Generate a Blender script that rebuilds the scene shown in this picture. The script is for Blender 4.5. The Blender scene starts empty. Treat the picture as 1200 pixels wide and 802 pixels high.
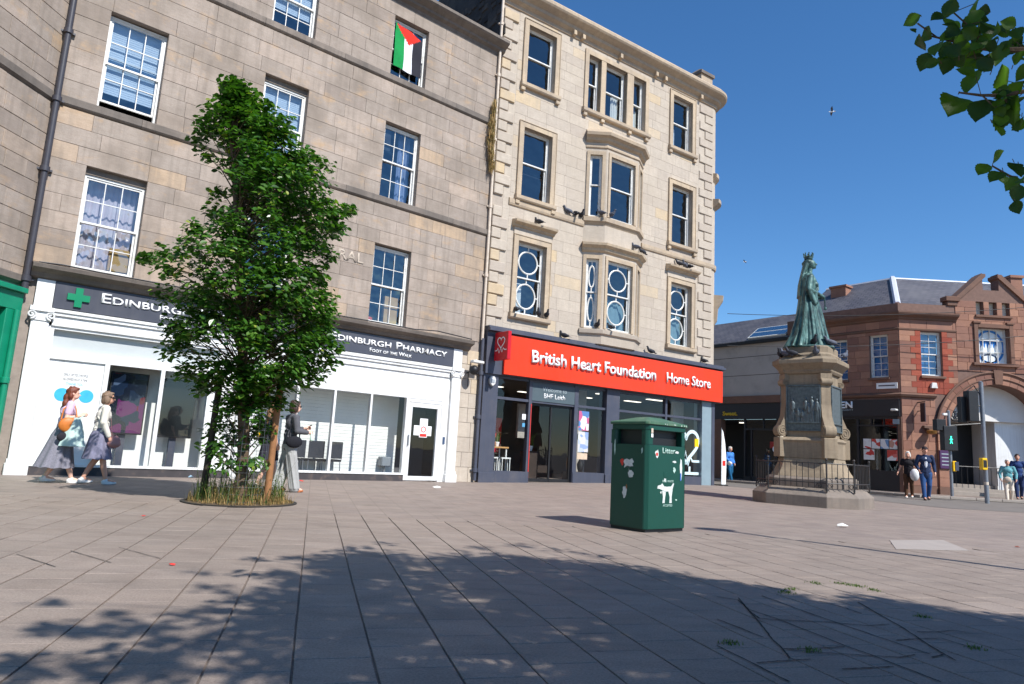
import bpy, bmesh, math, random
from math import sin, cos, pi, radians, sqrt, atan2, hypot
from mathutils import Vector, Matrix, noise as mnoise

# ------------------------------------------------------------------ camera, sky, sun, exposure
SC = bpy.context.scene
COL = SC.collection
CAM_H = 0.95
PITCH, ROLL = radians(9.1), radians(3.17)
cd = bpy.data.cameras.new('camera'); cam = bpy.data.objects.new('camera', cd); COL.objects.link(cam)
cd.sensor_width = 36.0; cd.lens = 24.0; cd.clip_end = 2000; cd.clip_start = 0.05
_f = Vector((0, cos(PITCH), sin(PITCH))); _u = Vector((0, -sin(PITCH), cos(PITCH))); _r = Vector((1, 0, 0))
_rt = _r * cos(ROLL) + _u * sin(ROLL); _up = -_r * sin(ROLL) + _u * cos(ROLL)
mw = Matrix((_rt, _up, -_f)).transposed().to_4x4(); mw.translation = (0, 0, CAM_H)
cam.matrix_world = mw
SC.camera = cam
SUN_EL, SUN_AZ = radians(47), radians(-45)
SUN = Vector((cos(SUN_EL) * cos(SUN_AZ), cos(SUN_EL) * sin(SUN_AZ), sin(SUN_EL)))
W = bpy.data.worlds.new('World'); SC.world = W; W.use_nodes = True
wn = W.node_tree; wn.nodes.clear()
sky = wn.nodes.new('ShaderNodeTexSky'); sky.sky_type = 'NISHITA'; sky.sun_disc = False
sky.sun_elevation = SUN_EL; sky.sun_rotation = atan2(SUN.x, SUN.y)
sky.air_density = 1.0; sky.dust_density = 0.0; sky.ozone_density = 6.0; sky.altitude = 50
bg = wn.nodes.new('ShaderNodeBackground'); bg.inputs[1].default_value = 0.108
wo = wn.nodes.new('ShaderNodeOutputWorld')
hsv = wn.nodes.new('ShaderNodeHueSaturation'); hsv.inputs['Saturation'].default_value = 1.16
wn.links.new(sky.outputs[0], hsv.inputs['Color']); wn.links.new(hsv.outputs[0], bg.inputs[0]); wn.links.new(bg.outputs[0], wo.inputs[0])
sl = bpy.data.lights.new('sun', 'SUN'); sl.energy = 4.2; sl.angle = radians(0.53); sl.color = (1.0, 0.975, 0.935)
so = bpy.data.objects.new('sun', sl); COL.objects.link(so)
so.rotation_euler = SUN.to_track_quat('Z', 'Y').to_euler(); so.location = (8, -6, 30)
SC.view_settings.view_transform = 'Standard'; SC.view_settings.look = 'None'
SC.view_settings.exposure = 0.58; SC.view_settings.gamma = 1.0; SC.view_settings.use_curve_mapping = False
SC.render.engine = 'CYCLES'
SC.cycles.max_bounces = 6; SC.cycles.transparent_max_bounces = 16; SC.cycles.use_denoising = True
SC.cycles.caustics_reflective = False; SC.cycles.caustics_refractive = False; SC.cycles.sample_clamp_indirect = 6

def proj(p):
    v = Vector(p) - Vector((0, 0, CAM_H)); d = v.dot(_f)
    if d <= 0.01: return None
    return 600 + 800 * v.dot(_rt) / d, 401 - 800 * v.dot(_up) / d

# ------------------------------------------------------------------ materials
def S(r, g, b):
    f = lambda c: (c / 255 / 12.92) if c / 255 <= 0.04045 else ((c / 255 + 0.055) / 1.055) ** 2.4
    return (f(r), f(g), f(b), 1)
MATS = {}
class NT:
    def __init__(s, name):
        m = bpy.data.materials.new(name); m.use_nodes = True; s.m = m; s.t = m.node_tree; s.t.nodes.clear()
        s.out = s.n('ShaderNodeOutputMaterial'); MATS[name] = m
    def n(s, ty, **kw):
        x = s.t.nodes.new(ty)
        for k, v in kw.items(): setattr(x, k, v)
        return x
    def l(s, a, b): s.t.links.new(a, b)
    def coord(s, scale=(1, 1, 1), rot=0.0, kind='Object'):
        tc = s.n('ShaderNodeTexCoord'); mp = s.n('ShaderNodeMapping'); mp.inputs['Scale'].default_value = scale
        mp.inputs['Rotation'].default_value = (0, 0, rot); s.l(tc.outputs[kind], mp.inputs[0]); return mp.outputs[0]
    def noise(s, vec, scale, detail=4, rough=0.55):
        x = s.n('ShaderNodeTexNoise'); x.inputs['Scale'].default_value = scale; x.inputs['Detail'].default_value = detail
        x.inputs['Roughness'].default_value = rough; s.l(vec, x.inputs['Vector']); return x.outputs['Fac']
    def ramp(s, fac, stops, interp='LINEAR'):
        x = s.n('ShaderNodeValToRGB'); cr = x.color_ramp; cr.interpolation = interp
        while len(cr.elements) < len(stops): cr.elements.new(0.5)
        for e, (p, c) in zip(cr.elements, stops): e.position = p; e.color = c if len(c) == 4 else (*c, 1)
        s.l(fac, x.inputs[0]); return x.outputs[0]
    def mix(s, fac, a, b, mode='MIX'):
        x = s.n('ShaderNodeMixRGB', blend_type=mode)
        for sock, v in ((x.inputs[0], fac), (x.inputs[1], a), (x.inputs[2], b)):
            if hasattr(v, 'is_linked'): s.l(v, sock)
            elif isinstance(v, (int, float)): sock.default_value = v if sock == x.inputs[0] else (v, v, v, 1)
            else: sock.default_value = v if len(v) == 4 else (*v, 1)
        return x.outputs[0]
    def math(s, op, a, b=0.0):
        x = s.n('ShaderNodeMath', operation=op)
        for sock, v in ((x.inputs[0], a), (x.inputs[1], b)):
            if hasattr(v, 'is_linked'): s.l(v, sock)
            else: sock.default_value = v
        return x.outputs[0]
    def attr(s, name):
        x = s.n('ShaderNodeAttribute', attribute_name=name); return x.outputs['Fac']
    def bump(s, h, strength, dist=0.01):
        x = s.n('ShaderNodeBump'); x.inputs['Strength'].default_value = strength; x.inputs['Distance'].default_value = dist
        s.l(h, x.inputs['Height']); return x.outputs[0]
    def pbr(s, color, rough=0.6, metal=0.0, normal=None, spec=0.5):
        p = s.n('ShaderNodeBsdfPrincipled')
        for k, v in (('Base Color', color), ('Roughness', rough), ('Metallic', metal), ('Specular IOR Level', spec)):
            if hasattr(v, 'is_linked'): s.l(v, p.inputs[k])
            else: p.inputs[k].default_value = v if not isinstance(v, tuple) or len(v) == 4 else (*v, 1)
        if normal is not None: s.l(normal, p.inputs['Normal'])
        s.l(p.outputs[0], s.out.inputs[0]); return p

def plain(name, col, rough=0.55, var=0.12, scale=6, bump=0.0, metal=0.0, spec=0.5, dirt=None, dscale=2.5, streak=None):
    """painted / woven / plastic surface with mottling, optional dirt colour and fine relief"""
    t = NT(name); v = t.coord()
    n1 = t.noise(v, scale, 5); n2 = t.noise(v, scale * 9, 3)
    a = tuple(min(1, c * (1 + var)) for c in col[:3]); b = tuple(c * (1 - var) for c in col[:3])
    c = t.mix(t.ramp(n1, [(0.3, (0, 0, 0)), (0.7, (1, 1, 1))]), b, a)
    if dirt is not None:
        d = t.noise(v, dscale, 6, 0.65)
        c = t.mix(t.ramp(d, [(0.52, (0, 0, 0)), (0.75, (0.75, 0.75, 0.75))]), c, dirt)
    if streak is not None:
        sn = t.noise(t.coord((9, 9, 0.5)), 1.4, 6, 0.65)
        c = t.mix(t.ramp(sn, [(0.50, (0, 0, 0)), (0.78, (0.5, 0.5, 0.5))]), c, streak)
    nm = t.bump(n2, bump, 0.004) if bump else None
    r = t.math('ADD', t.math('MULTIPLY', n1, 0.2), rough - 0.1)
    t.pbr(c, r, metal, nm, spec); return t.m

def stone_mat(name, stops, stain=None, stain_amt=0.5, streak=None, bump=0.35, rough=0.9, scale=1.0, patch=None):
    """ashlar: per-stone tone attribute picks the colour, large stains and fine grain over it"""
    t = NT(name); v = t.coord()
    tone = t.attr('tone')
    base = t.ramp(tone, stops)
    big = t.noise(v, 0.8 * scale, 6, 0.6); mid = t.noise(v, 5 * scale, 6, 0.6); fine = t.noise(v, 60 * scale, 4, 0.7)
    bed = t.noise(t.coord((3, 3, 22)), 1.6 * scale, 4, 0.6)
    c = t.mix(t.ramp(mid, [(0.3, (0.2, 0.2, 0.2)), (0.75, (0, 0, 0))]), base, (0.30, 0.25, 0.2, 1), 'MULTIPLY')
    c = t.mix(t.ramp(bed, [(0.45, (0, 0, 0)), (0.8, (0.35, 0.35, 0.35))]), c, (0.6, 0.52, 0.45, 1), 'MULTIPLY')
    c = t.mix(t.ramp(fine, [(0.3, (0.35, 0.35, 0.35)), (0.7, (0, 0, 0))]), c, (0.45, 0.42, 0.4, 1), 'MULTIPLY')
    if stain is not None:
        c = t.mix(t.ramp(big, [(0.44, (0, 0, 0)), (0.66, (stain_amt,) * 3)]), c, stain)
    if patch is not None:
        pn = t.noise(t.coord((1, 1, 1.6)), 1.3, 6, 0.7)
        c = t.mix(t.ramp(pn, [(0.55, (0, 0, 0)), (0.70, (0.65, 0.65, 0.65))]), c, patch)
    if streak is not None:
        st = t.noise(t.coord((5, 5, 0.35)), 1.5, 5, 0.6)
        c = t.mix(t.ramp(st, [(0.48, (0, 0, 0)), (0.76, (0.6, 0.6, 0.6))]), c, streak)
    h = t.math('ADD', t.math('MULTIPLY', mid, 0.8), t.math('MULTIPLY', fine, 0.35))
    t.pbr(c, rough, 0, t.bump(h, bump, 0.02), 0.25); return t.m

def glass_mat(name, tint=(0.8, 0.86, 0.88), boost=0.08, wob=0.05, rough=0.01):
    t = NT(name)
    nm = t.bump(t.noise(t.coord(), 1.7, 2), wob, 0.1)
    lw = t.n('ShaderNodeLayerWeight'); lw.inputs['Blend'].default_value = 0.5; t.l(nm, lw.inputs['Normal'])
    fac = t.math('MINIMUM', t.math('ADD', t.math('MULTIPLY', t.math('POWER', lw.outputs['Facing'], 4.0), 0.9), 0.05 + boost), 1.0)
    tr = t.n('ShaderNodeBsdfTransparent'); tr.inputs[0].default_value = (*tint, 1)
    gl = t.n('ShaderNodeBsdfGlossy'); gl.inputs['Roughness'].default_value = rough; t.l(nm, gl.inputs['Normal'])
    mx = t.n('ShaderNodeMixShader'); t.l(fac, mx.inputs[0]); t.l(tr.outputs[0], mx.inputs[1]); t.l(gl.outputs[0], mx.inputs[2])
    t.l(mx.outputs[0], t.out.inputs[0]); return t.m

def emit_mat(name, col, strength):
    t = NT(name); e = t.n('ShaderNodeEmission'); e.inputs[0].default_value = col; e.inputs[1].default_value = strength
    t.l(e.outputs[0], t.out.inputs[0]); return t.m

def leaf_mat(name, stops, trans=0.35, gloss=0.45):
    t = NT(name); tone = t.attr('tone')
    c = t.ramp(tone, stops)
    p = t.n('ShaderNodeBsdfPrincipled'); t.l(c, p.inputs['Base Color']); p.inputs['Roughness'].default_value = gloss
    p.inputs['Specular IOR Level'].default_value = 0.4
    tr = t.n('ShaderNodeBsdfTranslucent'); t.l(t.mix(1.0, c, (1.3, 1.5, 0.5, 1), 'MULTIPLY'), tr.inputs[0])
    mx = t.n('ShaderNodeMixShader'); mx.inputs[0].default_value = trans
    t.l(p.outputs[0], mx.inputs[1]); t.l(tr.outputs[0], mx.inputs[2]); t.l(mx.outputs[0], t.out.inputs[0]); return t.m

M_GREYSTONE = stone_mat('grey_sandstone', [(0.0, S(164, 150, 139)), (0.3, S(177, 164, 152)), (0.6, S(186, 171, 158)), (0.85, S(192, 174, 158)), (1.0, S(198, 173, 145))],
                        stain=S(132, 120, 108), stain_amt=0.8, streak=S(128, 117, 107), bump=0.5, patch=S(186, 154, 118))
M_GREYTRIM = stone_mat('grey_trim_stone', [(0, S(126, 118, 111)), (1, S(155, 143, 132))], stain=S(95, 88, 82), stain_amt=0.7, streak=S(90, 85, 80), bump=0.35)
M_CREAM = stone_mat('cream_sandstone', [(0.0, S(193, 180, 166)), (0.4, S(203, 191, 175)), (0.75, S(209, 196, 179)), (1.0, S(216, 193, 157))],
                    stain=S(173, 160, 143), stain_amt=0.45, streak=S(169, 158, 145), bump=0.22)
M_CREAMTRIM = stone_mat('cream_trim_stone', [(0, S(188, 170, 148)), (1, S(223, 202, 171))], stain=S(153, 139, 124), stain_amt=0.6, streak=S(146, 134, 122), bump=0.25)
M_RUBBLE = stone_mat('sooty_rubble', [(0, S(56, 54, 54)), (0.6, S(82, 78, 74)), (1, S(102, 94, 86))], stain=S(46, 45, 46), stain_amt=0.7, bump=1.0, scale=2.5)
M_RED = stone_mat('red_sandstone', [(0, S(142, 102, 88)), (0.5, S(168, 125, 105)), (1, S(189, 142, 117))], stain=S(127, 96, 88), stain_amt=0.5, bump=0.3)
M_REDTRIM = stone_mat('red_trim_stone', [(0, S(118, 89, 76)), (1, S(148, 113, 96))], stain=S(95, 81, 74), stain_amt=0.6, bump=0.3)
M_BRICKRED = stone_mat('red_brick', [(0, S(160, 81, 66)), (1, S(180, 98, 77))], stain=S(135, 75, 62), stain_amt=0.4, bump=0.3)
M_PEDESTAL = stone_mat('pedestal_stone', [(0, S(148, 133, 113)), (1, S(175, 158, 134))], stain=S(111, 100, 85), stain_amt=0.65, streak=S(103, 94, 81), bump=0.3)
M_PEDBASE = stone_mat('pedestal_granite', [(0, S(145, 133, 122)), (1, S(160, 147, 135))], stain=S(111, 103, 96), stain_amt=0.6, streak=S(103, 97, 90), bump=0.25)
M_MORTAR = plain('mortar', S(149, 137, 127), 0.95, 0.15, 8, 0.3)
M_REDMORTAR = plain('red_mortar', S(122, 96, 85), 0.95, 0.15, 8, 0.3)
M_CREAMMORTAR = plain('cream_mortar', S(171, 158, 144), 0.95, 0.12, 8, 0.3)
M_RENDER = plain('grey_render', S(178, 168, 160), 0.9, 0.06, 1.2, 0.3, dirt=S(140, 132, 126), dscale=0.8)
M_WHITE = plain('white_paint', S(228, 228, 226), 0.45, 0.03, 3, 0.05, dirt=S(196, 192, 184), dscale=1.5, streak=S(188, 182, 170))
M_WINWHITE = plain('window_white_paint', S(222, 221, 216), 0.45, 0.05, 9, 0.1, dirt=S(186, 178, 166), dscale=4)
M_SHUTTER = plain('white_shutter', S(236, 235, 230), 0.55, 0.03, 4)
M_SLATEBLUE = plain('slate_blue_paint', S(68, 72, 86), 0.5, 0.06, 4, 0.08, dirt=S(92, 90, 96), dscale=1.2, streak=S(88, 86, 90))
M_PALEBLUE = plain('pale_grey_blue_paint', S(132, 150, 158), 0.5, 0.06, 4)
M_SIGNGREY = plain('charcoal_sign', S(70, 72, 82), 0.4, 0.05, 3, dirt=S(84, 84, 90), dscale=2, streak=S(86, 86, 90))
M_BHFRED = plain('orange_red_acrylic', S(244, 58, 12), 0.38, 0.04, 2, dirt=S(230, 58, 30), dscale=1.1, streak=S(226, 66, 40))
M_DARKRED = plain('crimson_acrylic', S(196, 14, 30), 0.35, 0.03, 2)
M_LETTER = plain('white_letter', S(240, 240, 238), 0.4, 0.01, 3)
M_GREYLETTER = plain('faded_letter', S(160, 172, 176), 0.5, 0.05, 20)
M_GHOST = plain('faded_wall_paint', S(178, 164, 148), 0.95, 0.12, 14)
M_CROSS = plain('green_acrylic', S(20, 132, 92), 0.35, 0.03, 3)
M_GREENSHOP = plain('green_shop_paint', S(10, 134, 100), 0.45, 0.05, 3, 0.08, dirt=S(8, 110, 84), dscale=1.4)
M_BIN = plain('dark_green_enamel', S(2, 66, 53), 0.45, 0.06, 3, 0.05, dirt=S(7, 59, 43), dscale=3)
M_BINLID = plain('weathered_green_lid', S(62, 100, 76), 0.5, 0.16, 6, 0.1, dirt=S(112, 126, 104), dscale=5)
M_BLACK = plain('black_paint', S(26, 26, 28), 0.5, 0.1, 6)
M_DARK = plain('dark_interior', S(52, 50, 52), 0.9, 0.1, 2)
M_ROOM = plain('room_wall', S(96, 96, 100), 0.9, 0.08, 1)
M_SHOPROOM = plain('shop_room_wall', S(84, 78, 74), 0.9, 0.1, 1)
M_IRON = plain('wrought_iron', S(44, 42, 42), 0.55, 0.2, 12, 0.2, dirt=S(86, 64, 50), dscale=9)
M_PIPE = plain('dark_pipe_paint', S(62, 60, 66), 0.45, 0.1, 5)
M_PALEPIPE = plain('pale_pipe_paint', S(206, 190, 172), 0.6, 0.1, 8, dirt=S(160, 136, 112), dscale=6)
M_GALV = plain('galvanised_steel', S(132, 136, 142), 0.45, 0.12, 12, 0.1, metal=0.4)
M_YELLOW = plain('yellow_plastic', S(250, 196, 10), 0.4, 0.04, 5)
M_SLATE = None
M_LEAD = plain('lead_flashing', S(196, 198, 206), 0.5, 0.08, 6)
M_GLASS = glass_mat('window_glass', boost=0.13, wob=0.25)
M_OLDGLASS = glass_mat('old_wavy_glass', tint=(0.74, 0.82, 0.88), boost=0.15, wob=0.45)
M_SHOPGLASS = glass_mat('shop_glass', tint=(0.94, 0.96, 0.96), boost=0.0, wob=0.02)
M_WOOD = plain('pale_wood', S(190, 142, 86), 0.6, 0.15, 7, 0.1)
M_CURTAIN = plain('pale_pink_curtain', S(226, 206, 206), 0.9, 0.05, 5)
M_BLIND = plain('pale_blind', S(206, 214, 222), 0.7, 0.04, 5)
M_CARD = plain('cardboard', S(214, 168, 106), 0.8, 0.07, 5)
M_BARK = plain('tree_bark', S(96, 78, 60), 0.9, 0.35, 14, 0.9, dirt=S(56, 46, 38), dscale=8)
M_STAKE = plain('wooden_stake', S(150, 104, 66), 0.85, 0.2, 9, 0.5)
M_DARKSTAKE = plain('old_dark_stake', S(58, 48, 40), 0.9, 0.2, 9, 0.5)
M_SOIL = plain('dry_soil', S(96, 80, 60), 0.95, 0.3, 20, 0.8)
M_LEAF = leaf_mat('alder_leaf', [(0, S(36, 70, 26)), (0.5, S(66, 108, 38)), (0.85, S(104, 142, 54)), (1, S(156, 166, 70))], trans=0.36, gloss=0.3)
M_LEAFDARK = leaf_mat('overhanging_leaf', [(0, S(44, 70, 28)), (1, S(82, 116, 40))], trans=0.55)
M_STRAW = leaf_mat('dry_grass_blade', [(0, S(96, 96, 54)), (0.35, S(142, 118, 72)), (0.75, S(172, 138, 88)), (1, S(196, 168, 116))], trans=0.2, gloss=0.7)
M_WEED = leaf_mat('green_weed', [(0, S(52, 84, 34)), (1, S(112, 128, 64))], trans=0.25, gloss=0.6)
M_SKIN = plain('skin', S(214, 160, 134), 0.5, 0.05, 9)
M_SKIN2 = plain('pale_skin', S(226, 180, 158), 0.5, 0.05, 9)
M_EYE = plain('dark_eye', S(28, 22, 20), 0.3, 0.05, 9)
M_LIP = plain('lip', S(176, 96, 90), 0.5, 0.05, 9)
M_PIGEON = plain('pigeon_grey', S(78, 82, 94), 0.7, 0.35, 25)
M_PIGEONDARK = plain('pigeon_dark', S(38, 40, 48), 0.7, 0.3, 25)

def cloth(name, col, var=0.1, scale=12, bump=0.25, rough=0.85): return plain(name, col, rough, var, scale, bump, spec=0.2)

def slate_mat():
    t = NT('roof_slate')
    b = t.n('ShaderNodeTexBrick'); t.l(t.coord((1, 1, 1), 0, 'UV'), b.inputs['Vector'])
    b.inputs['Scale'].default_value = 1.0; b.inputs['Brick Width'].default_value = 0.28; b.inputs['Row Height'].default_value = 0.19
    b.inputs['Mortar Size'].default_value = 0.012; b.inputs['Color1'].default_value = S(74, 74, 82); b.inputs['Color2'].default_value = S(92, 90, 96)
    b.inputs['Mortar'].default_value = S(40, 40, 46); b.inputs['Bias'].default_value = 0.0
    n = t.noise(t.coord(), 1.2, 5)
    c = t.mix(t.ramp(n, [(0.4, (0, 0, 0)), (0.75, (0.5, 0.5, 0.5))]), b.outputs[0], S(104, 102, 104))
    t.pbr(c, 0.6, 0, t.bump(b.outputs[1], -0.4, 0.02), 0.4); return t.m
M_SLATE = slate_mat()

PAVE_ROT = radians(15.5); PX, PY = 0.345, 0.33
def pave_mat(name, slab):
    """granite-grey concrete paving; slab=True for single slabs, else joints come from the brick pattern"""
    t = NT(name)
    v = t.coord((1, 1, 1), 0, 'Object')
    big = t.noise(v, 0.35, 5, 0.6); mid = t.noise(v, 2.2, 5, 0.65); fine = t.noise(v, 75, 4, 0.85); vor = t.n('ShaderNodeTexVoronoi'); vor.inputs['Scale'].default_value = 2.6; t.l(v, vor.inputs['Vector'])
    if slab:
        base = t.ramp(t.attr('tone'), [(0, S(146, 133, 122)), (0.5, S(157, 142, 130)), (1, S(166, 152, 141))])
    else:
        b = t.n('ShaderNodeTexBrick', offset=0.5)
        t.l(t.coord((1, 1, 1), -PAVE_ROT + pi / 2), b.inputs['Vector'])
        b.inputs['Scale'].default_value = 1.0; b.inputs['Brick Width'].default_value = PY; b.inputs['Row Height'].default_value = PX
        b.inputs['Mortar Size'].default_value = 0.006; b.inputs['Mortar Smooth'].default_value = 0.2
        b.inputs['Color1'].default_value = S(151, 137, 128); b.inputs['Color2'].default_value = S(163, 148, 136); b.inputs['Mortar'].default_value = S(131, 118, 108)
        base = b.outputs[0]
    c = t.mix(t.ramp(big, [(0.4, (0, 0, 0)), (0.7, (0.5, 0.5, 0.5))]), base, S(140, 129, 119))
    c = t.mix(t.ramp(mid, [(0.5, (0, 0, 0)), (0.8, (0.55, 0.55, 0.55))]), c, S(131, 116, 105))
    sp = t.noise(v, 3.3, 2); gum = t.ramp(vor.outputs['Distance'], [(0.045, (0.45, 0.45, 0.45)), (0.065, (0, 0, 0))])
    wv = t.noise(t.coord((1.0, 3.0, 1)), 1.6, 6, 0.7)
    c = t.mix(1.0, c, t.ramp(wv, [(0.3, (0.82, 0.82, 0.83)), (0.5, (1, 1, 1)), (0.7, (1.12, 1.11, 1.1))]), 'MULTIPLY')
    c = t.mix(gum, c, S(112, 102, 95))
    c = t.mix(t.ramp(fine, [(0.36, (0.8, 0.8, 0.8)), (0.62, (0, 0, 0))]), c, (0.5, 0.48, 0.48, 1), 'MULTIPLY')
    t.pbr(c, t.ramp(mid, [(0.3, (0.62,) * 3), (0.8, (0.8,) * 3)]), 0, t.bump(fine, 0.25, 0.004), 0.35); return t.m
M_PAVE = pave_mat('plaza_paving', False); M_SLAB = pave_mat('paving_slab', True)
M_ASPHALT = plain('asphalt', S(114, 107, 100), 0.9, 0.1, 3, 0.3, dirt=S(92, 85, 83), dscale=1.5)
M_KERB = plain('kerb_stone', S(150, 140, 130), 0.85, 0.1, 5, 0.3)
M_JOINT = plain('dirt_joint', S(46, 42, 38), 0.95, 0.3, 12, 0.4)
M_IRONCOVER = plain('concrete_cover', S(158, 148, 140), 0.85, 0.06, 5, 0.3)

def bronze_mat():
    t = NT('verdigris_bronze'); v = t.coord((4, 4, 0.9)); u = t.coord()
    st = t.noise(v, 1.8, 6, 0.65); md = t.noise(u, 7, 5, 0.6)
    geo = t.n('ShaderNodeNewGeometry')
    c = t.ramp(st, [(0.25, S(27, 36, 37)), (0.42, S(54, 81, 78)), (0.55, S(85, 121, 115)), (0.75, S(122, 151, 141))])
    c = t.mix(t.ramp(md, [(0.45, (0, 0, 0)), (0.7, (0.6, 0.6, 0.6))]), c, S(35, 39, 39))
    t.pbr(c, 0.5, 0.25, t.bump(md, 0.3, 0.02), 0.5); return t.m
M_BRONZE = bronze_mat()
M_RELIEF = plain('dark_bronze_relief', S(92, 102, 104), 0.45, 0.35, 14, 0.3, metal=0.3)

# ------------------------------------------------------------------ mesh helpers
class MB:
    def __init__(s): s.v = []; s.f = []; s.t = []; s.uv = {}
    def add(s, vs, fs, tone=0.5):
        o = len(s.v); s.v += [tuple(p) for p in vs]; s.t += [tone] * len(vs); s.f += [tuple(i + o for i in f) for f in fs]; return s
    def box(s, x0, x1, y0, y1, z0, z1, tone=0.5, M=None):
        vs = [(x, y, z) for z in (z0, z1) for y in (y0, y1) for x in (x0, x1)]
        if M is not None: vs = [M @ Vector(p) for p in vs]
        return s.add(vs, [(0, 2, 3, 1), (4, 5, 7, 6), (0, 1, 5, 4), (2, 6, 7, 3), (0, 4, 6, 2), (1, 3, 7, 5)], tone)
    def quad(s, a, b, c, d, tone=0.5): return s.add([a, b, c, d], [(0, 1, 2, 3)], tone)
    def prism(s, pts, y0, y1, tone=0.5):
        """xz polygon (counter-clockwise seen from -y) extruded along y"""
        n = len(pts); vs = [(x, y0, z) for x, z in pts] + [(x, y1, z) for x, z in pts]
        fs = [tuple(range(n)), tuple(range(2 * n - 1, n - 1, -1))] + [(i, i + n, (i + 1) % n + n, (i + 1) % n) for i in range(n)]
        return s.add(vs, fs, tone)
    def zprism(s, pts, z0, z1, tone=0.5, pts1=None):
        n = len(pts); p1 = pts1 or pts; vs = [(x, y, z0) for x, y in pts] + [(x, y, z1) for x, y in p1]
        fs = [tuple(range(n - 1, -1, -1)), tuple(range(n, 2 * n))] + [(i, (i + 1) % n, (i + 1) % n + n, i + n) for i in range(n)]
        return s.add(vs, fs, tone)
    def tube(s, path, r, n=8, tone=0.5, caps=True):
        P = [Vector(p) for p in path]; R = r if isinstance(r, (list, tuple)) else [r] * len(P); vs = []; prev = None
        for i, p in enumerate(P):
            d = (P[min(i + 1, len(P) - 1)] - P[max(i - 1, 0)]); d = d.normalized() if d.length > 1e-9 else Vector((0, 0, 1))
            if prev is None:
                a = Vector((0, 0, 1)) if abs(d.z) < 0.9 else Vector((1, 0, 0)); x = d.cross(a).normalized()
            else:
                x = prev - d * prev.dot(d); x = x.normalized() if x.length > 1e-6 else d.orthogonal().normalized()
            prev = x; y = d.cross(x)
            vs += [p + (x * cos(2 * pi * k / n) + y * sin(2 * pi * k / n)) * R[i] for k in range(n)]
        fs = []
        for i in range(len(P) - 1):
            for k in range(n): fs.append((i * n + k, i * n + (k + 1) % n, (i + 1) * n + (k + 1) % n, (i + 1) * n + k))
        if caps: fs += [tuple(range(n - 1, -1, -1)), tuple(range((len(P) - 1) * n, len(P) * n))]
        return s.add(vs, fs, tone)
    def lathe(s, prof, c=(0, 0, 0), n=16, tone=0.5, fn=None, sx=1.0, sy=1.0, caps=True, a0=0.0):
        vs = []
        for r, z in prof:
            for k in range(n):
                a = a0 + 2 * pi * k / n; rr = r * (fn(a, z) if fn else 1)
                vs.append((c[0] + rr * cos(a) * sx, c[1] + rr * sin(a) * sy, c[2] + z))
        fs = []; m = len(prof)
        for i in range(m - 1):
            for k in range(n): fs.append((i * n + k, i * n + (k + 1) % n, (i + 1) * n + (k + 1) % n, (i + 1) * n + k))
        if caps: fs += [tuple(range(n - 1, -1, -1)), tuple(range((m - 1) * n, m * n))]
        return s.add(vs, fs, tone)
    def ell(s, c, r, n=12, m=8, tone=0.5, M=None):
        vs = []; fs = []
        for i in range(1, m):
            th = pi * i / m
            for k in range(n):
                a = 2 * pi * k / n; p = Vector((r[0] * sin(th) * cos(a), r[1] * sin(th) * sin(a), -r[2] * cos(th)))
                if M is not None: p = M @ p
                vs.append(Vector(c) + p)
        for i in range(m - 2):
            for k in range(n): fs.append((i * n + k, i * n + (k + 1) % n, (i + 1) * n + (k + 1) % n, (i + 1) * n + k))
        b = Vector((0, 0, -r[2])); t = Vector((0, 0, r[2]))
        if M is not None: b = M @ b; t = M @ t
        vs += [Vector(c) + b, Vector(c) + t]; B = len(vs) - 2
        for k in range(n): fs.append((B, (k + 1) % n, k)); fs.append((B + 1, (m - 2) * n + k, (m - 2) * n + (k + 1) % n))
        return s.add(vs, fs, tone)
    def cap(s, p0, r0, p1, r1, n=10):
        P0, P1 = Vector(p0), Vector(p1); d = P1 - P0
        s.ell(P0, (r0, r0, r0), n, 6); s.ell(P1, (r1, r1, r1), n, 6)
        if d.length > 1e-5: s.tube([P0, P1], [r0, r1], n)
        return s
    def stone(s, x0, x1, z0, z1, proud, c=0.006, y=0.0, tone=0.5):
        """one dressed stone: sides, chamfered arrises, face (no back)"""
        a = [(x0, y, z0), (x1, y, z0), (x1, y, z1), (x0, y, z1)]
        b = [(p[0], y - proud + c, p[2]) for p in a]
        d = [(x0 + c, y - proud, z0 + c), (x1 - c, y - proud, z0 + c), (x1 - c, y - proud, z1 - c), (x0 + c, y - proud, z1 - c)]
        fs = [(i, (i + 1) % 4, (i + 1) % 4 + 4, i + 4) for i in range(4)] + [(i + 4, (i + 1) % 4 + 4, (i + 1) % 4 + 8, i + 8) for i in range(4)] + [(8, 9, 10, 11)]
        return s.add(a + b + d, fs, tone)
    def mesh(s, name, mats, smooth=None, bevel=0, seg=1):
        me = bpy.data.meshes.new(name); me.from_pydata(s.v, [], s.f)
        at = me.attributes.new('tone', 'FLOAT', 'POINT'); at.data.foreach_set('value', s.t)
        if bevel:
            bm = bmesh.new(); bm.from_mesh(me)
            es = [e for e in bm.edges if len(e.link_faces) == 2 and e.calc_face_angle(0) > 0.5]
            bmesh.ops.bevel(bm, geom=es, offset=bevel, segments=seg, affect='EDGES', clamp_overlap=True); bm.to_mesh(me); bm.free()
        if smooth:
            me.polygons.foreach_set('use_smooth', [True] * len(me.polygons)); me.set_sharp_from_angle(angle=radians(smooth))
        for m in (mats if isinstance(mats, (list, tuple)) else [mats]): me.materials.append(m)
        me.update(); return me
    def build(s, name, mat, parent=None, smooth=None, bevel=0, seg=1):
        o = bpy.data.objects.new(name, s.mesh(name, mat, smooth, bevel, seg)); COL.objects.link(o)
        if parent is not None: o.parent = parent
        return o

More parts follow.
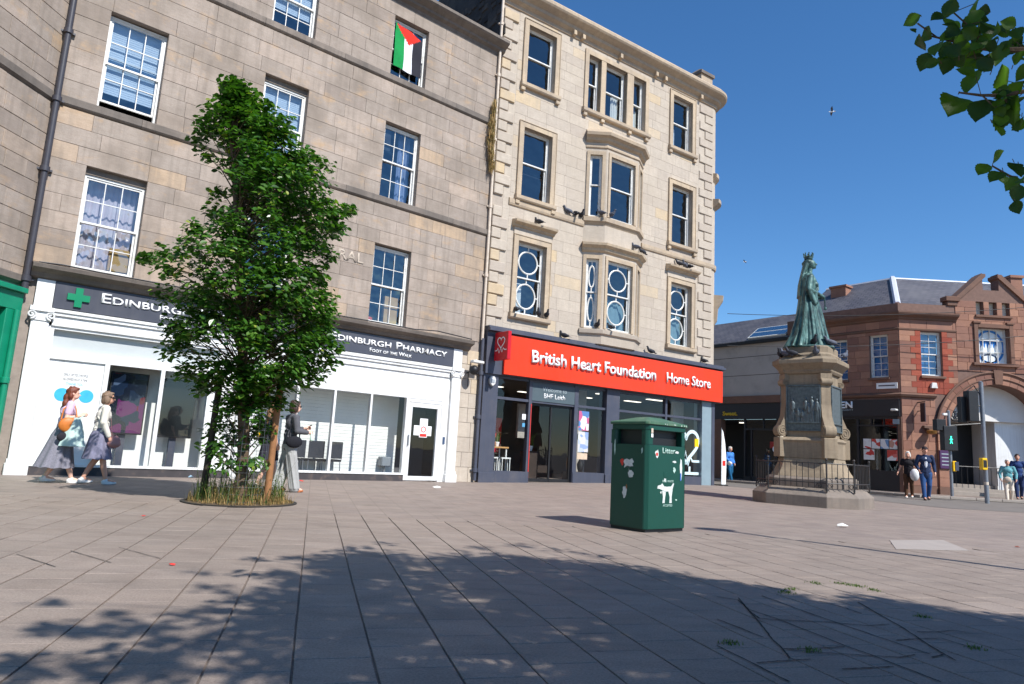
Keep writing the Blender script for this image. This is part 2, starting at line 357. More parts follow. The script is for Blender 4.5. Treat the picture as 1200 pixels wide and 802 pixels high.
def tag(o, label=None, cat=None, group=None, kind=None):
    if label: o['label'] = label
    if cat: o['category'] = cat
    if group: o['group'] = group
    if kind: o['kind'] = kind
    return o
def thing(name, label, cat, loc=(0, 0, 0), rz=0.0, group=None):
    o = bpy.data.objects.new(name, None); COL.objects.link(o); o.empty_display_size = 0.2
    o.location = loc; o.rotation_euler = (0, 0, rz); return tag(o, label, cat, group)
def copy_tree(o, parent=None):
    c = o.copy(); COL.objects.link(c); c.parent = parent
    for ch in list(o.children):
        copy_tree(ch, c)
    return c
def inst(me, name, parent=None, M=None):
    o = bpy.data.objects.new(name, me); COL.objects.link(o)
    if parent is not None: o.parent = parent
    if M is not None: o.matrix_local = M
    return o

def text_obj(s, name, mat, x, z, height, parent, y=0.0, extrude=0.01, width=None, align='LEFT', smallcaps=False, bold=0.0):
    """raised lettering in the facade plane: x along the wall, z up, proud of y towards the viewer (-y)"""
    cu = bpy.data.curves.new(name, 'FONT'); cu.body = s; cu.size = 1.0; cu.extrude = 0.0; cu.resolution_u = 3
    cu.offset = bold
    if smallcaps:
        cu.small_caps_scale = 0.74
        for i, ch in enumerate(s): cu.body_format[i].use_small_caps = True
    tmp = bpy.data.objects.new(name + '_tmp', cu); COL.objects.link(tmp)
    dg = bpy.context.evaluated_depsgraph_get(); me = bpy.data.meshes.new_from_object(tmp.evaluated_get(dg))
    bpy.data.objects.remove(tmp); bpy.data.curves.remove(cu)
    bm = bmesh.new(); bm.from_mesh(me); bpy.data.meshes.remove(me)
    xs = [v.co.x for v in bm.verts]; x0, x1 = min(xs), max(xs); capz = 0.70
    sz = height / capz; sx = sz if width is None else width / (x1 - x0)
    r = bmesh.ops.extrude_face_region(bm, geom=bm.faces[:])
    for v in [g for g in r['geom'] if isinstance(g, bmesh.types.BMVert)]: v.co.z = 1.0
    off = {'LEFT': 0, 'CENTER': (x1 - x0) / 2, 'RIGHT': x1 - x0}[align]
    for v in bm.verts: v.co = Vector((x + (v.co.x - x0 - off) * sx, y - v.co.z * extrude, z + v.co.y * sz))
    bmesh.ops.recalc_face_normals(bm, faces=bm.faces[:])
    m2 = bpy.data.meshes.new(name); bm.to_mesh(m2); bm.free(); m2.materials.append(mat)
    o = bpy.data.objects.new(name, m2); COL.objects.link(o); o.parent = parent; return o

def blob(mb, name, mat, parent=None, voxel=0.012, smooth=4, factor=0.5):
    """fuse overlapping volumes into one continuous skin"""
    me = bpy.data.meshes.new(name); me.from_pydata(mb.v, [], mb.f)
    t = bpy.data.objects.new(name + '_tmp', me); COL.objects.link(t)
    r = t.modifiers.new('r', 'REMESH'); r.mode = 'VOXEL'; r.voxel_size = voxel; r.use_smooth_shade = True
    if smooth: q = t.modifiers.new('s', 'SMOOTH'); q.iterations = smooth; q.factor = factor
    dg = bpy.context.evaluated_depsgraph_get(); m2 = bpy.data.meshes.new_from_object(t.evaluated_get(dg))
    bpy.data.objects.remove(t); bpy.data.meshes.remove(me)
    m2.name = name; m2.materials.clear(); m2.materials.append(mat)
    m2.polygons.foreach_set('use_smooth', [True] * len(m2.polygons))
    o = bpy.data.objects.new(name, m2); COL.objects.link(o)
    if parent is not None: o.parent = parent
    return o
# ------------------------------------------------------------------ ground
def sstep(a, b, x):
    t = min(1, max(0, (x - a) / (b - a))); return t * t * (3 - 2 * t)
def zg(x, y): return 0.1 * sstep(19.5, 24.5, y)
SLAB_Y = 9.4
rng = random.Random(4)
pd = Vector((-sin(PAVE_ROT), cos(PAVE_ROT), 0)); pq = Vector((cos(PAVE_ROT), sin(PAVE_ROT), 0))
xs = [-700, -250, -90, -45] + [-30 + 1.5 * i for i in range(54)] + [70, 130, 300, 800]
ys = [-700, -200, -60, -25] + [-12 + 1.0 * i for i in range(20)] + [8.4, 9.0, 9.4, 9.7, 10.2] + [11 + 1.0 * i for i in range(40)] + [70, 120, 300, 900]
mb = MB(); nx = len(xs)
for y in ys:
    for x in xs:
        inz = 1 - sstep(SLAB_Y - 0.1, SLAB_Y + 0.3, y); inz *= 1 if -9 < x < 10 and y > -3 else 0
        mb.v.append((x, y, zg(x, y) - 0.010 * inz)); mb.t.append(0.5)
for j in range(len(ys) - 1):
    for i in range(nx - 1): mb.f.append((j * nx + i, j * nx + i + 1, (j + 1) * nx + i + 1, (j + 1) * nx + i))
ground = mb.build('plaza_ground', M_PAVE); tag(ground, 'broad pinkish grey paved plaza reaching to the shops', kind='structure')

# paving slabs: rows follow the joints that run away from the camera
slabs = []
for i in range(-30, 40):
    off = 0.5 * PY * (i % 2) + 0.0
    for j in range(-14, 36):
        q = i * PX; p = j * PY + off
        c = pq * (q + PX / 2) + pd * (p + PY / 2)
        if c.y > SLAB_Y or c.y < -2.5 or abs(c.x) > 8.5: continue
        pr = proj((c.x, c.y, 0)); vis = pr is not None and -30 < pr[0] < 1230 and pr[1] < 825
        slabs.append((0 if vis else 1, c.length, i, j, q, p))
slabs.sort(); stuff = MB()
TRENCH = [((2.05, 6.3), (2.3, 4.75)), ((1.7, 6.3), (3.3, 5.0)), ((2.3, 4.75), (3.6, 4.6)), ((3.5, 6.0), (3.35, 4.4))]
def slab(mb, q, p, tone):
    g = 0.004 + 0.003 * rng.random(); gy = 0.0018 + 0.002 * rng.random(); c = 0.0022; h = rng.uniform(-0.0008, 0.0008); tx, ty = rng.uniform(-0.003, 0.003), rng.uniform(-0.003, 0.003)
    a, b, d, e = q + g, q + PX - g, p + gy, p + PY - gy; cq, cp = (a + b) / 2, (d + e) / 2
    def P(Q, R, z): v = pq * Q + pd * R; return (v.x, v.y, z + h + (Q - cq) * tx + (R - cp) * ty)
    low = [P(a, d, -0.03), P(b, d, -0.03), P(b, e, -0.03), P(a, e, -0.03)]
    mid = [P(a, d, -c), P(b, d, -c), P(b, e, -c), P(a, e, -c)]
    top = [P(a + c, d + c, 0), P(b - c, d + c, 0), P(b - c, e - c, 0), P(a + c, e - c, 0)]
    fs = [(i, (i + 1) % 4, (i + 1) % 4 + 4, i + 4) for i in range(4)] + [(i + 4, (i + 1) % 4 + 4, (i + 1) % 4 + 8, i + 8) for i in range(4)] + [(8, 9, 10, 11)]
    mb.add(low + mid + top, fs, tone)
for k, (vis, dist, i, j, q, p) in enumerate(slabs):
    tone = min(1, max(0, rng.gauss(0.5, 0.13)))
    if k < 300:
        m = MB(); slab(m, q, p, tone); m.build('paving_slab', M_SLAB, ground)
    else: slab(stuff, q, p, tone)
o = stuff.build('paving_slabs', M_SLAB, ground); o['kind'] = 'stuff'

# open cracks where slabs have sunk
def gpt(px, py, z=0.0):
    d = _rt * ((px - 600) / 800) - _up * ((py - 401) / 800) + _f; t = (z - CAM_H) / d.z; return Vector((d.x * t, d.y * t, z))
def crack(pts, w=0.022):
    P = [gpt(*p) for p in pts]; pts2 = []
    for a, b in zip(P, P[1:]):
        for k in range(8): pts2.append(a.lerp(b, k / 8) + Vector((rng.uniform(-1, 1), rng.uniform(-1, 1), 0)) * 0.003)
    pts2.append(P[-1]); m = MB(); L = []
    for i, p in enumerate(pts2):
        d = (pts2[min(i + 1, len(pts2) - 1)] - pts2[max(0, i - 1)]).normalized(); n = Vector((-d.y, d.x, 0)); ww = w * rng.uniform(0.6, 1.1)
        L += [p + n * ww / 2 + Vector((0, 0, 0.0045)), p - n * ww / 2 + Vector((0, 0, 0.0045))]
    m.add(L, [(2 * i, 2 * i + 1, 2 * i + 3, 2 * i + 2) for i in range(len(pts2) - 1)]); m.build('joint_crack', M_JOINT, ground)
z3 = lambda x, y: (840 + x / 4, 660 + y / 4)
for c in ([(0, 160), (100, 175), (150, 220), (300, 270), (600, 390), (740, 440), (1050, 560)], [(100, 165), (215, 300), (260, 360), (310, 405), (340, 450)], [(310, 405), (420, 405), (600, 395)], [(320, 405), (420, 418), (680, 435), (860, 445), (930, 433)],
          [(150, 225), (200, 262), (270, 268), (530, 280), (700, 296), (810, 290)], [(660, 185), (880, 310), (1000, 392), (1120, 460)], [(210, 155), (400, 225), (570, 285), (790, 360), (1000, 430)], [(180, 90), (260, 118), (380, 150)], [(480, 180), (600, 212), (680, 240)], [(590, 500), (700, 496), (830, 488)],
          [(190, 472), (300, 462), (440, 455)], [(840, 365), (930, 358), (1050, 355), (1200, 400)], [(940, 325), (1030, 325), (1110, 318), (1200, 332)], [(0, 380), (100, 375)], [(0, 265), (120, 312), (220, 352)], [(0, 390), (160, 470), (340, 560)], [(1010, 446), (1060, 432)]):
    crack([z3(*p) for p in c], 0.011)
for c in ([(38, 140), (130, 170)], [(165, 132), (260, 160)], [(278, 124), (375, 150)]):
    crack([(x / 2, 580 + y / 2) for x, y in c], 0.009)

# small flat things on the ground
m = MB(); c = gpt(1092, 641)
for a, b in [((880, 110), (1070, 135))]:
    A, B, Cc, D = [gpt(600 + x / 2, 580 + y / 2) for x, y in ((885, 107), (1010, 107), (1072, 132), (900, 128))]
    m.add([v + Vector((0, 0, 0.002)) for v in (A, B, Cc, D)] + [v + Vector((0, 0, 0.006)) for v in (D, Cc, B, A)][::-1], [(4, 5, 6, 7)] + [(i, (i + 1) % 4, (i + 1) % 4 + 4, i + 4) for i in range(4)])
o = m.build('access_cover', M_IRONCOVER); tag(o, 'pale square access cover set in the paving in front of the monument', 'cover')
def scrap(name, px, py, size, mat, label, cat, seed, ar=0.5):
    r = random.Random(seed); c = gpt(px, py); m = MB(); n = 7; L = []
    for k in range(n):
        a = 2 * pi * k / n; rr = size * r.uniform(0.6, 1); L.append((c.x + rr * cos(a), c.y + rr * ar * sin(a), 0.004 + size * r.uniform(0, 0.35)))
    L.append((c.x, c.y, size * 0.5)); m.add(L, [(k, (k + 1) % n, n) for k in range(n)] + [tuple(range(n - 1, -1, -1))])
    return tag(m.build(name, mat), label, cat)
M_REDLIT = plain('red_wrapper', S(206, 50, 40), 0.5, 0.1, 20); M_PAPER = plain('paper', S(226, 224, 218), 0.7, 0.04, 20)
scrap('wrapper', 202, 663, 0.035, M_REDLIT, 'small red wrapper lying on the paving nearest the camera', 'litter', 1)
scrap('bottle_cap', 168, 605.5, 0.03, M_REDLIT, 'tiny red scrap on the paving left of the tree pit', 'litter', 2)
scrap('paper_scrap', 987, 618, 0.14, M_PAPER, 'white paper scrap lying in front of the monument', 'litter', 3)
scrap('paper_scrap', 1193, 642, 0.05, plain('brown_scrap', S(120, 60, 40), 0.7, 0.1, 20), 'small brown scrap by the right edge of the paving', 'litter', 4)
scrap('paper_scrap', 512, 572.5, 0.12, M_PAPER, 'white paper scrap outside the white pharmacy door', 'litter', 5)
scrap('wrapper', 352, 565, 0.09, M_REDLIT, 'red scrap against the pharmacy plinth behind the woman in grey', 'litter', 6)
scrap('paper_scrap', 223, 560, 0.12, plain('blue_wrapper', S(160, 190, 210), 0.5, 0.1, 20), 'pale blue wrapper beneath the dark shop screens', 'litter', 7)
# weeds in the joints
m = MB()
def tuft(m, p, n, h, w, r, spread=0.05):
    for _ in range(n):
        a = r.uniform(0, 2 * pi); b = Vector((p[0] + r.gauss(0, spread), p[1] + r.gauss(0, spread), p[2])); hh = h * r.uniform(0.5, 1.2)
        lean = Vector((cos(a), sin(a), 0)) * hh * r.uniform(0.1, 0.7); s = Vector((-sin(a), cos(a), 0)) * w / 2
        mid = b + lean * 0.4 + Vector((0, 0, hh * 0.6)); tip = b + lean + Vector((0, 0, hh))
        m.add([b - s, b + s, mid + s * 0.7, mid - s * 0.7, tip], [(0, 1, 2, 3), (3, 2, 4)], r.random())
for x, y in ((795, 212), (812, 215), (770, 209), (710, 208), (655, 222), (640, 230), (965, 287), (510, 348), (1085, 360), (845, 224), (700, 365)):
    tuft(m, gpt(600 + x / 2, 580 + y / 2), 60, 0.016, 0.006, rng, 0.03)
o = m.build('joint_weeds', M_WEED, None); tag(o, 'sparse green weeds sprouting in the paving joints', 'weeds', kind='stuff')

# ------------------------------------------------------------------ facade tools
def wall(name, parent, u0, u1, z0, z1, ops, mat, thick=0.32, y=0.0):
    """wall front with openings and their reveals"""
    us = sorted({u0, u1, *[v for o in ops for v in o[:2] if u0 < v < u1]}); zs = sorted({z0, z1, *[v for o in ops for v in o[2:4] if z0 < v < z1]})
    m = MB(); ins = lambda a, b: any(o[0] < a < o[1] and o[2] < b < o[3] for o in ops)
    for a, b in zip(us, us[1:]):
        for c, d in zip(zs, zs[1:]):
            if not ins((a + b) / 2, (c + d) / 2): m.quad((a, y, c), (b, y, c), (b, y, d), (a, y, d))
    for a, b, c, d in [o[:4] for o in ops]:
        a, b, c, d = max(a, u0), min(b, u1), max(c, z0), min(d, z1)
        m.quad((a, y, c), (a, y, d), (a, y + thick, d), (a, y + thick, c)); m.quad((b, y, d), (b, y, c), (b, y + thick, c), (b, y + thick, d))
        m.quad((a, y, d), (b, y, d), (b, y + thick, d), (a, y + thick, d)); m.quad((b, y, c), (a, y, c), (a, y + thick, c), (b, y + thick, c))
    # back skin so no light leaks
    for a, b in zip(us, us[1:]):
        for c, d in zip(zs, zs[1:]):
            if not ins((a + b) / 2, (c + d) / 2): m.quad((b, y + thick, c), (a, y + thick, c), (a, y + thick, d), (b, y + thick, d))
    return m.build(name, mat, parent)

def courses(z0, z1, h):
    n = max(1, round((z1 - z0) / h)); return [z0 + (z1 - z0) * k / n for k in range(n + 1)]

def ashlar(parent, u0, u1, zones, ops, mat, lmin, lmax, seed, proud=0.02, gap=0.004, limit=300, tonefn=None, name='stone', ch=0.006, vary=0.004):
    r = random.Random(seed); S_ = []
    for z0, z1, h in zones:
        cs = courses(z0, z1, h)
        for c, d in zip(cs, cs[1:]):
            zm = (c + d) / 2; cuts = sorted([(o[0], o[1]) for o in ops if o[2] - 0.01 < zm < o[3] + 0.01]); segs = []; a = u0
            for x0, x1 in cuts:
                if x0 - a > 0.06: segs.append((a, x0))
                a = max(a, x1)
            if u1 - a > 0.06: segs.append((a, u1))
            for a, b in segs:
                x = a; first = True
                while x < b - 1e-6:
                    L = r.uniform(lmin, lmax) * (r.uniform(0.45, 1) if first else 1); first = False
                    if b - (x + L) < lmin * 0.5: L = b - x
                    S_.append((x, x + L, c, d)); x += L
    S_.sort(key=lambda q: -(q[1] - q[0]) * (q[3] - q[2])); rest = MB()
    for k, (a, b, c, d) in enumerate(S_):
        t = min(1, max(0, r.betavariate(2.0, 2.4))) if tonefn is None else tonefn(r, (a + b) / 2, (c + d) / 2)
        m = MB() if k < limit else rest
        m.stone(a + gap, b - gap, c + gap, d - gap, proud + r.uniform(-vary, vary), ch, 0.0, t)
        if k < limit: m.build(name, mat, parent)
    if rest.v: o = rest.build(name + 's', mat, parent); o['kind'] = 'stuff'

def sash(parent, u0, u1, z0, z1, y=0.13, cols=3, rows=2, split=0.5, fw=0.05, raised=0.0, mat=None, glass=None, bar=0.018, ovals=False, label=None, flip=1):
    """double-hung sash window: box frame, two sashes, glazing bars; every pane a mesh of its own"""
    mat = mat or M_WINWHITE; glass = glass or M_OLDGLASS
    m = MB(); panes = []
    m.box(u0, u0 + fw, y, y + 0.12, z0, z1); m.box(u1 - fw, u1, y, y + 0.12, z0, z1); m.box(u0 + fw, u1 - fw, y, y + 0.12, z1 - fw, z1); m.box(u0 + fw, u1 - fw, y - 0.02, y + 0.12, z0, z0 + fw * 0.9)
    zm = z0 + (z1 - z0) * split; sw = 0.042
    for a, b, yy in ((zm - 0.02, z1 - fw, y + 0.02), (z0 + fw * 0.9 + raised, zm + 0.022 + raised, y + 0.065)):
        x0, x1 = u0 + fw, u1 - fw
        m.box(x0, x0 + sw, yy, yy + 0.04, a, b); m.box(x1 - sw, x1, yy, yy + 0.04, a, b)
        m.box(x0 + sw, x1 - sw, yy, yy + 0.04, a, a + sw); m.box(x0 + sw, x1 - sw, yy, yy + 0.04, b - sw, b)
        gx0, gx1, gz0, gz1 = x0 + sw, x1 - sw, a + sw, b - sw
        if ovals:
            cx, cz = (gx0 + gx1) / 2, (gz0 + gz1) / 2; rx, rz = (gx1 - gx0) * 0.40, (gz1 - gz0) * 0.36
            pth = [(cx + rx * cos(2 * pi * k / 28), yy + 0.02, cz + rz * sin(2 * pi * k / 28)) for k in range(29)]
            for p, q in zip(pth, pth[1:]): m.tube([p, q], 0.03, 6)
            m.box(cx - 0.018, cx + 0.018, yy + 0.004, yy + 0.036, gz0, cz - rz); m.box(cx - 0.018, cx + 0.018, yy + 0.004, yy + 0.036, cz + rz, gz1)
            m.box(gx0, cx - rx, yy + 0.004, yy + 0.036, cz - 0.018, cz + 0.018); m.box(cx + rx, gx1, yy + 0.004, yy + 0.036, cz - 0.018, cz + 0.018)
            panes.append((gx0, gx1, gz0, gz1, yy + 0.02)); continue
        for k in range(1, cols): x = gx0 + (gx1 - gx0) * k / cols; m.box(x - bar / 2, x + bar / 2, yy + 0.004, yy + 0.036, gz0, gz1)
        for k in range(1, rows):
            z = gz0 + (gz1 - gz0) * k / rows
            for c in range(cols):
                xa = gx0 + (gx1 - gx0) * c / cols + (bar / 2 if c else 0); xb = gx0 + (gx1 - gx0) * (c + 1) / cols - (bar / 2 if c < cols - 1 else 0)
                m.box(xa, xb, yy + 0.006, yy + 0.034, z - bar / 2, z + bar / 2)
        for c in range(cols):
            for rr in range(rows):
                panes.append((gx0 + (gx1 - gx0) * c / cols, gx0 + (gx1 - gx0) * (c + 1) / cols, gz0 + (gz1 - gz0) * rr / rows, gz0 + (gz1 - gz0) * (rr + 1) / rows, yy + 0.02))
    w = m.build('window', mat, parent)
    if label: w['label'] = label
    for a, b, c, d, yy in panes:
        t1, t2 = rng.uniform(-0.004, 0.004), rng.uniform(-0.004, 0.004)
        p = MB(); p.quad((a, yy + t1, c), (b, yy - t1, c), (b, yy - t1 + t2, d), (a, yy + t1 + t2, d)); p.build('pane', glass, w)
    return w

def room(parent, u0, u1, y0, y1, z0, z1, mat, name='room'):
    m = MB(); e = 0.004
    m.quad((u0, y1, z0), (u1, y1, z0), (u1, y1, z1), (u0, y1, z1)); m.quad((u0, y0, z0), (u1, y0, z0), (u1, y1, z0), (u0, y1, z0))
    m.quad((u0, y1, z1), (u1, y1, z1), (u1, y0, z1), (u0, y0, z1)); m.quad((u0, y0, z0), (u0, y1, z0), (u0, y1, z1), (u0, y0, z1)); m.quad((u1, y1, z0), (u1, y0, z0), (u1, y0, z1), (u1, y1, z1))
    return m.build(name, mat, parent)

def cornice(m, u0, u1, prof, tone=0.5, ends=True):
    """prof: list of (out, z) from bottom to top, extruded along u"""
    n = len(prof); vs = [(u0, -o, z) for o, z in prof] + [(u1, -o, z) for o, z in prof] + [(u0, 0.02, prof[0][1]), (u0, 0.02, prof[-1][1]), (u1, 0.02, prof[0][1]), (u1, 0.02, prof[-1][1])]
    fs = [(i, i + n, i + 1 + n, i + 1) for i in range(n - 1)] + [(n - 1, 2 * n - 1, 2 * n + 3, 2 * n + 1), (2 * n, 2 * n + 2, n, 0)]
    fs += [tuple([2 * n] + list(range(n)) + [2 * n + 1]), tuple([2 * n + 3] + list(range(2 * n - 1, n - 1, -1)) + [2 * n + 2])]
    return m.add(vs, fs, tone)

def drapes(parent, u0, u1, z0, z1, y, mat, name='curtain', folds=9, amp=0.03):
    m = MB(); n = folds * 6; L = []
    for k in range(n + 1):
        u = u0 + (u1 - u0) * k / n; yy = y + amp * sin(2 * pi * k / 6) * (0.7 + 0.3 * sin(k * 1.7)); L += [(u, yy, z0), (u, yy, z1)]
    L += [(p[0], p[1] + 0.006, p[2]) for p in L]; N = 2 * (n + 1)
    m.add(L, [(2 * i, 2 * i + 2, 2 * i + 3, 2 * i + 1) for i in range(n)] + [(N + 2 * i + 1, N + 2 * i + 3, N + 2 * i + 2, N + 2 * i) for i in range(n)])
    return m.build(name, mat, parent, smooth=60)

def venetian(parent, u0, u1, z0, z1, y, mat):
    m = MB(); n = int((z1 - z0) / 0.05); L = []
    for k in range(n + 1):
        z = z0 + (z1 - z0) * k / n
        for zz, yy in ((z - 0.003, y + 0.005), (z + 0.003, y)): L += [(u0, yy, zz), (u1, yy, zz)]
    m.add(L, [(2 * i, 2 * i + 1, 2 * i + 3, 2 * i + 2) for i in range(2 * n + 1)])
    o = m.build('blind', mat, parent); return o

# ------------------------------------------------------------------ grey stone tenement with the pharmacy
J = (-0.87, 20.377, 0.0)
A1 = radians(40.0)
ten = thing('tenement_building', 'grey brown stone tenement with white sash windows above a white pharmacy shopfront', 'building', J, A1)
C1 = [(-10.66, -9.51), (-7.29, -6.16), (-3.90, -2.75)]; R1 = [(4.16, 6.33), (7.67, 9.86), (11.25, 13.10)]
ops = [(a, b, c, d) for a, b in C1 for c, d in R1]
SHOP = (-11.18, -0.80, -0.2, 3.84)
w = wall('wall', ten, -11.40, 0.0, -0.1, 13.9, ops + [SHOP], M_MORTAR)
def t1(r, u, z):
    t = r.betavariate(2, 2.6)
    if z > 11: t = t * 0.5 + 0.02
    elif z > 9.9: t *= 0.75
    elif z < 7.4 and r.random() < 0.10: t = r.uniform(0.85, 1)
    elif r.random() < 0.05: t = 0.97
    return t
ashlar(w, -11.40, -0.02, [(4.14, 6.33, 0.365), (6.33, 7.44, 0.37), (7.67, 9.86, 0.365), (9.86, 11.04, 0.39), (11.25, 13.10, 0.37), (13.10, 13.56, 0.46)], ops, M_GREYSTONE, 0.6, 1.35, 11, tonefn=t1, gap=0.002, ch=0.005)
ashlar(w, -0.80, -0.02, [(0.0, 3.84, 0.42)], [], M_CREAM, 0.5, 0.8, 12, name='pier_stone', tonefn=lambda r, u, z: r.uniform(0.1, 0.9))
for z0 in (7.44, 11.04):
    m = MB(); x = -11.40
    while x < -0.1:
        L = min(rng.uniform(1.4, 2.2), -0.02 - x); 
        if -0.02 - (x + L) < 0.6: L = -0.02 - x
        s = MB(); cornice(s, x + 0.003, x + L - 0.003, [(0.0, z0), (0.05, z0 + 0.03), (0.075, z0 + 0.06), (0.075, z0 + 0.205), (0.06, z0 + 0.22)], rng.random()); s.build('sill_course_stone', M_GREYTRIM, w); x += L
m = MB(); cornice(m, -11.55, 0.05, [(0.03, 13.5), (0.06, 13.58), (0.16, 13.64), (0.18, 13.70), (0.34, 13.80), (0.38, 13.84), (0.38, 13.93), (0.32, 13.97), (0.0, 14.0)], 0.4); m.build('cornice', M_GREYTRIM, ten)
m = MB(); cornice(m, -11.30, -0.55, [(0.05, 3.80), (0.12, 3.84), (0.16, 3.92), (0.32, 3.99), (0.34, 4.06), (0.05, 4.13)], 0.3); m.build('shop_cornice', M_GREYTRIM, ten)
m = MB(); m.add([(-11.4, 0.0, 13.98), (0.0, 0.0, 13.98), (0, 4.6, 17.2), (-11.4, 4.6, 17.2), (-11.4, 9.2, 13.98), (0, 9.2, 13.98)], [(0, 1, 2, 3), (3, 2, 5, 4)])
rf = m.build('roof', M_SLATE, ten)
uvl = rf.data.uv_layers.new(name='UV')
for lo in rf.data.loops: v = rf.data.vertices[lo.vertex_index].co; uvl.data[lo.index].uv = (v.x, v.y * 1.22)
m = MB()
for a, b in (((-11.4, 0.32), (-11.4, 9.2)), ((-11.4, 9.2), (0, 9.2)), ((0, 9.2), (0, 0.32))): m.quad((*a, -0.1), (*b, -0.1), (*b, 13.98), (*a, 13.98))
m.build('side_wall', M_RUBBLE, ten)
for c, d, z0, z1 in ((0, 0, 3.95, 7.2), (0, 0, 7.25, 10.7), (0, 0, 10.75, 13.9)): room(ten, -11.35, -0.05, 0.33, 4.2, z0, z1, M_ROOM)
wins = {}
for ci, (a, b) in enumerate(C1):
    for ri, (c, d) in enumerate(R1):
        y = 0.13; kw = {}
        if (ci, ri) in ((0, 0), (1, 1)): d2 = d - 0.14
        else: d2 = d - 0.03
        if (ci, ri) == (0, 1): kw = dict(raised=0.17)
        if (ci, ri) == (2, 1): kw = dict(split=0.52)
        wi = sash(ten, a, b, c, d2, y, 3, 2, **kw); wins[ci, ri] = wi
        if d - d2 > 0.1: m = MB(); m.box(a, b, 0.10, 0.22, d2 + 0.003, d - 0.002); m.build('lintel_board', M_GREYTRIM, wi)
        if (ci, ri) in ((0, 1), (1, 1)): venetian(wi, a + 0.07, b - 0.07, c + 0.45, d2 - 0.06, 0.27, M_BLIND)
        if (ci, ri) == (1, 2): venetian(wi, a + 0.07, b - 0.07, c + 0.6, d2 - 0.06, 0.27, M_BLIND)
        if (ci, ri) == (0, 0): drapes(wi, a + 0.06, b - 0.06, c, d2, 0.40, M_CURTAIN, folds=8)
        if (ci, ri) == (2, 1):
            drapes(wi, a + 0.70, b - 0.06, c, d2, 0.45, plain('grey_blue_curtain', S(150, 162, 190), 0.9, 0.05, 6), folds=4)
            m = MB(); m.box(a + 0.05, a + 0.32, 0.21, 0.23, c + 1.45, d2 - 0.06); m.build('dark_vent', M_BLACK, wi)
# things standing on the window sills inside
o = MB().box(-9.98, -9.60, 0.27, 0.37, 4.28, 4.78).build('cardboard_box', M_CARD, None, bevel=0.008)
def on1(o): o.location = J; o.rotation_euler = (0, 0, A1); return o
on1(o); tag(o, 'brown crate behind the curtained window above the green pharmacy cross', 'box')
o = MB().box(-3.30, -2.88, 0.27, 0.40, 4.24, 5.0).build('cardboard_box', M_CARD, None, bevel=0.008); on1(o); tag(o, 'tall brown cardboard box behind the window over the pharmacy lettering', 'box')
o = MB().lathe([(0.02, 0), (0.09, 0.01), (0.11, 0.06), (0.10, 0.11), (0.03, 0.13)], (-3.72, 0.33, 4.22), 14).build('bowl', plain('orange_plastic', S(224, 70, 34), 0.5, 0.05, 5), None, smooth=50); on1(o); tag(o, 'orange red bowl on the sill beside the tall cardboard box', 'bowl')

# flag hung in the top floor window
m = MB(); nu, nz = 18, 24; fl = []
for j in range(nz + 1):
    for i in range(nu + 1):
        a, b = i / nu, j / nz
        u = -3.80 + 0.90 * a + 0.03 * b; z = 12.98 - 1.33 * b - 0.20 * a + 0.12 * a * b
        fl.append((u, 0.085 + 0.022 * sin(a * 9 + b * 3) + 0.012 * sin(b * 8 - a * 4), z))
N = len(fl); fs = [(j * (nu + 1) + i, (j + 1) * (nu + 1) + i, (j + 1) * (nu + 1) + i + 1, j * (nu + 1) + i + 1) for j in range(nz) for i in range(nu)]
m.add(fl + [(x, y + 0.004, z) for x, y, z in fl], fs + [tuple(N + k for k in f[::-1]) for f in fs])
fm = [cloth('flag_green', S(24, 140, 72)), cloth('flag_white', S(226, 226, 230)), cloth('flag_black', S(44, 44, 52)), cloth('flag_red', S(220, 52, 40))]
o = m.build('flag', fm, None, smooth=60)
for k, p in enumerate(o.data.polygons):
    kk = k % (nu * nz); i, j = kk % nu, kk // nu; a, b = (i + 0.5) / nu, (j + 0.5) / nz
    p.material_index = 3 if b < 0.36 * (1 - abs(a - 0.5) / 0.5) else (0 if a < 0.34 else 1 if a < 0.67 else 2)
on1(o); tag(o, 'green white and black flag with red triangle hung in a top floor window', 'flag')

# drain pipes
def pipe(label, x, z0, z1, r, mat, parent_loc, rot, y=-0.10, brackets=(), path=None):
    t = thing('drain_pipe', label, 'pipe', parent_loc, rot)
    m = MB(); m.tube(path or [(x, y, z0), (x, y, z1)], r, 12); m.build('pipe', mat, t, smooth=40)
    for z in brackets: b = MB(); b.lathe([(r, -0.06), (r * 1.45, -0.05), (r * 1.45, 0.05), (r, 0.06)], (x, y, z), 12); b.box(x - r * 2.2, x + r * 2.2, y + r * 0.6, y + r + 0.04, z - 0.02, z + 0.02); b.build('collar', mat, t, smooth=40)
    return t
pipe('dark iron drain pipe in the corner above the green shop', -11.36, 3.55, 16, 0.06, M_PIPE, J, A1, -0.13, (3.75, 6.0, 7.5, 9.0, 11.5))
pipe('pale drain pipe running down between the two tenements', -0.12, 4.2, 15.6, 0.045, M_PALEPIPE, J, A1, -0.10, (6.2, 8.4, 10.6, 12.8, 14.6))
pipe('dark lower drain pipe beside the slate blue shopfront', -0.10, 0.06, 4.25, 0.055, M_SLATEBLUE, J, A1, -0.11, (0.35, 1.9, 3.2))
# dry plant growing on the pale pipe
m = MB(); r2 = random.Random(8)
for k in range(260):
    b = r2.random(); z = 11.9 - 2.3 * b; x = -0.22 - 0.16 * sin(pi * min(1, b * 1.1)) * r2.random() + r2.gauss(0, 0.03)
    tuft(m, (x, -0.12 - 0.08 * r2.random(), z), 5, -0.28 * r2.uniform(0.5, 1), 0.014, r2, 0.03)
o = m.build('hanging_plant', M_STRAW, None); on1(o); tag(o, 'dry brown plant hanging off the pale drain pipe between tenements', 'plant')
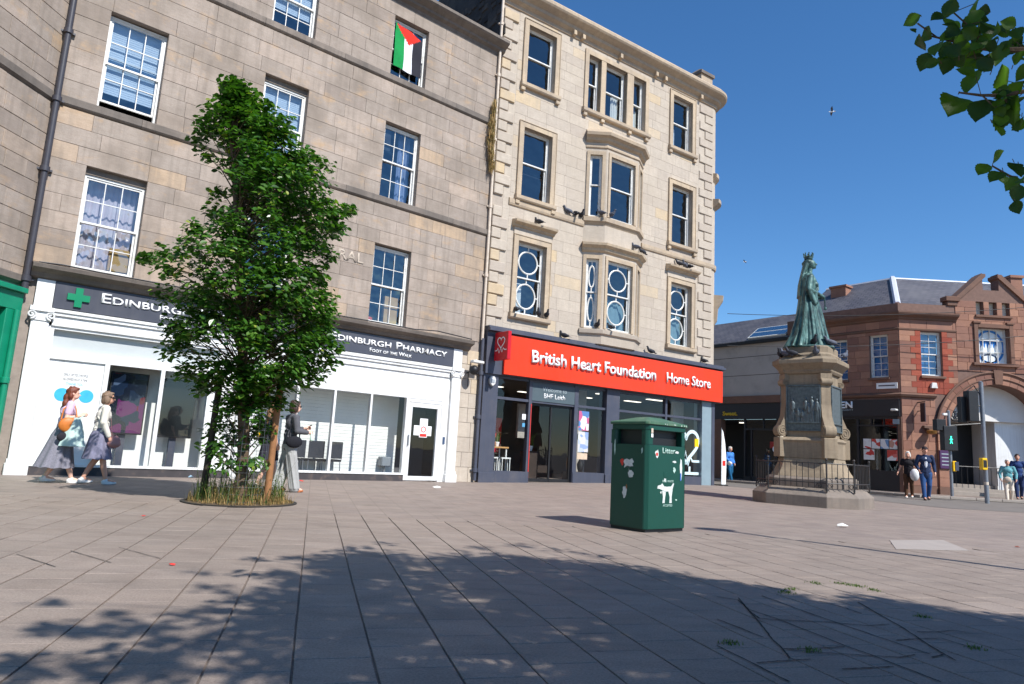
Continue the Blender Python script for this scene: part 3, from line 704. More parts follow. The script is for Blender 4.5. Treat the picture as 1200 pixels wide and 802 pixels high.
# ------------------------------------------------------------------ pharmacy shopfront (parts of the tenement)
def part(name, mat, parent, *boxes, bevel=0.0, smooth=None, label=None):
    m = MB()
    for b in boxes: m.box(*b)
    o = m.build(name, mat, parent, bevel=bevel, smooth=smooth)
    if label: o['label'] = label
    return o
def qpane(parent, a, b, c, d, y, glass, name='pane'):
    m = MB(); m.quad((a, y, c), (b, y, c), (b, y, d), (a, y, d)); return m.build(name, glass, parent)
def scroll(m, cx, cz, y0, y1, r, turns=1.6, s=1):
    pts = [(cx + s * r * (1 - 0.85 * k / 22) * cos(-pi / 2 + 2 * pi * turns * k / 22), cz + r * (1 - 0.85 * k / 22) * sin(-pi / 2 + 2 * pi * turns * k / 22)) for k in range(23)]
    for p, q in zip(pts, pts[1:]): m.tube([(p[0], y0, p[1]), (q[0], y0, q[1])], r * 0.2, 6)
for a, b in ((-11.17, -10.87), (-7.05, -6.72), (-1.11, -0.80)):
    p = part('pilaster', M_WHITE, ten, (a, b, -0.10, 0.2, 0.3, 2.98), (a - 0.02, b + 0.02, -0.12, 0.2, 0.22, 0.30), bevel=0.006)
    part('pilaster_base', M_WHITE, p, (a - 0.04, b + 0.04, -0.15, 0.2, -0.02, 0.22), bevel=0.012)
    m = MB(); m.box(a - 0.05, b + 0.05, -0.16, 0.2, 3.16, 3.25); m.box(a - 0.02, b + 0.02, -0.12, 0.2, 2.98, 3.16)
    scroll(m, a - 0.01, 3.08, -0.135, 0, 0.085); scroll(m, b + 0.01, 3.08, -0.135, 0, 0.085, s=-1); m.build('capital', M_WHITE, p, smooth=30)
    if a != -7.05: part('pilaster_block', M_WHITE, p, (a, b, -0.09, 0.2, 3.25, 3.80))
part('entablature', M_WHITE, ten, (-10.82, -7.10, -0.06, 0.22, 2.92, 3.25), (-10.82, -7.10, -0.10, -0.06, 3.12, 3.19), (-10.82, -7.10, -0.13, -0.06, 3.19, 3.25),
     (-6.67, -1.16, -0.06, 0.22, 2.95, 3.25), (-6.67, -1.16, -0.10, -0.06, 3.10, 3.17), (-6.67, -1.16, -0.13, -0.06, 3.17, 3.25), (-7.1, -6.67, -0.05, 0.2, 3.25, 3.26))
part('fascia_backing', M_SLATEBLUE, ten, (-10.86, -1.12, 0.02, 0.3, 3.26, 3.82))
# left bay
lb = part('shop_frame', M_WHITE, ten, (-10.86, -7.06, -0.02, 0.10, 2.27, 2.44), (-10.86, -7.06, -0.02, 0.10, 2.86, 2.92), (-10.86, -10.76, -0.02, 0.10, 0.22, 2.27), (-9.79, -9.70, -0.02, 0.10, 0.22, 2.27),
          (-8.72, -8.64, -0.02, 0.10, 0.22, 2.27), (-7.72, -7.55, -0.02, 0.10, 0.22, 2.27), (-10.86, -7.06, -0.05, 0.10, 0.17, 0.22), (-7.55, -7.06, 0.0, 0.08, 0.22, 2.27), (-10.86, -10.76, -0.02, 0.1, 2.44, 2.86), (-7.55, -7.06, 0.0, 0.08, 2.44, 2.86))
part('shop_panel', M_WHITE, ten, (-10.76, -9.79, 0.02, 0.06, 0.22, 2.27))
part('inner_wall', M_SHUTTER, ten, (-10.86, -6.9, 0.62, 0.66, 0.0, 2.9), (-10.86, -7.0, 0.3, 0.62, 0.0, 0.05))
part('transom_panel', plain('frosted_vinyl', S(206, 208, 208), 0.5, 0.03, 3), ten, (-10.76, -7.55, 0.10, 0.12, 2.44, 2.86))
part('ceiling_panel', M_SHUTTER, ten, (-11.1, -0.9, 0.3, 1.2, 3.25, 3.3))
for a, b, c, d in ((-9.70, -8.72, 0.22, 2.27), (-8.64, -7.72, 0.22, 2.27), (-10.76, -7.55, 2.44, 2.86)): qpane(lb, a, b, c, d, 0.04, M_SHOPGLASS)
part('plinth', plain('dark_plinth', S(66, 62, 64), 0.8, 0.2, 4, 0.2, dirt=S(120, 100, 86), dscale=4), ten, (-10.87, -2.46, -0.03, 0.25, -0.05, 0.17))
# notice text on the left white panel
for k, (tx, mt) in enumerate((('ONLY UP TO 2 PEOPLE', M_SIGNGREY), ('ALLOWED IN AT A TIME', M_SIGNGREY), ('THANK YOU', None))):
    text_obj(tx, 'notice_text', mt or plain('blue_print', S(70, 170, 214), 0.5), -10.27, 1.96 - 0.09 * k, 0.05, ten, 0.02, 0.003, width=0.42 if k < 2 else 0.3, align='CENTER')
m = MB(); m.lathe([(0.0, 0), (0.13, 0), (0.13, 0.004), (0.0, 0.004)], n=24); o = m.build('notice_disc', plain('cyan_print', S(60, 176, 222), 0.5, 0.1, 9), ten); o.data.transform(Matrix.Translation((-10.46, 0.019, 1.58)) @ Matrix.Rotation(pi / 2, 4, 'X'))
o2 = inst(o.data.copy(), 'notice_disc', ten); o2.data.transform(Matrix.Translation((0.42, 0, 0.0)))
# right bay
rb = part('shop_frame', M_WHITE, ten, (-6.68, -1.12, -0.02, 0.10, 2.25, 2.95), (-6.68, -6.58, -0.02, 0.1, 0.22, 2.25), (-5.64, -5.58, -0.02, 0.1, 0.22, 2.25), (-4.66, -4.60, -0.02, 0.1, 0.22, 2.25), (-3.62, -3.56, -0.02, 0.1, 0.22, 2.25), (-2.52, -2.44, -0.02, 0.1, 0.22, 2.25),
          (-6.68, -2.44, -0.05, 0.10, 0.17, 0.22), (-1.34, -1.12, -0.02, 0.1, 0.0, 2.25))
part('frieze_panel', M_WHITE, ten, (-6.5, -1.35, -0.026, -0.02, 2.34, 2.88))
for a, b in ((-6.58, -5.64), (-5.58, -4.66), (-4.60, -3.62), (-3.56, -2.52)): qpane(rb, a, b, 0.22, 2.25, 0.04, M_SHOPGLASS)
sh = MB(); z = 0.1
while z < 2.9: sh.box(-6.7, -2.30, 0.74, 0.775, z, z + 0.082); sh.box(-6.7, -2.30, 0.765, 0.79, z + 0.082, z + 0.09); z += 0.09
sh.build('roller_shutter', M_SHUTTER, ten)
part('inner_wall', M_ROOM, ten, (-2.29, -0.82, 1.6, 1.64, 0, 2.9), (-6.7, -0.82, 0.3, 1.6, -0.02, 0.02))
dr = part('door', M_WHITE, ten, (-2.44, -2.30, 0.0, 0.07, 0.03, 2.14), (-1.47, -1.34, 0.0, 0.07, 0.03, 2.14), (-2.30, -1.47, 0.0, 0.07, 2.02, 2.14), (-2.30, -1.47, 0.0, 0.07, 0.03, 0.14), (-2.44, -1.34, -0.01, 0.08, 2.15, 2.25))
qpane(dr, -2.30, -1.47, 0.14, 2.02, 0.04, M_SHOPGLASS)
part('door_handle', M_GALV, dr, (-2.40, -2.37, -0.05, -0.02, 0.95, 1.25)); part('keypad', plain('blue_pad', S(60, 80, 110), 0.5), ten, (-1.25, -1.18, -0.04, -0.02, 1.05, 1.25))
part('notice', M_LETTER, dr, (-2.20, -1.62, 0.02, 0.026, 1.25, 1.52)); part('notice', M_LETTER, dr, (-2.02, -1.76, 0.015, 0.019, 1.2, 1.72))
m = MB(); m.lathe([(0.06, 0), (0.085, 0), (0.085, 0.003), (0.06, 0.003), (0.06, 0)], n=20, caps=False); o = m.build('notice_ring', M_REDLIT, dr); o.data.transform(Matrix.Translation((-1.89, 0.015, 1.42)) @ Matrix.Rotation(pi / 2, 4, 'X'))
part('notice_band', M_REDLIT, dr, (-2.0, -1.78, 0.011, 0.0145, 1.22, 1.3))
# pharmacy sign: its own thing
sg = thing('shop_sign', 'charcoal pharmacy sign board with white lettering and green crosses', 'sign', J, A1)
part('board', M_SIGNGREY, sg, (-10.86, -1.12, -0.10, 0.01, 3.27, 3.80))
for x0, tw in ((-10.06, 3.02), (-4.86, 3.50)):
    wd = 3.60; x0 = -10.05 if x0 < -9 else -4.96
    text_obj('Edinburgh Pharmacy', 'lettering', M_LETTER, x0, 3.515, 0.20, sg, -0.10, 0.02, width=wd, smallcaps=True, bold=0.012)
    text_obj('Foot of the Walk', 'lettering', M_LETTER, x0 + 1.13, 3.345, 0.105, sg, -0.10, 0.015, width=1.3, smallcaps=True, bold=0.012)
    cx = x0 - 0.40; cz = 3.535
    part('green_cross', M_CROSS, sg, (cx - 0.065, cx + 0.065, -0.14, -0.10, cz - 0.195, cz + 0.195), (cx - 0.195, cx - 0.065, -0.14, -0.10, cz - 0.065, cz + 0.065), (cx + 0.065, cx + 0.195, -0.14, -0.10, cz - 0.065, cz + 0.065))
# faded painted letters on the stone
text_obj('RAL', 'faded_lettering', M_GHOST, -4.92, 5.66, 0.26, ten, -0.027, 0.002, width=0.72, bold=0.02)
# cable along the shop cornice
for pts in ([(-11.2, -0.12, 4.12), (-10.8, -0.10, 4.15), (-10.2, -0.2, 4.115), (-9.3, -0.16, 4.12), (-8.5, -0.2, 4.11), (-7.6, -0.12, 4.15), (-7, -0.2, 4.11)], [(-4.9, -0.2, 4.13), (-3.7, -0.28, 4.12), (-2.6, -0.26, 4.12), (-1.8, -0.2, 4.2), (-0.6, -0.22, 4.14)]):
    m = MB(); m.tube(pts, 0.016, 6); m.build('cable', M_BLACK, ten, smooth=60)
# screens inside the left bay
def screen(u0, u1, z0, z1, label, mat, draw=None):
    t = thing('display_screen', label, 'screen', J, A1)
    part('housing', M_BLACK, t, (u0, u1, 0.30, 0.37, z0, z1), bevel=0.01); part('panel', mat, t, (u0 + 0.03, u1 - 0.03, 0.292, 0.299, z0 + 0.03, z1 - 0.03))
    c = (u0 + u1) / 2; part('stand', M_SLATEBLUE, t, (c - 0.07, c + 0.07, 0.38, 0.46, 0.08, z0 + 0.4)); part('foot', M_SLATEBLUE, t, (c - 0.25, c + 0.25, 0.32, 0.6, 0.055, 0.08)); return t
def screen_mat():
    t = NT('poster_screen'); v = t.coord(); vo = t.n('ShaderNodeTexVoronoi'); vo.inputs['Scale'].default_value = 3.2; vo.distance = 'CHEBYCHEV'; t.l(t.coord((1, 1, 1), 0.5), vo.inputs['Vector'])
    c = t.ramp(vo.outputs['Color'], [(0.0, S(16, 24, 42)), (0.35, S(24, 38, 60)), (0.45, S(76, 92, 116)), (0.55, S(96, 26, 40)), (0.66, S(92, 30, 84)), (0.8, S(20, 26, 44)), (1, S(40, 64, 96))], 'CONSTANT')
    t.pbr(c, 0.15, 0, None, 0.5); return t.m
s1 = screen(-9.60, -8.87, 0.86, 2.17, 'lit upright screen with blue and magenta picture in pharmacy window', screen_mat())
s2 = screen(-8.58, -7.86, 0.84, 2.13, 'blank black upright screen in pharmacy window beside the tree', plain('blank_screen', S(26, 28, 30), 0.15, 0.1, 2))
# waiting room chairs
def chair(u, label, y=0.5):
    t = thing('waiting_chair', label, 'chair', J, A1)
    part('seat', M_BLACK, t, (u - 0.22, u + 0.22, y - 0.2, y + 0.2, 0.44, 0.50), bevel=0.01); part('backrest', plain('dark_plastic', S(44, 46, 52), 0.5), t, (u - 0.21, u + 0.21, y - 0.245, y - 0.205, 0.52, 0.95), bevel=0.01)
    for sx in (-1, 1):
        for yy in (y - 0.2, y + 0.18): m = MB(); m.tube([(u + sx * 0.2, yy, 0.02), (u + sx * 0.18, yy, 0.45)], 0.012, 6); m.build('leg', M_GALV, t)
    m = MB(); m.tube([(u - 0.2, y - 0.225, 0.5), (u - 0.2, y - 0.225, 0.8), (u + 0.2, y - 0.225, 0.8), (u + 0.2, y - 0.225, 0.5)], 0.01, 6); m.build('back_frame', M_GALV, t)
for u, l in ((-5.36, 'dark chair behind pharmacy glass just right of the woman in grey'), (-4.86, 'dark chair behind pharmacy glass left of the first mullion'), (-4.36, 'dark chair behind pharmacy glass right of the first mullion')): chair(u, l)
t = thing('waiting_chair', 'grey low stool behind pharmacy glass next to the door', 'stool', J, A1)
part('seat', plain('grey_plastic', S(128, 134, 140), 0.5), t, (-2.86, -2.58, 0.45, 0.7, 0.36, 0.62), bevel=0.02); part('leg', M_GALV, t, (-2.74, -2.70, 0.55, 0.6, 0.02, 0.36))
# floodlight with camera on the stone pier
t = thing('security_camera', 'white security camera over a dark floodlight on the stone pier', 'camera', J, A1)
m = MB(); m.box(-0.62, -0.22, -0.42, -0.26, 3.44, 3.52); m.box(-0.45, -0.40, -0.30, 0.0, 3.50, 3.56); m.build('housing', M_WINWHITE, t, bevel=0.015)
m = MB(); m.lathe([(0.13, 0), (0.15, 0.05), (0.10, 0.16), (0.04, 0.2)], n=16); o = m.build('floodlight', M_BLACK, t, smooth=40); o.data.transform(Matrix.Translation((-0.55, -0.30, 3.2)) @ Matrix.Rotation(radians(65), 4, 'X'))
m = MB(); m.tube([(-0.55, -0.1, 3.15), (-0.55, -0.1, 2.75)], 0.012, 6); m.tube([(-0.55, -0.2, 3.2), (-0.55, 0, 3.15)], 0.02, 6); m.build('bracket', M_BLACK, t)

# ------------------------------------------------------------------ green shop building at the left edge
C0 = (J[0] - 11.42 * cos(A1), J[1] - 11.42 * sin(A1), 0); A0 = radians(84.0)
grn = thing('corner_building', 'grey stone building with green painted shopfront at the left edge', 'building', C0, A0)
g_ops = [(-3.4, -2.25, 4.3, 6.4), (-3.4, -2.25, 7.8, 10.0), (-3.4, -2.25, 11.3, 13.3)]
w = wall('wall', grn, -9, 0, -0.1, 14, g_ops + [(-8.8, -0.35, -0.2, 3.4)], M_MORTAR)
ashlar(w, -5.5, 0, [(3.65, 4.3, 0.33), (4.3, 6.4, 0.35), (6.4, 7.44, 0.35), (7.67, 7.8, 0.2), (7.8, 10.0, 0.37), (10.0, 11.04, 0.36), (11.3, 13.3, 0.4)], g_ops, M_GREYSTONE, 0.5, 1.0, 21, tonefn=t1)
m = MB(); cornice(m, -9, 0.0, [(0, 7.44), (0.07, 7.5), (0.07, 7.65), (0, 7.67)], 0.3); m.build('sill_course', M_GREYTRIM, grn)
m = MB(); cornice(m, -9, 0.0, [(0, 3.62), (0.10, 3.68), (0.10, 3.80), (0, 3.84)], 0.3); m.build('string_course', M_GREYTRIM, grn)
for o_ in g_ops: sash(grn, o_[0], o_[1], o_[2], o_[3])
room(grn, -8.9, -0.02, 0.33, 4, 3.7, 13.9, M_ROOM)
sf = part('shopfront', M_GREENSHOP, grn, (-9, 0.0, -0.12, 0.3, 3.10, 3.45), (-9, 0.0, -0.2, 0.1, 3.45, 3.55), (-0.35, 0.0, -0.12, 0.3, -0.05, 3.10), (-9, -0.35, 0.02, 0.3, -0.05, 0.5), (-1.1, -0.95, -0.06, 0.3, 0.5, 3.1), (-9, -0.35, 0.08, 0.3, 0.5, 3.1), bevel=0.01)
m = MB(); m.tube([(-0.16, -0.17, 0.05), (-0.16, -0.17, 3.1)], 0.05, 10); m.lathe([(0.05, -0.06), (0.075, -0.05), (0.075, 0.05), (0.05, 0.06)], (-0.16, -0.17, 1.75), 12); m.build('pipe', M_GREENSHOP, grn, smooth=40)
m = MB()
for a, b in (((-9, 0.0), (-9, 8)), ((-9, 8), (0, 8)), ((0, 8), (0, 0.33))): m.quad((*a, -0.1), (*b, -0.1), (*b, 14), (*a, 14))
m.quad((-9, 0, 14), (0, 0, 14), (0, 8, 14), (-9, 8, 14)); m.build('side_wall', M_RUBBLE, grn)

# ------------------------------------------------------------------ cream sandstone tenement with the charity shop
A2 = radians(34.5)
bhf = thing('tenement_building', 'cream sandstone tenement with bay window above a charity shop', 'building', J, A2)
wl = [(1.03, 2.20, 13.0, 15.1), (3.69, 4.29, 13.03, 15.1), (4.52, 5.58, 13.03, 15.1), (5.91, 6.55, 13.03, 15.1), (8.08, 9.2, 13.0, 15.15), (1.05, 2.22, 9.1, 11.45), (8.1, 9.26, 9.14, 11.47), (1.07, 2.2, 5.24, 7.6), (8.12, 9.28, 5.2, 7.58)]
bayop = (3.86, 6.42, 4.95, 11.95); XE = 10.45; RC = 0.6
w = wall('wall', bhf, 0.0, XE, -0.1, 15.8, wl + [bayop, (0.10, 10.44, -0.2, 4.5)], M_CREAMMORTAR)
zon = [(4.5, 5.22, 0.36), (5.22, 7.59, 0.395), (7.59, 8.70, 0.37), (8.92, 9.12, 0.2), (9.12, 11.46, 0.39), (11.46, 13.02, 0.39), (13.02, 15.12, 0.35), (15.12, 15.6, 0.48)]
qz = courses(4.62, 15.3, 0.36)
def t2(r, u, z):
    t = r.betavariate(2.2, 2.6) * 0.85
    return r.uniform(0.85, 1) if r.random() < 0.07 else t
ashlar(w, 0.66, 9.62, zon, wl + [(3.74, 6.53, 4.5, 12.3)], M_CREAM, 0.55, 1.15, 31, proud=0.008, gap=0.0018, ch=0.003, vary=0.0012, tonefn=t2)
for k, (a, b) in enumerate(zip(qz, qz[1:])):
    if 8.68 < (a + b) / 2 < 8.94: continue
    L = 0.60 if k % 2 else 0.36; t_ = rng.choice([0.1, 0.3, 0.5, 0.95, 1.0])
    m = MB(); m.stone(0.02, L, a + 0.014, b - 0.014, 0.07, 0.02, 0, t_); m.build('quoin', M_CREAM, w)
    if k % 2: m = MB(); m.stone(9.66, 10.44, a + 0.012, b - 0.012, 0.055, 0.018, 0, rng.random() * 0.5); m.build('quoin', M_CREAM, w)
    else: m = MB(); m.stone(9.98, 10.44, a + 0.012, b - 0.012, 0.055, 0.018, 0, rng.random() * 0.5); m.build('quoin', M_CREAM, w)
m = MB()   # plain courses beside quoins
for a, b in zip(qz, qz[1:]): m.stone(0.40, 0.66, a, b, 0.008, 0.003, 0, 0.4)
m.build('plain_stone', M_CREAM, w); m = MB()
for a, b in zip(qz, qz[1:]): m.stone(9.62, 9.98, a, b, 0.008, 0.003, 0, 0.4)
m.build('plain_stone', M_CREAM, w)
def sweep(m, path, prof, tone=0.5, closed=False):
    """profile (out, z) swept along a plan path; outward is to the right of travel for increasing u (towards -y)"""
    n = len(path); k = len(prof); vs = []
    for i in range(n):
        p = Vector(path[i]); d1 = (Vector(path[i]) - Vector(path[i - 1])).normalized() if i else None; d2 = (Vector(path[i + 1]) - Vector(path[i])).normalized() if i < n - 1 else None
        d1 = d1 or d2; d2 = d2 or d1; n1 = Vector((d1.y, -d1.x)); n2 = Vector((d2.y, -d2.x)); nn = (n1 + n2); nn /= max(0.3, nn.length_squared / 2)
        for o, z in prof: vs.append((p.x + nn.x * o, p.y + nn.y * o, z))
    fs = [(i * k + j, (i + 1) * k + j, (i + 1) * k + j + 1, i * k + j + 1) for i in range(n - 1) for j in range(k - 1)]
    fs += [tuple(range(k)), tuple(range(n * k - 1, (n - 1) * k - 1, -1))]
    return m.add(vs, fs, tone)
curve = [(XE + RC * sin(t * pi / 20), RC - RC * cos(t * pi / 20)) for t in range(1, 11)]
path = [(0.0, 0.0), (XE, 0.0)] + curve + [(XE + RC, 9.5)]
m = MB(); vs = []
for p in path[1:]: vs += [(p[0], p[1], -0.1), (p[0], p[1], 15.8)]
m.add(vs, [(2 * i, 2 * i + 2, 2 * i + 3, 2 * i + 1) for i in range(len(path) - 2)]); m.build('corner_wall', M_CREAM, bhf, smooth=30)
m = MB(); sweep(m, path, [(-0.05, 15.42), (0.05, 15.45), (0.07, 15.56), (0.20, 15.64), (0.22, 15.74), (0.42, 15.86), (0.46, 15.92), (0.46, 16.02), (0.40, 16.08), (0.34, 16.16), (-0.3, 16.2)], 0.3); m.build('cornice', M_CREAMTRIM, bhf)
for u in (2.9, 3.3, 5.13, 7.0, 7.5, 9.6): part('bracket', M_CREAMTRIM, bhf, (u - 0.06, u + 0.06, -0.2, -0.012, 15.46, 15.63))
m = MB(); sweep(m, [(0.62, 0), (3.74, 0)], [(-0.02, 8.66), (0.05, 8.70), (0.07, 8.76), (0.07, 8.90), (-0.02, 8.94)], 0.3); m.build('string_course', M_CREAMTRIM, bhf)
m = MB(); sweep(m, [(6.53, 0), (XE, 0)] + curve + [(XE + RC, 9.5)], [(-0.02, 8.50), (0.05, 8.54), (0.07, 8.60), (0.07, 8.72), (-0.02, 8.76)], 0.3); m.build('string_course', M_CREAMTRIM, bhf)
for zz, o_ in ((11.3, 0.25), (12.4, 0.16)):
    m = MB(); sweep(m, curve + [(XE + RC, 9.5)], [(0, zz - 0.2), (o_ * 0.5, zz - 0.1), (o_, zz), (o_, zz + 0.15), (0, zz + 0.2)], 0.3); m.build('corner_band', M_CREAMTRIM, bhf)
m = MB(); sweep(m, curve[2:6], [(0, 6.3), (0.12, 6.5), (0.16, 7.0), (0.34, 7.3), (0.36, 7.5), (0, 7.55)], 0.3); m.build('corner_corbel', M_CREAMTRIM, bhf)
m = MB(); m.quad((0, 0.3, 16.15), (XE + RC, 0.3, 16.15), (XE + RC, 4.5, 18), (0, 4.5, 18)); m.quad((0, 4.5, 18), (XE + RC, 4.5, 18), (XE + RC, 9.5, 16), (0, 9.5, 16))
rf = m.build('roof', M_SLATE, bhf); uvl = rf.data.uv_layers.new(name='UV')
for lo in rf.data.loops: v = rf.data.vertices[lo.vertex_index].co; uvl.data[lo.index].uv = (v.x, v.y * 1.15)
m = MB(); m.quad((0, 9.5, -0.1), (0, 0.0, -0.1), (0, 0.0, 16.1), (0, 9.5, 16.1)); m.quad((XE + RC, 9.5, -0.1), (0, 9.5, -0.1), (0, 9.5, 16), (XE + RC, 9.5, 16)); m.add([(0, 0.3, 16.1), (0, 9.5, 16), (0, 4.5, 18.4)], [(0, 1, 2)]); gw = m.build('gable_wall', M_RUBBLE, bhf)
r3 = random.Random(5); m = MB()
for k in range(240):
    y = r3.uniform(0.1, 9); z = r3.uniform(13.7, 16.6); s_ = r3.uniform(0.1, 0.28); m.add([(-0.02 - r3.random() * 0.03, y + a * s_, z + b * s_ * 0.6) for a, b in ((-1, -1), (1, -0.9), (1.1, 0.8), (-0.9, 1))] + [(0.0, y + a * s_ * 1.15, z + b * s_ * 0.7) for a, b in ((-1, -1), (1, -0.9), (1.1, 0.8), (-0.9, 1))], [(3, 2, 1, 0)] + [(i, (i + 1) % 4, (i + 1) % 4 + 4, i + 4) for i in range(4)], r3.random())
o = m.build('rubble_stones', M_RUBBLE, gw); o['kind'] = 'stuff'
ch = part('chimney', M_CREAMTRIM, bhf, (10.05, 10.75, 0.25, 0.95, 16.0, 16.95)); m = MB(); m.zprism([(9.98, 0.18), (10.82, 0.18), (10.82, 1.02), (9.98, 1.02)], 16.95, 17.08); m.zprism([(9.98, 0.18), (10.82, 0.18), (10.82, 1.02), (9.98, 1.02)], 17.08, 17.3, pts1=[(10.2, 0.5), (10.6, 0.5), (10.6, 0.8), (10.2, 0.8)]); m.build('chimney_cap', M_GREYTRIM, ch)
for z0, z1 in ((4.6, 8.4), (8.45, 12.3), (12.35, 15.75)): room(bhf, 0.05, XE - 0.05, 0.33, 4.5, z0, z1, M_ROOM)
def surround(a, b, c, d, wd=0.17, pr=0.06, sill=True, hood=False, feet=True):
    o = part('surround', M_CREAMTRIM, bhf, (a - wd, a, -pr, 0.02, c, d + wd), (b, b + wd, -pr, 0.02, c, d + wd), (a, b, -pr, 0.02, d, d + wd), (a - wd - 0.02, a - wd, -pr - 0.02, 0.0, c, d + wd + 0.02), (b + wd, b + wd + 0.02, -pr - 0.02, 0, c, d + wd + 0.02), (a - wd, b + wd, -pr - 0.02, 0, d + wd, d + wd + 0.02))
    if sill:
        m = MB(); sweep(m, [(a - wd - 0.06, 0), (b + wd + 0.06, 0)], [(0.0, c - 0.2), (0.12, c - 0.19), (0.15, c - 0.15), (0.15, c - 0.04), (0.02, c - 0.004)], 0.3); s_ = m.build('sill', M_CREAMTRIM, bhf)
        if feet:
            for x in (a - wd + 0.03, b + wd - 0.03): part('sill_bracket', M_CREAMTRIM, s_, (x - 0.08, x + 0.08, -0.11, -0.01, c - 0.33, c - 0.202), bevel=0.015)
    if hood:
        part('frieze', M_CREAM, bhf, (a - wd - 0.02, b + wd + 0.02, -0.05, -0.001, d + wd + 0.022, d + 0.42))
        m = MB(); sweep(m, [(a - wd - 0.10, 0), (b + wd + 0.10, 0)], [(0.0, d + 0.40), (0.10, d + 0.43), (0.12, d + 0.48), (0.26, d + 0.54), (0.28, d + 0.60), (0.0, d + 0.66)], 0.7); m.build('hood', M_CREAMTRIM, bhf)
for k, (a, b, c, d) in enumerate(wl):
    if k in (1, 2, 3): continue
    surround(a, b, c, d, hood=k in (7, 8), feet=k < 7)
part('surround', M_CREAMTRIM, bhf, (3.52, 3.69, -0.06, 0.02, 13.03, 15.27), (6.55, 6.72, -0.06, 0.02, 13.03, 15.27), (3.69, 6.55, -0.06, 0.02, 15.1, 15.27), (4.29, 4.52, -0.05, 0.25, 13.03, 15.1), (5.58, 5.91, -0.05, 0.25, 13.03, 15.1))
m = MB(); sweep(m, [(3.46, 0), (6.78, 0)], [(0.0, 12.83), (0.12, 12.84), (0.15, 12.88), (0.15, 12.99), (0.02, 13.03)], 0.3); s_ = m.build('sill', M_CREAMTRIM, bhf)
for x in (3.58, 4.4, 5.74, 6.62): part('sill_bracket', M_CREAMTRIM, s_, (x - 0.08, x + 0.08, -0.11, -0.01, 12.7, 12.828), bevel=0.015)
for k, (a, b, c, d) in enumerate(wl):
    wi = sash(bhf, a, b, c, d, 0.15, 1, 1, fw=0.055, glass=M_GLASS, ovals=k >= 7, split=0.52)
    if k in (5,): part('broken_pane_strip', M_BLACK, wi, (a + 0.12, b - 0.12, 0.3, 0.31, c + 0.9, c + 0.92))
    if k == 2: drapes(wi, a + 0.6, b - 0.1, c + 0.02, c + 1.1, 0.35, plain('white_sheet', S(226, 222, 214), 0.8, 0.04, 6), folds=3)
    if k == 3: drapes(wi, a + 0.1, b - 0.1, c + 0.02, c + 0.95, 0.35, MATS['white_sheet'], folds=3)
    if k == 7: part('white_board', M_WHITE, wi, (a + 0.1, a + 0.52, 0.42, 0.45, c + 0.05, c + 1.1))
    if k == 8: drapes(wi, a + 0.1, b - 0.1, c + 0.02, d - 1.15, 0.40, plain('teal_blind', S(126, 152, 158), 0.8, 0.05, 5), folds=4)
    if k in (4,): drapes(wi, a + 0.3, a + 0.55, c + 0.02, c + 1.0, 0.40, M_BLIND, folds=2)
# canted bay
BP = [(3.74, 0.0), (4.37, -0.42), (5.90, -0.42), (6.53, 0.0)]
bay = bpy.data.objects.new('bay_window', None); COL.objects.link(bay); bay.parent = bhf
def face_M(i):
    a, b = Vector((*BP[i], 0)), Vector((*BP[i + 1], 0)); d = (b - a); L = d.length; d.normalize(); return Matrix(((d.x, -d.y, 0, a.x), (d.y, d.x, 0, a.y), (0, 0, 1, 0), (0, 0, 0, 1))), L
for i in range(3):
    Mx, L = face_M(i); wd = 0.43 if i != 1 else 1.17; a, b = (L - wd) / 2, (L + wd) / 2; ops_ = [(a, b, 5.19, 7.58), (a, b, 9.10, 11.33)]
    fo = wall('bay_face', bay, 0, L, 4.95, 11.9, ops_, M_CREAM, 0.2)
    for v in fo.data.attributes['tone'].data: v.value = 0.35
    fo.data.transform(Mx)
    for c, d in ((5.19, 7.58), (9.10, 11.33)):
        su = part('surround', M_CREAMTRIM, bay, (a - 0.11, a, -0.035, 0.01, c, d + 0.13), (b, b + 0.11, -0.035, 0.01, c, d + 0.13), (a, b, -0.035, 0.01, d, d + 0.13)); su.data.transform(Mx)
        wi = sash(bhf, a, b, c, d, 0.08, 1, 1, fw=0.045, glass=M_GLASS, ovals=c < 8, split=0.52); wi.data.transform(Mx)
        if c < 8 and i == 1: drapes(wi, a + 0.1, b - 0.1, c + 0.02, c + 1.1, 0.3, MATS['teal_blind'], folds=4)
        for chd in wi.children: chd.data.transform(Mx)
def bayband(prof, mat=M_CREAMTRIM, name='bay_band', tone=0.3):
    m = MB(); sweep(m, BP, prof, tone); return m.build(name, mat, bay)
bayband([(-0.30, 4.50), (-0.10, 4.62), (0.0, 4.68), (0.02, 4.95), (0.09, 5.0), (0.11, 5.13), (0.0, 5.17)], M_CREAM, 'corbel')
bayband([(0.0, 7.80), (0.08, 7.86), (0.10, 7.94), (0.22, 8.02), (0.24, 8.10), (0.0, 8.18)], M_CREAMTRIM, 'bay_cornice', 0.8)
bayband([(0.0, 8.78), (0.05, 8.86), (0.10, 8.90), (0.10, 9.04), (0.0, 9.09)])
bayband([(0.0, 11.56), (0.04, 11.60), (0.04, 11.66), (0.0, 11.70)]); bayband([(0.0, 11.78), (0.1, 11.84), (0.14, 11.92), (0.24, 11.98), (0.26, 12.08), (0.20, 12.12), (-0.2, 12.42), (-0.4, 12.45)], M_CREAMTRIM, 'bay_cornice')
m = MB(); m.zprism([(p[0], p[1] + 0.001) for p in BP], 4.66, 4.94); m.build('bay_floor', M_CREAM, bay)
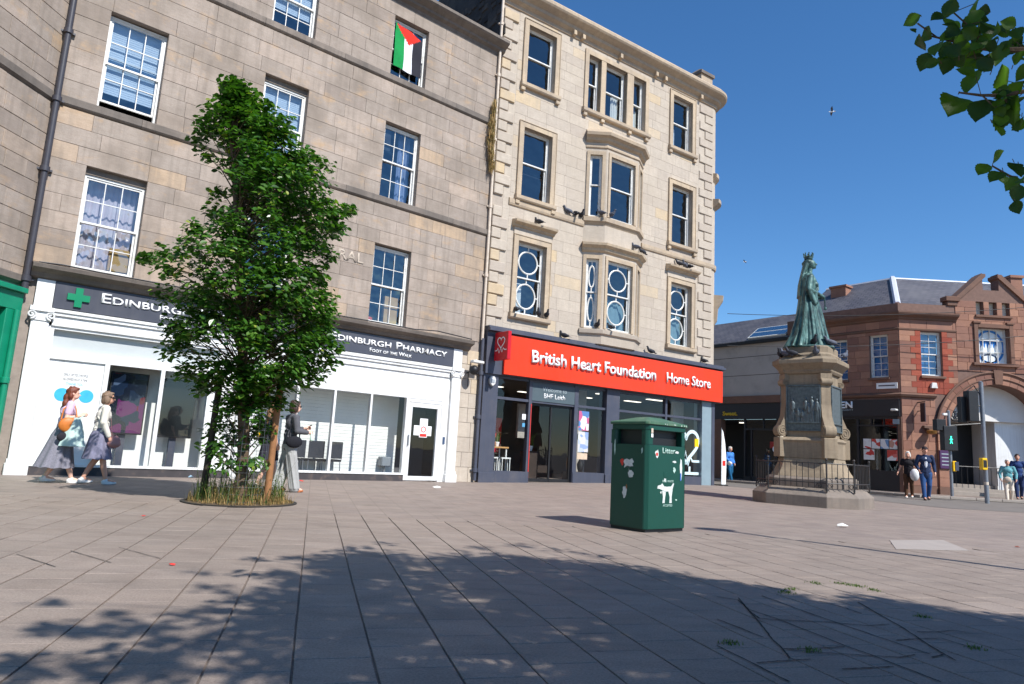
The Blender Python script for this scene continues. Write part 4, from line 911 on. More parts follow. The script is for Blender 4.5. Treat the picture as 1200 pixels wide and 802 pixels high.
# ------------------------------------------------------------------ charity shopfront (parts of the cream tenement)
ZF = 0.06
def bpart(name, mat, *boxes, **kw): return part(name, mat, bhf, *boxes, **kw)
bpart('shop_pilaster', M_SLATEBLUE, (0.02, 0.56, -0.12, 0.3, -0.05, 3.26), (0.02, 0.56, -0.16, 0.3, -0.05, 0.30), bevel=0.006)
bpart('shop_pilaster', M_SLATEBLUE, (5.02, 5.62, -0.10, 0.3, -0.05, 3.26), (5.02, 5.62, -0.14, 0.3, -0.05, 0.36), bevel=0.006)
bpart('shop_pilaster', M_PALEBLUE, (9.90, 10.44, -0.10, 0.3, -0.05, 3.26), bevel=0.006)
bpart('shop_end_pier', M_SLATEBLUE, (10.441, 10.60, -0.12, 0.3, -0.05, 3.26))
bpart('fascia_box', M_SLATEBLUE, (0.02, 10.86, -0.20, 0.28, 3.22, 4.50)); bpart('fascia_ledge', M_SLATEBLUE, (0.0, 10.95, -0.36, 0.0, 4.50, 4.60), (0.0, 10.92, -0.30, 0.0, 4.60, 4.66), bevel=0.008)
for bx_ in ((0.56, 1.88, -0.08, 0.2, -0.05, 0.36), (3.66, 5.02, -0.08, 0.2, -0.05, 0.40), (5.62, 9.90, -0.08, 0.2, -0.05, 0.40)): bpart('stall_riser', M_SLATEBLUE, bx_)
fr = bpart('shop_window_frame', M_SLATEBLUE, (0.56, 1.80, -0.04, 0.08, 2.50, 2.58), (1.78, 1.90, -0.06, 0.1, 0.0, 3.22), (3.64, 3.80, -0.06, 0.1, 0.0, 3.22), (3.80, 5.02, -0.04, 0.08, 2.50, 2.58), (5.62, 9.90, -0.04, 0.08, 2.50, 2.58), (7.94, 8.04, -0.05, 0.09, 0.40, 3.22), (0.56, 9.9, -0.03, 0.07, 3.14, 3.22),
           (1.90, 3.64, -0.03, 0.08, 2.50, 2.56))
for a, b in ((0.56, 1.78), (3.80, 5.02), (5.62, 7.94), (8.04, 9.90)):
    qpane(fr, a, b, 0.38, 2.50, 0.02, M_SHOPGLASS); qpane(fr, a, b, 2.58, 3.14, 0.02, M_SHOPGLASS)
bd = bpart('door_sign_panel', plain('grey_green_panel', S(78, 92, 98), 0.5, 0.04, 4), (1.90, 3.64, -0.05, 0.05, 2.565, 3.135))
text_obj('Welcome to', 'lettering', M_GREYLETTER, 2.80, 2.90, 0.13, bhf, -0.05, 0.004, width=0.98, align='CENTER', bold=0.0)
text_obj('BHF Leith', 'lettering', M_LETTER, 2.80, 2.68, 0.15, bhf, -0.05, 0.004, width=0.86, align='CENTER', bold=0.004)
dd = bpart('sliding_door', M_BLACK, (1.90, 1.97, 0.05, 0.10, 0.06, 2.5), (2.74, 2.80, 0.05, 0.10, 0.06, 2.5), (3.56, 3.64, 0.05, 0.1, 0.06, 2.5), (1.97, 3.56, 0.05, 0.1, 2.42, 2.5), (1.97, 3.56, 0.05, 0.1, 0.06, 0.16))
qpane(dd, 2.80, 3.56, 0.16, 2.42, 0.07, M_SHOPGLASS); qpane(dd, 1.97, 2.74, 0.16, 2.42, 0.08, M_SHOPGLASS)
bpart('door_edge', M_REDLIT, (1.86, 1.885, -0.075, -0.062, 0.1, 2.45))
# posters in the narrow window
def poster_mat(name, a, b, c):
    t = NT(name); v = t.coord(); vo = t.n('ShaderNodeTexVoronoi'); vo.inputs['Scale'].default_value = 5; t.l(v, vo.inputs['Vector'])
    t.pbr(t.ramp(vo.outputs['Color'], [(0, S(*a)), (0.4, S(*b)), (0.55, S(*c)), (0.7, S(236, 232, 228))], 'CONSTANT'), 0.4); return t.m
bpart('poster', poster_mat('poster_pink', (240, 236, 232), (90, 130, 190), (214, 90, 140)), (3.92, 4.36, 0.03, 0.036, 1.76, 2.40)); bpart('poster', poster_mat('poster_blue', (200, 206, 224), (226, 218, 222), (150, 170, 214)), (3.92, 4.36, 0.03, 0.036, 1.06, 1.72)); bpart('poster', plain('cream_notice', S(226, 196, 170), 0.6), (3.90, 4.34, 0.03, 0.036, 0.82, 1.02))
bpart('sticker', M_LETTER, (1.60, 1.74, 0.01, 0.016, 1.95, 2.12)); bpart('sticker', plain('blue_sticker', S(90, 160, 200), 0.5), (1.62, 1.72, 0.01, 0.016, 1.72, 1.84)); bpart('sticker', M_YELLOW, (9.62, 9.84, 0.005, 0.011, 1.5, 1.8))
# heart and pulse line on the right-hand window
def ribbon(pts, w, y, name, mat, parent, th=0.006):
    m = MB(); P = [Vector((a, b)) for a, b in pts]; L = []
    for i, p in enumerate(P):
        d1 = (P[i] - P[max(0, i - 1)]); d2 = (P[min(len(P) - 1, i + 1)] - P[i]); d = (d1.normalized() if d1.length > 1e-9 else Vector((0, 0))) + (d2.normalized() if d2.length > 1e-9 else Vector((0, 0)))
        d.normalize(); n = Vector((-d.y, d.x)) * w / 2; L += [(p.x + n.x, y, p.y + n.y), (p.x - n.x, y, p.y - n.y), (p.x + n.x, y - th, p.y + n.y), (p.x - n.x, y - th, p.y - n.y)]
    n = len(P); fs = []
    for i in range(n - 1): a, b = 4 * i, 4 * i + 4; fs += [(a + 2, a + 3, b + 3, b + 2), (a, b, b + 1, a + 1), (a, a + 2, b + 2, b), (a + 1, b + 1, b + 3, a + 3)]
    m.add(L, fs); return m.build(name, mat, parent)
def heart_pts(cx, cz, s, t0=0.06, t1=0.94, n=60):
    L = []
    for k in range(n + 1):
        t = 2 * pi * (t0 + (t1 - t0) * k / n) + pi; L.append((cx + s * 16 * sin(t) ** 3 / 17, cz + s * (13 * cos(t) - 5 * cos(2 * t) - 2 * cos(3 * t) - cos(4 * t)) / 17))
    return L
M_FILM = plain('white_window_film', S(206, 226, 228), 0.5, 0.03, 6)
ribbon(heart_pts(9.15, 1.55, 0.72, 0.0, 1.0), 0.13, 0.012, 'heart_film', M_FILM, bhf)
ribbon([(8.4, 0.98), (8.75, 0.98), (8.86, 1.15), (8.98, 0.62), (9.12, 1.32), (9.26, 0.8), (9.38, 1.1), (9.5, 0.96), (9.88, 0.96)], 0.09, 0.005, 'pulse_film', M_FILM, bhf)
bpart('film_panel', M_FILM, (8.55, 8.70, 0.008, 0.013, 0.42, 0.78), (8.70, 9.86, 0.008, 0.013, 0.46, 0.56), (8.98, 9.08, 0.008, 0.013, 0.56, 0.76), (9.3, 9.4, 0.008, 0.013, 0.56, 0.76))
# shop sign
sg = thing('shop_sign', 'long orange red charity shop sign board with white raised lettering', 'sign', J, A2)
part('board', M_BHFRED, sg, (0.62, 10.84, -0.30, -0.21, 3.24, 4.46), bevel=0.006)
text_obj('British Heart Foundation', 'lettering', M_LETTER, 1.60, 3.72, 0.38, sg, -0.33, 0.03, width=5.50, bold=0.022)
text_obj('Home Store', 'lettering', M_LETTER, 7.66, 3.72, 0.36, sg, -0.33, 0.03, width=2.40, bold=0.010)
hs = thing('projecting_sign', 'small crimson projecting sign with white heart outline beside the red board', 'sign', J, A2)
part('box', M_DARKRED, hs, (0.24, 0.36, -0.98, -0.28, 3.60, 4.44), bevel=0.008); part('arm', M_BLACK, hs, (0.28, 0.32, -0.28, -0.16, 3.75, 3.80), (0.28, 0.32, -0.28, -0.16, 4.24, 4.29))
for nm, pts in (('heart', heart_pts(0.0, 0.10, 0.20)), ('pulse', [(-0.30, -0.14), (-0.2, -0.14), (-0.15, -0.07), (-0.08, -0.22), (0.0, -0.08), (0.07, -0.2), (0.13, -0.08), (0.2, -0.14), (0.30, -0.14)])):
    o = ribbon(pts, 0.03, 0, nm, M_LETTER, hs); o.data.transform(Matrix.Translation((0.236, -0.63, 4.03)) @ Matrix.Rotation(-pi / 2, 4, 'Z'))
t = thing('alarm_box', 'small white alarm box on the slate blue shop pilaster', 'alarm box', J, A2)
m = MB(); m.prism([(0.21, 2.92), (0.30, 2.84), (0.39, 2.92), (0.41, 3.05), (0.36, 3.14), (0.24, 3.14), (0.19, 3.05)], -0.22, -0.121); m.build('housing', M_WINWHITE, t, bevel=0.012); part('lamp', plain('grey_lens', S(170, 176, 180), 0.3), t, (0.24, 0.36, -0.235, -0.222, 2.95, 3.05))
# interior
room(bhf, 0.12, 10.40, 0.31, 7.5, 0.06, 3.22, M_SHOPROOM, 'shop_interior')
M_CEIL = emit_mat('strip_light', (1.0, 0.93, 0.8, 1), 1.6)
for i, (u, y) in enumerate(((0.8, 1.2), (0.9, 2.6), (1.1, 4.2), (2.4, 3.0), (3.2, 5.0), (4.4, 1.8), (4.5, 3.8), (6.3, 1.4), (6.8, 3.2), (8.7, 1.2), (8.9, 2.6), (7.2, 5.2))):
    bpart('ceiling_light', M_CEIL, (u - 0.4, u + 0.4, y - 0.09, y + 0.09, 3.195, 3.215))
bpart('red_column', M_DARKRED, (1.46, 1.72, 1.3, 1.5, 0.9, 2.0)); bpart('partition', plain('pale_partition', S(168, 160, 150), 0.8), (4.62, 4.98, 0.9, 1.0, 0.07, 3.2), (2.02, 2.5, 0.8, 0.9, 1.4, 2.5), (9.3, 9.9, 0.8, 0.9, 0.07, 3.2))
bpart('shelving', plain('dark_furniture', S(58, 46, 40), 0.7, 0.2, 4), (2.0, 3.5, 2.6, 3.2, 0.07, 0.95), (3.9, 4.6, 2.2, 2.7, 0.07, 1.1), (6.0, 7.4, 2.4, 3.0, 0.07, 0.9), (0.6, 1.7, 3.2, 3.6, 0.07, 1.3))
def inter(name, label, cat, group=None): return thing(name, label, cat, J, A2, group)
t = inter('cafe_table', 'pale wooden high table with white legs in the charity shop window', 'table')
part('tabletop', M_WOOD, t, (0.60, 1.40, 0.35, 0.85, 1.03, 1.08), bevel=0.006)
for x in (0.66, 1.34):
    for y in (0.41, 0.79): part('leg', M_WINWHITE, t, (x - 0.02, x + 0.02, y - 0.02, y + 0.02, 0.07, 1.03))
for u, l in ((0.75, 'white stool at the left of the high table in the shop window'), (1.22, 'white stool at the right of the high table in the shop window')):
    t = inter('bar_stool', l, 'stool'); part('seat', M_WINWHITE, t, (u - 0.17, u + 0.17, 0.20, 0.34, 0.72, 0.76))
    for sx in (-1, 1):
        for y in (0.21, 0.33): part('leg', M_WINWHITE, t, (u + sx * 0.14 - 0.012, u + sx * 0.14 + 0.012, y - 0.012, y + 0.012, 0.07, 0.72))
m = MB(); c = (0.78, 0.55)
m.ell((c[0], c[1], 1.22), (0.12, 0.10, 0.14)); m.ell((c[0], c[1] - 0.03, 1.42), (0.10, 0.09, 0.09)); m.ell((c[0] - 0.08, c[1], 1.50), (0.035, 0.03, 0.035)); m.ell((c[0] + 0.08, c[1], 1.50), (0.035, 0.03, 0.035))
for sx in (-1, 1): m.cap((c[0] + sx * 0.09, c[1] - 0.05, 1.28), 0.045, (c[0] + sx * 0.14, c[1] - 0.12, 1.18), 0.04); m.cap((c[0] + sx * 0.06, c[1] - 0.06, 1.13), 0.05, (c[0] + sx * 0.09, c[1] - 0.17, 1.12), 0.045)
o = blob(m, 'teddy_bear', plain('brown_plush', S(158, 96, 54), 0.95, 0.15, 30, 0.5), None, 0.012, 3); o.location = J; o.rotation_euler = (0, 0, A2); tag(o, 'brown teddy bear sitting on the high table in the shop window', 'teddy')
def potplant(u, y, z, s, label, n=70, pot=True):
    t = inter('potted_plant', label, 'plant'); m = MB(); m.lathe([(0.06 * s, 0), (0.09 * s, 0.13 * s), (0.08 * s, 0.14 * s)], (u, y, z), 12); m.build('pot', M_LETTER, t, smooth=40)
    m = MB(); r = random.Random(int(u * 100)); tuft(m, (u, y, z + 0.13 * s), n, 0.32 * s, 0.03 * s, r, 0.03 * s); m.build('foliage', M_WEED, t)
potplant(1.10, 0.6, 1.08, 1.0, 'bright green pot plant on the high table beside the teddy bear'); potplant(3.12, 1.6, 1.0, 1.3, 'green pot plant seen through the open charity shop door', 90); potplant(2.3, 2.4, 1.0, 1.3, 'dim trailing plant in the back of the charity shop')
bpart('plant_stand', MATS['dark_furniture'], (2.9, 3.35, 1.4, 1.8, 0.07, 1.0), (2.1, 2.5, 2.2, 2.55, 0.96, 1.0))
t = inter('wicker_basket', 'brown wicker basket low in the narrow shop window', 'basket'); m = MB(); m.lathe([(0.12, 0), (0.16, 0.25), (0.14, 0.42), (0.15, 0.44)], (4.05, 0.5, 0.4), 16); m.build('body', plain('wicker', S(150, 112, 70), 0.8, 0.3, 40, 0.6), t, smooth=40); part('base', MATS['dark_furniture'], t, (3.85, 4.25, 0.35, 0.7, 0.07, 0.40))
t = inter('dark_vase', 'dark vase beside the wicker basket in the shop window', 'vase'); m = MB(); m.lathe([(0.06, 0), (0.10, 0.1), (0.12, 0.25), (0.05, 0.4), (0.06, 0.46)], (4.5, 0.55, 0.40), 14); m.build('body', M_BLACK, t, smooth=50); part('base', MATS['dark_furniture'], t, (4.3, 4.7, 0.4, 0.7, 0.07, 0.40))
# white van parked just beyond the corner (only its edge shows)
# ------------------------------------------------------------------ far pavement and road
CX, CY = 15.65, 27.154; A3 = radians(-53.5)
d3 = Vector((cos(A3), sin(A3))); n3 = Vector((sin(A3), -cos(A3)))
ZP = 0.21
K = [Vector((CX, CY)) + n3 * 1.5 - d3 * 34, None, Vector((CX + 40, CY - 1.9))]
tt = (1.9 - 1.5 * -n3.y) / -d3.y if False else None
# kerb corner: intersection of the two offset lines
tk = (CY - 1.9 - (CY + n3.y * 1.5)) / d3.y
K[1] = Vector((CX + n3.x * 1.5 + d3.x * tk, CY - 1.9))
m = MB(); B0 = Vector((CX, CY)) - d3 * 34 - n3 * 3; B1 = Vector((CX, CY)) + Vector((1, 3)); B2 = Vector((CX + 40, CY + 3))
m.add([(K[0].x, K[0].y, ZP), (K[1].x, K[1].y, ZP), (B1.x, B1.y, ZP), (B0.x, B0.y, ZP)], [(0, 1, 2, 3)]); m.add([(K[1].x, K[1].y, ZP), (K[2].x, K[2].y, ZP), (B2.x, B2.y, ZP), (B1.x, B1.y, ZP)], [(0, 1, 2, 3)])
pv = m.build('pavement', M_PAVE); tag(pv, 'raised pavement along the far shops', kind='structure')
for a, b in ((K[0], K[1]), (K[1], K[2])):
    d = b - a; L = d.length; d.normalize(); n = Vector((d.y, -d.x)); ang = atan2(d.y, d.x); x = 0
    nn = int(L / 0.92)
    for k in range(nn):
        p = a + d * (k * L / nn)
        if p.x > 30 or p.y > 42: continue
        me = MB().box(0.004, L / nn - 0.004, -0.15, 0.0, -0.1, 0.0).mesh('kerb_stone', M_KERB, bevel=0.012)
        o = inst(me, 'kerb_stone', pv, Matrix.Translation((p.x, p.y, ZP + 0.002)) @ Matrix.Rotation(ang, 4, 'Z'))
m = MB(); e = [K[0], K[1], K[2]]; q = [k + v for k, v in zip(e, (n3 * 6.0, Vector((-2.2, -5.0)), Vector((0, -5.0))))]
sub = 24
for i in range(2):
    for k in range(sub):
        for (aa, bb) in ((0, 0.25), (0.25, 0.5), (0.5, 0.75), (0.75, 1.0)):
            f = lambda s, w: (e[i].lerp(e[i + 1], s)).lerp(q[i].lerp(q[i + 1], s), w)
            P = [f(k / sub, aa), f(k / sub, bb), f((k + 1) / sub, bb), f((k + 1) / sub, aa)]
            m.add([(p.x, p.y, zg(p.x, p.y) + 0.006) for p in P], [(0, 1, 2, 3)])
o = m.build('road', M_ASPHALT); tag(o, 'grey road between the plaza and the red sandstone building', kind='structure')

# ------------------------------------------------------------------ red sandstone building
red = thing('sandstone_building', 'red sandstone corner building with slate roof, gable and big arched entrance', 'building', (CX, CY, 0))
R3 = Matrix.Rotation(A3, 4, 'Z')
def to3(o):
    o.data.transform(R3)
    for c in o.children: to3(c)
    return o
AC, AZ, RO, RI = 3.85, 2.6, 2.5, 2.05
# front with the arch
ops4 = [(0.86, 1.72, 4.86, 6.66), (3.19, 4.45, 5.50, 6.95)] + [(a, a + 0.31, 7.49, 8.04) for a in (3.18, 3.72, 4.25)]
w4 = MB()
def colquads(m, u0, u1, z0, z1, ops):
    us = sorted({u0, u1, *[v for o in ops for v in o[:2] if u0 < v < u1]}); zs = sorted({z0, z1, *[v for o in ops for v in o[2:4] if z0 < v < z1]})
    for a, b in zip(us, us[1:]):
        for c, d in zip(zs, zs[1:]):
            if not any(o[0] < (a + b) / 2 < o[1] and o[2] < (c + d) / 2 < o[3] for o in ops): m.quad((a, 0, c), (b, 0, c), (b, 0, d), (a, 0, d))
colquads(w4, 0.0, AC - RI, 0.0, 5.0, ops4); colquads(w4, AC + RI, 14, 0.0, 5.0, ops4); colquads(w4, 0.0, 14, 5.0, 7.8, ops4)
n = 32; arc = [(AC - RI * cos(pi * k / n), AZ + RI * sin(pi * k / n)) for k in range(n + 1)]
for p, q in zip(arc, arc[1:]):
    w4.quad((p[0], 0, p[1]), (q[0], 0, q[1]), (q[0], 0, 5.0), (p[0], 0, 5.0)); w4.quad((p[0], 0, p[1]), (p[0], 0.9, p[1]), (q[0], 0.9, q[1]), (q[0], 0, q[1]))
for s_ in (-1, 1): x = AC + s_ * RI; w4.quad((x, 0, 0), (x, 0.9, 0), (x, 0.9, AZ), (x, 0, AZ))
G = [(2.30, 7.8), (5.40, 7.8), (5.40, 8.18), (5.28, 8.22), (4.26, 9.18), (4.10, 9.12), (4.10, 8.56), (3.60, 8.53), (3.60, 9.12), (3.44, 9.18), (2.42, 8.22), (2.30, 8.18)]
# gable drawn as columns so that the little openings stay open
def gtop(u):
    if u < 2.42: return 8.20
    if u < 3.52: return 8.22 + (u - 2.42) / 1.02 * 0.96
    if u < 4.18: return 8.54
    if u < 5.28: return 9.18 - (u - 4.26) / 1.02 * 0.96
    return 8.20
gus = sorted({2.30, 2.42, 3.18, 3.49, 3.52, 3.72, 4.03, 4.18, 4.25, 4.56, 5.28, 5.40, *[2.42 + 0.1 * k for k in range(1, 29)]})
for a, b in zip(gus, gus[1:]):
    mid = (a + b) / 2; op = [o for o in ops4[2:] if o[0] < mid < o[1]]; e1 = 1e-4
    for yy in (0.0, 0.45):
        if op: w4.quad((a, yy, 7.8), (b, yy, 7.8), (b, yy, 7.8), (a, yy, 7.8)) if False else None
        w4.quad((a, yy, 7.8 if not op else 8.04), (b, yy, 7.8 if not op else 8.04), (b, yy, gtop(b - e1)), (a, yy, gtop(a + e1)))
    w4.quad((a, 0, gtop(a + e1)), (b, 0, gtop(b - e1)), (b, 0.45, gtop(b - e1)), (a, 0.45, gtop(a + e1)))
for a, b, c, d in ops4:
    for A_, B_ in (((a, c), (a, d)), ((b, d), (b, c)), ((a, d), (b, d)), ((b, c), (a, c))): w4.quad((A_[0], 0, A_[1]), (B_[0], 0, B_[1]), (B_[0], 0.3, B_[1]), (A_[0], 0.3, A_[1]))
for u in (2.30, 5.40): w4.quad((u, 0, 7.8), (u, 0.45, 7.8), (u, 0.45, 8.2), (u, 0, 8.2))
for u in (3.52, 4.18): w4.quad((u, 0, 8.54), (u, 0.45, 8.54), (u, 0.45, 9.16), (u, 0, 9.16))
w4o = w4.build('front_wall', M_REDMORTAR, red)
archop = [(AC - RO, AC + RO, -0.1, 5.12)]
ashlar(w4o, 0.0, 2.32, [(6.70, 7.12, 0.3)], ops4, M_RED, 0.6, 1.1, 41, 0.015, gap=0.004, ch=0.005, vary=0.003)
ashlar(w4o, 0.0, 1.34, [(0.5, 3.95, 0.34)], archop, M_RED, 0.4, 0.8, 42, 0.02, gap=0.004, ch=0.006, vary=0.004)
ashlar(w4o, 2.32, 5.38, [(5.14, 5.50, 0.36), (5.50, 6.95, 0.29), (6.95, 7.49, 0.27), (7.49, 8.04, 0.275)], ops4, M_RED, 0.45, 0.9, 43, 0.03, gap=0.004, ch=0.005, vary=0.003)
ashlar(w4o, 5.42, 9, [(5.14, 7.12, 0.33), (0.5, 3.95, 0.34)], archop, M_RED, 0.5, 0.9, 44, 0.015, gap=0.004)
# toothed brick quoins beside the upper window, with stone between
r4 = random.Random(9)
for side, (a, b) in ((-1, (0.0, 0.86)), (1, (1.72, 2.32))):
    cs = courses(4.14, 6.70, 0.23)
    for k, (c, d) in enumerate(zip(cs, cs[1:])):
        L = 0.42 if k % 2 else 0.22
        if side < 0: bq, st = (b - L, b), (a, b - L)
        else: bq, st = (a, a + L), (a + L, b)
        m = MB(); m.stone(bq[0] + 0.003, bq[1], c + 0.003, d - 0.003, 0.022, 0.004, 0, r4.random()); m.build('brick_quoin', M_BRICKRED, w4o)
        m = MB(); m.stone(st[0] + 0.003, st[1] - 0.003, c + 0.003, d - 0.003, 0.016, 0.004, 0, r4.random()); m.build('stone', M_RED, w4o)
ashlar(w4o, 0.86, 1.72, [(4.14, 4.86, 0.24)], [], M_BRICKRED, 0.25, 0.45, 45, 0.016, gap=0.003)
for k in range(21):   # arch ring stones
    a0, a1 = pi * k / 21 + 0.003, pi * (k + 1) / 21 - 0.003; key = k == 10; ro = RO + (0.12 if key else 0); pr = 0.17 if key else 0.10
    pts = [(AC - RI * cos(a0), AZ + RI * sin(a0)), (AC - ro * cos(a0), AZ + ro * sin(a0)), (AC - ro * cos((a0 + a1) / 2), AZ + ro * sin((a0 + a1) / 2)), (AC - ro * cos(a1), AZ + ro * sin(a1)), (AC - RI * cos(a1), AZ + RI * sin(a1)), (AC - RI * cos((a0 + a1) / 2), AZ + RI * sin((a0 + a1) / 2))]
    m = MB(); m.prism(pts[::-1], -pr, 0.0, r4.random()); m.build('arch_stone', M_RED if not key else M_REDTRIM, w4o)
mo = MB()
for r_ in (RO + 0.03, (RO + RI) / 2):
    pth = [(AC - r_ * cos(pi * k / 40), -0.11, AZ + r_ * sin(pi * k / 40)) for k in range(41)]; mo.tube(pth, 0.05 if r_ > RO else 0.03, 6)
mo.build('arch_moulding', M_REDTRIM, red, smooth=50)
for s_ in (-1, 1):
    a, b = sorted((AC + s_ * RI, AC + s_ * RO)); cs = courses(0.5, AZ, 0.35)
    for c, d in zip(cs, cs[1:]): m = MB(); m.stone(a, b, c + 0.004, d - 0.004, 0.10, 0.008, 0, r4.random()); m.build('pier_stone', M_RED, w4o)
    part('pier_base', M_REDTRIM, red, (a - 0.05, b + 0.05, -0.16, 0.0, 0.0, 0.5), bevel=0.01); part('impost', M_REDTRIM, red, (a - 0.04, b + 0.02, -0.14, 0.0, AZ - 0.001, AZ + 0.1))
part('plinth', M_REDTRIM, red, (-0.02, 1.28, -0.07, 0.0, 0.0, 0.5)); part('plinth', M_REDTRIM, red, (6.42, 14, -0.07, 0.0, 0, 0.5))
m = MB()
P34 = [(-4.45 * cos(A3), -4.45 * sin(A3)), (0.0, 0.0), (2.34, 0.0)]
def band(path, prof, name, mat=M_REDTRIM, tone=0.3):
    m = MB(); sweep(m, path, prof, tone); return m.build(name, mat, red)
band(P34, [(-0.02, 7.10), (0.06, 7.14), (0.08, 7.2), (0.24, 7.30), (0.27, 7.36), (0.27, 7.42), (-0.02, 7.48)], 'cornice')
band(P34, [(-0.02, 7.48), (-0.015, 7.80), (-0.3, 7.82)], 'parapet', M_RED); band(P34, [(0, 6.68), (0.04, 6.70), (0.05, 6.76), (0, 6.80)], 'ledge')
band([P34[0], (0, 0), (1.36, 0)], [(-0.02, 3.93), (0.10, 3.98), (0.14, 4.06), (0.06, 4.12), (-0.02, 4.14)], 'string_course')
part('gable_shoulder', M_REDTRIM, red, (1.92, 2.50, -0.12, 0.3, 7.98, 8.18), (2.0, 2.42, -0.06, 0.3, 7.80, 7.98), (5.2, 5.78, -0.12, 0.3, 7.98, 8.18), bevel=0.015)
for s_ in (-1, 1):
    m = MB(); X = lambda u: AC + s_ * (AC - u)
    pts = [(2.38, 8.18), (3.44, 9.18), (3.60, 9.18), (3.60, 9.06), (2.5, 8.06)]; pts = [(X(u) if s_ > 0 else u, z + 0.02) for u, z in pts]
    if s_ > 0: pass
    else: pts = pts[::-1]
    m.prism(pts, -0.09, 0.5, 0.9); m.build('gable_coping', M_REDTRIM, red)
part('slot_ledge', M_REDTRIM, red, (3.12, 4.62, -0.1, 0.0, 7.38, 7.48), bevel=0.01)
for a, b, c, d in ops4[2:]: part('slot_panel', plain('cream_panel', S(214, 208, 190), 0.7) if 'cream_panel' not in MATS else MATS['cream_panel'], red, (a, b, 0.2, 0.24, c, d))
part('big_window_surround', M_REDTRIM, red, (3.02, 3.19, -0.09, 0.02, 5.50, 7.12), (4.45, 4.62, -0.09, 0.02, 5.50, 7.12), (3.19, 4.45, -0.09, 0.02, 6.95, 7.12), (2.98, 3.3, -0.13, 0.0, 7.121, 7.2), (4.34, 4.66, -0.13, 0, 7.121, 7.2), (2.90, 4.74, -0.16, 0.0, 5.38, 5.499), bevel=0.01)
part('window_sill', M_REDTRIM, red, (0.80, 1.80, -0.1, 0.02, 4.76, 4.858), bevel=0.01)
M_BLUEGLASS = glass_mat('blue_reflecting_glass', tint=(0.35, 0.5, 0.66), boost=0.28, wob=0.05)
wi = sash(red, 0.86, 1.72, 4.86, 6.66, 0.12, 2, 3, glass=M_GLASS, fw=0.05); M_BLUEBLIND = plain('blue_blind', S(40, 112, 176), 0.7, 0.15, 3); part('blind', M_BLUEBLIND, wi, (0.9, 1.68, 0.30, 0.31, 4.9, 6.62))
# big window with round emblem
bw = part('window', M_WINWHITE, red, (3.19, 3.24, 0.16, 0.24, 5.50, 6.95), (4.40, 4.45, 0.16, 0.24, 5.50, 6.95), (3.24, 4.40, 0.16, 0.24, 6.90, 6.95), (3.24, 4.40, 0.16, 0.24, 5.50, 5.55), (3.24, 4.40, 0.17, 0.22, 6.46, 6.50), *[(3.24 + 0.29 * k - 0.012, 3.24 + 0.29 * k + 0.012, 0.17, 0.22, 5.55, 6.90) for k in (1, 2, 3)], (3.24, 4.40, 0.172, 0.218, 5.98, 6.005))
part('emblem_board', plain('white_board', S(224, 232, 236), 0.6, 0.03, 4), bw, (3.22, 4.42, 0.245, 0.26, 5.52, 6.93))
M_EMB = plain('blue_emblem', S(30, 120, 196), 0.5, 0.05, 6)
cx, cz = 3.84, 6.22
ribbon([(cx + 0.56 * cos(2 * pi * k / 40), cz + 0.66 * sin(2 * pi * k / 40)) for k in range(41)], 0.09, 0.243, 'emblem_ring', M_EMB, bw, 0.004)
ribbon([(cx - 0.04 + 0.3 * cos(2 * pi * k / 30), 5.74 + 0.16 * sin(2 * pi * k / 30)) for k in range(31)], 0.05, 0.243, 'emblem_ring', plain('navy_emblem', S(40, 56, 84), 0.5), bw, 0.004)
for s_ in (-1, 0, 1): m = MB(); m.prism([(cx - 0.02 + s_ * 0.26 - 0.13, 6.46), (cx - 0.02 + s_ * 0.26 - 0.08, 6.18), (cx - 0.02 + s_ * 0.26, 6.34), (cx - 0.02 + s_ * 0.26 + 0.08, 6.18), (cx - 0.02 + s_ * 0.26 + 0.13, 6.46)], 0.238, 0.244); m.build('emblem_wing', M_EMB, bw)
# recess behind the arch
room(red, AC - RI - 0.6, AC + RI + 1.2, 0.9, 2.3, 0.2, 5.2, plain('pale_passage', S(222, 218, 212), 0.8, 0.05, 2), 'arch_passage')
part('dark_doorway', M_BLACK, red, (1.5, 2.62, 2.2, 2.28, 0.3, 3.1), (3.15, 4.35, 2.2, 2.28, 0.3, 3.15)); part('white_screen_wall', M_WHITE, red, (2.66, 3.12, 1.9, 2.0, 0.3, 3.0), (4.25, 6.2, 0.8, 2.2, 0.3, 3.2), (4.2, 6.2, 0.75, 2.2, 3.2, 3.32))
for k, (y0, z1) in enumerate(((0.25, 0.36), (0.62, 0.5), (0.98, 0.64))): part('step', M_KERB, red, (AC - RI, AC + RI, y0, 2.3, 0.2 if k == 0 else 0.2 + 0.14 * k, z1), bevel=0.008)
m = MB()
for k in range(9): x = 2.5 + 0.24 * k; m.tube([(x, 0.7, 0.64), (x, 0.7, 1.35)], 0.012, 6)
m.tube([(2.4, 0.7, 1.35), (4.5, 0.7, 1.35)], 0.02, 6); m.tube([(4.5, 0.7, 1.35), (5.0, 0.2, 0.9)], 0.02, 6); m.build('handrail', M_BLACK, red)
m = MB(); ap = [(AC - 2.2 * cos(pi * k / 24), AZ + 2.2 * sin(pi * k / 24)) for k in range(25)]; ap = [p for p in ap if p[1] > 3.22]; m.prism([(ap[0][0], 3.22), (ap[-1][0], 3.22)] + ap[::-1], 0.60, 0.66); m.build('tympanum', MATS['pale_passage'], red)
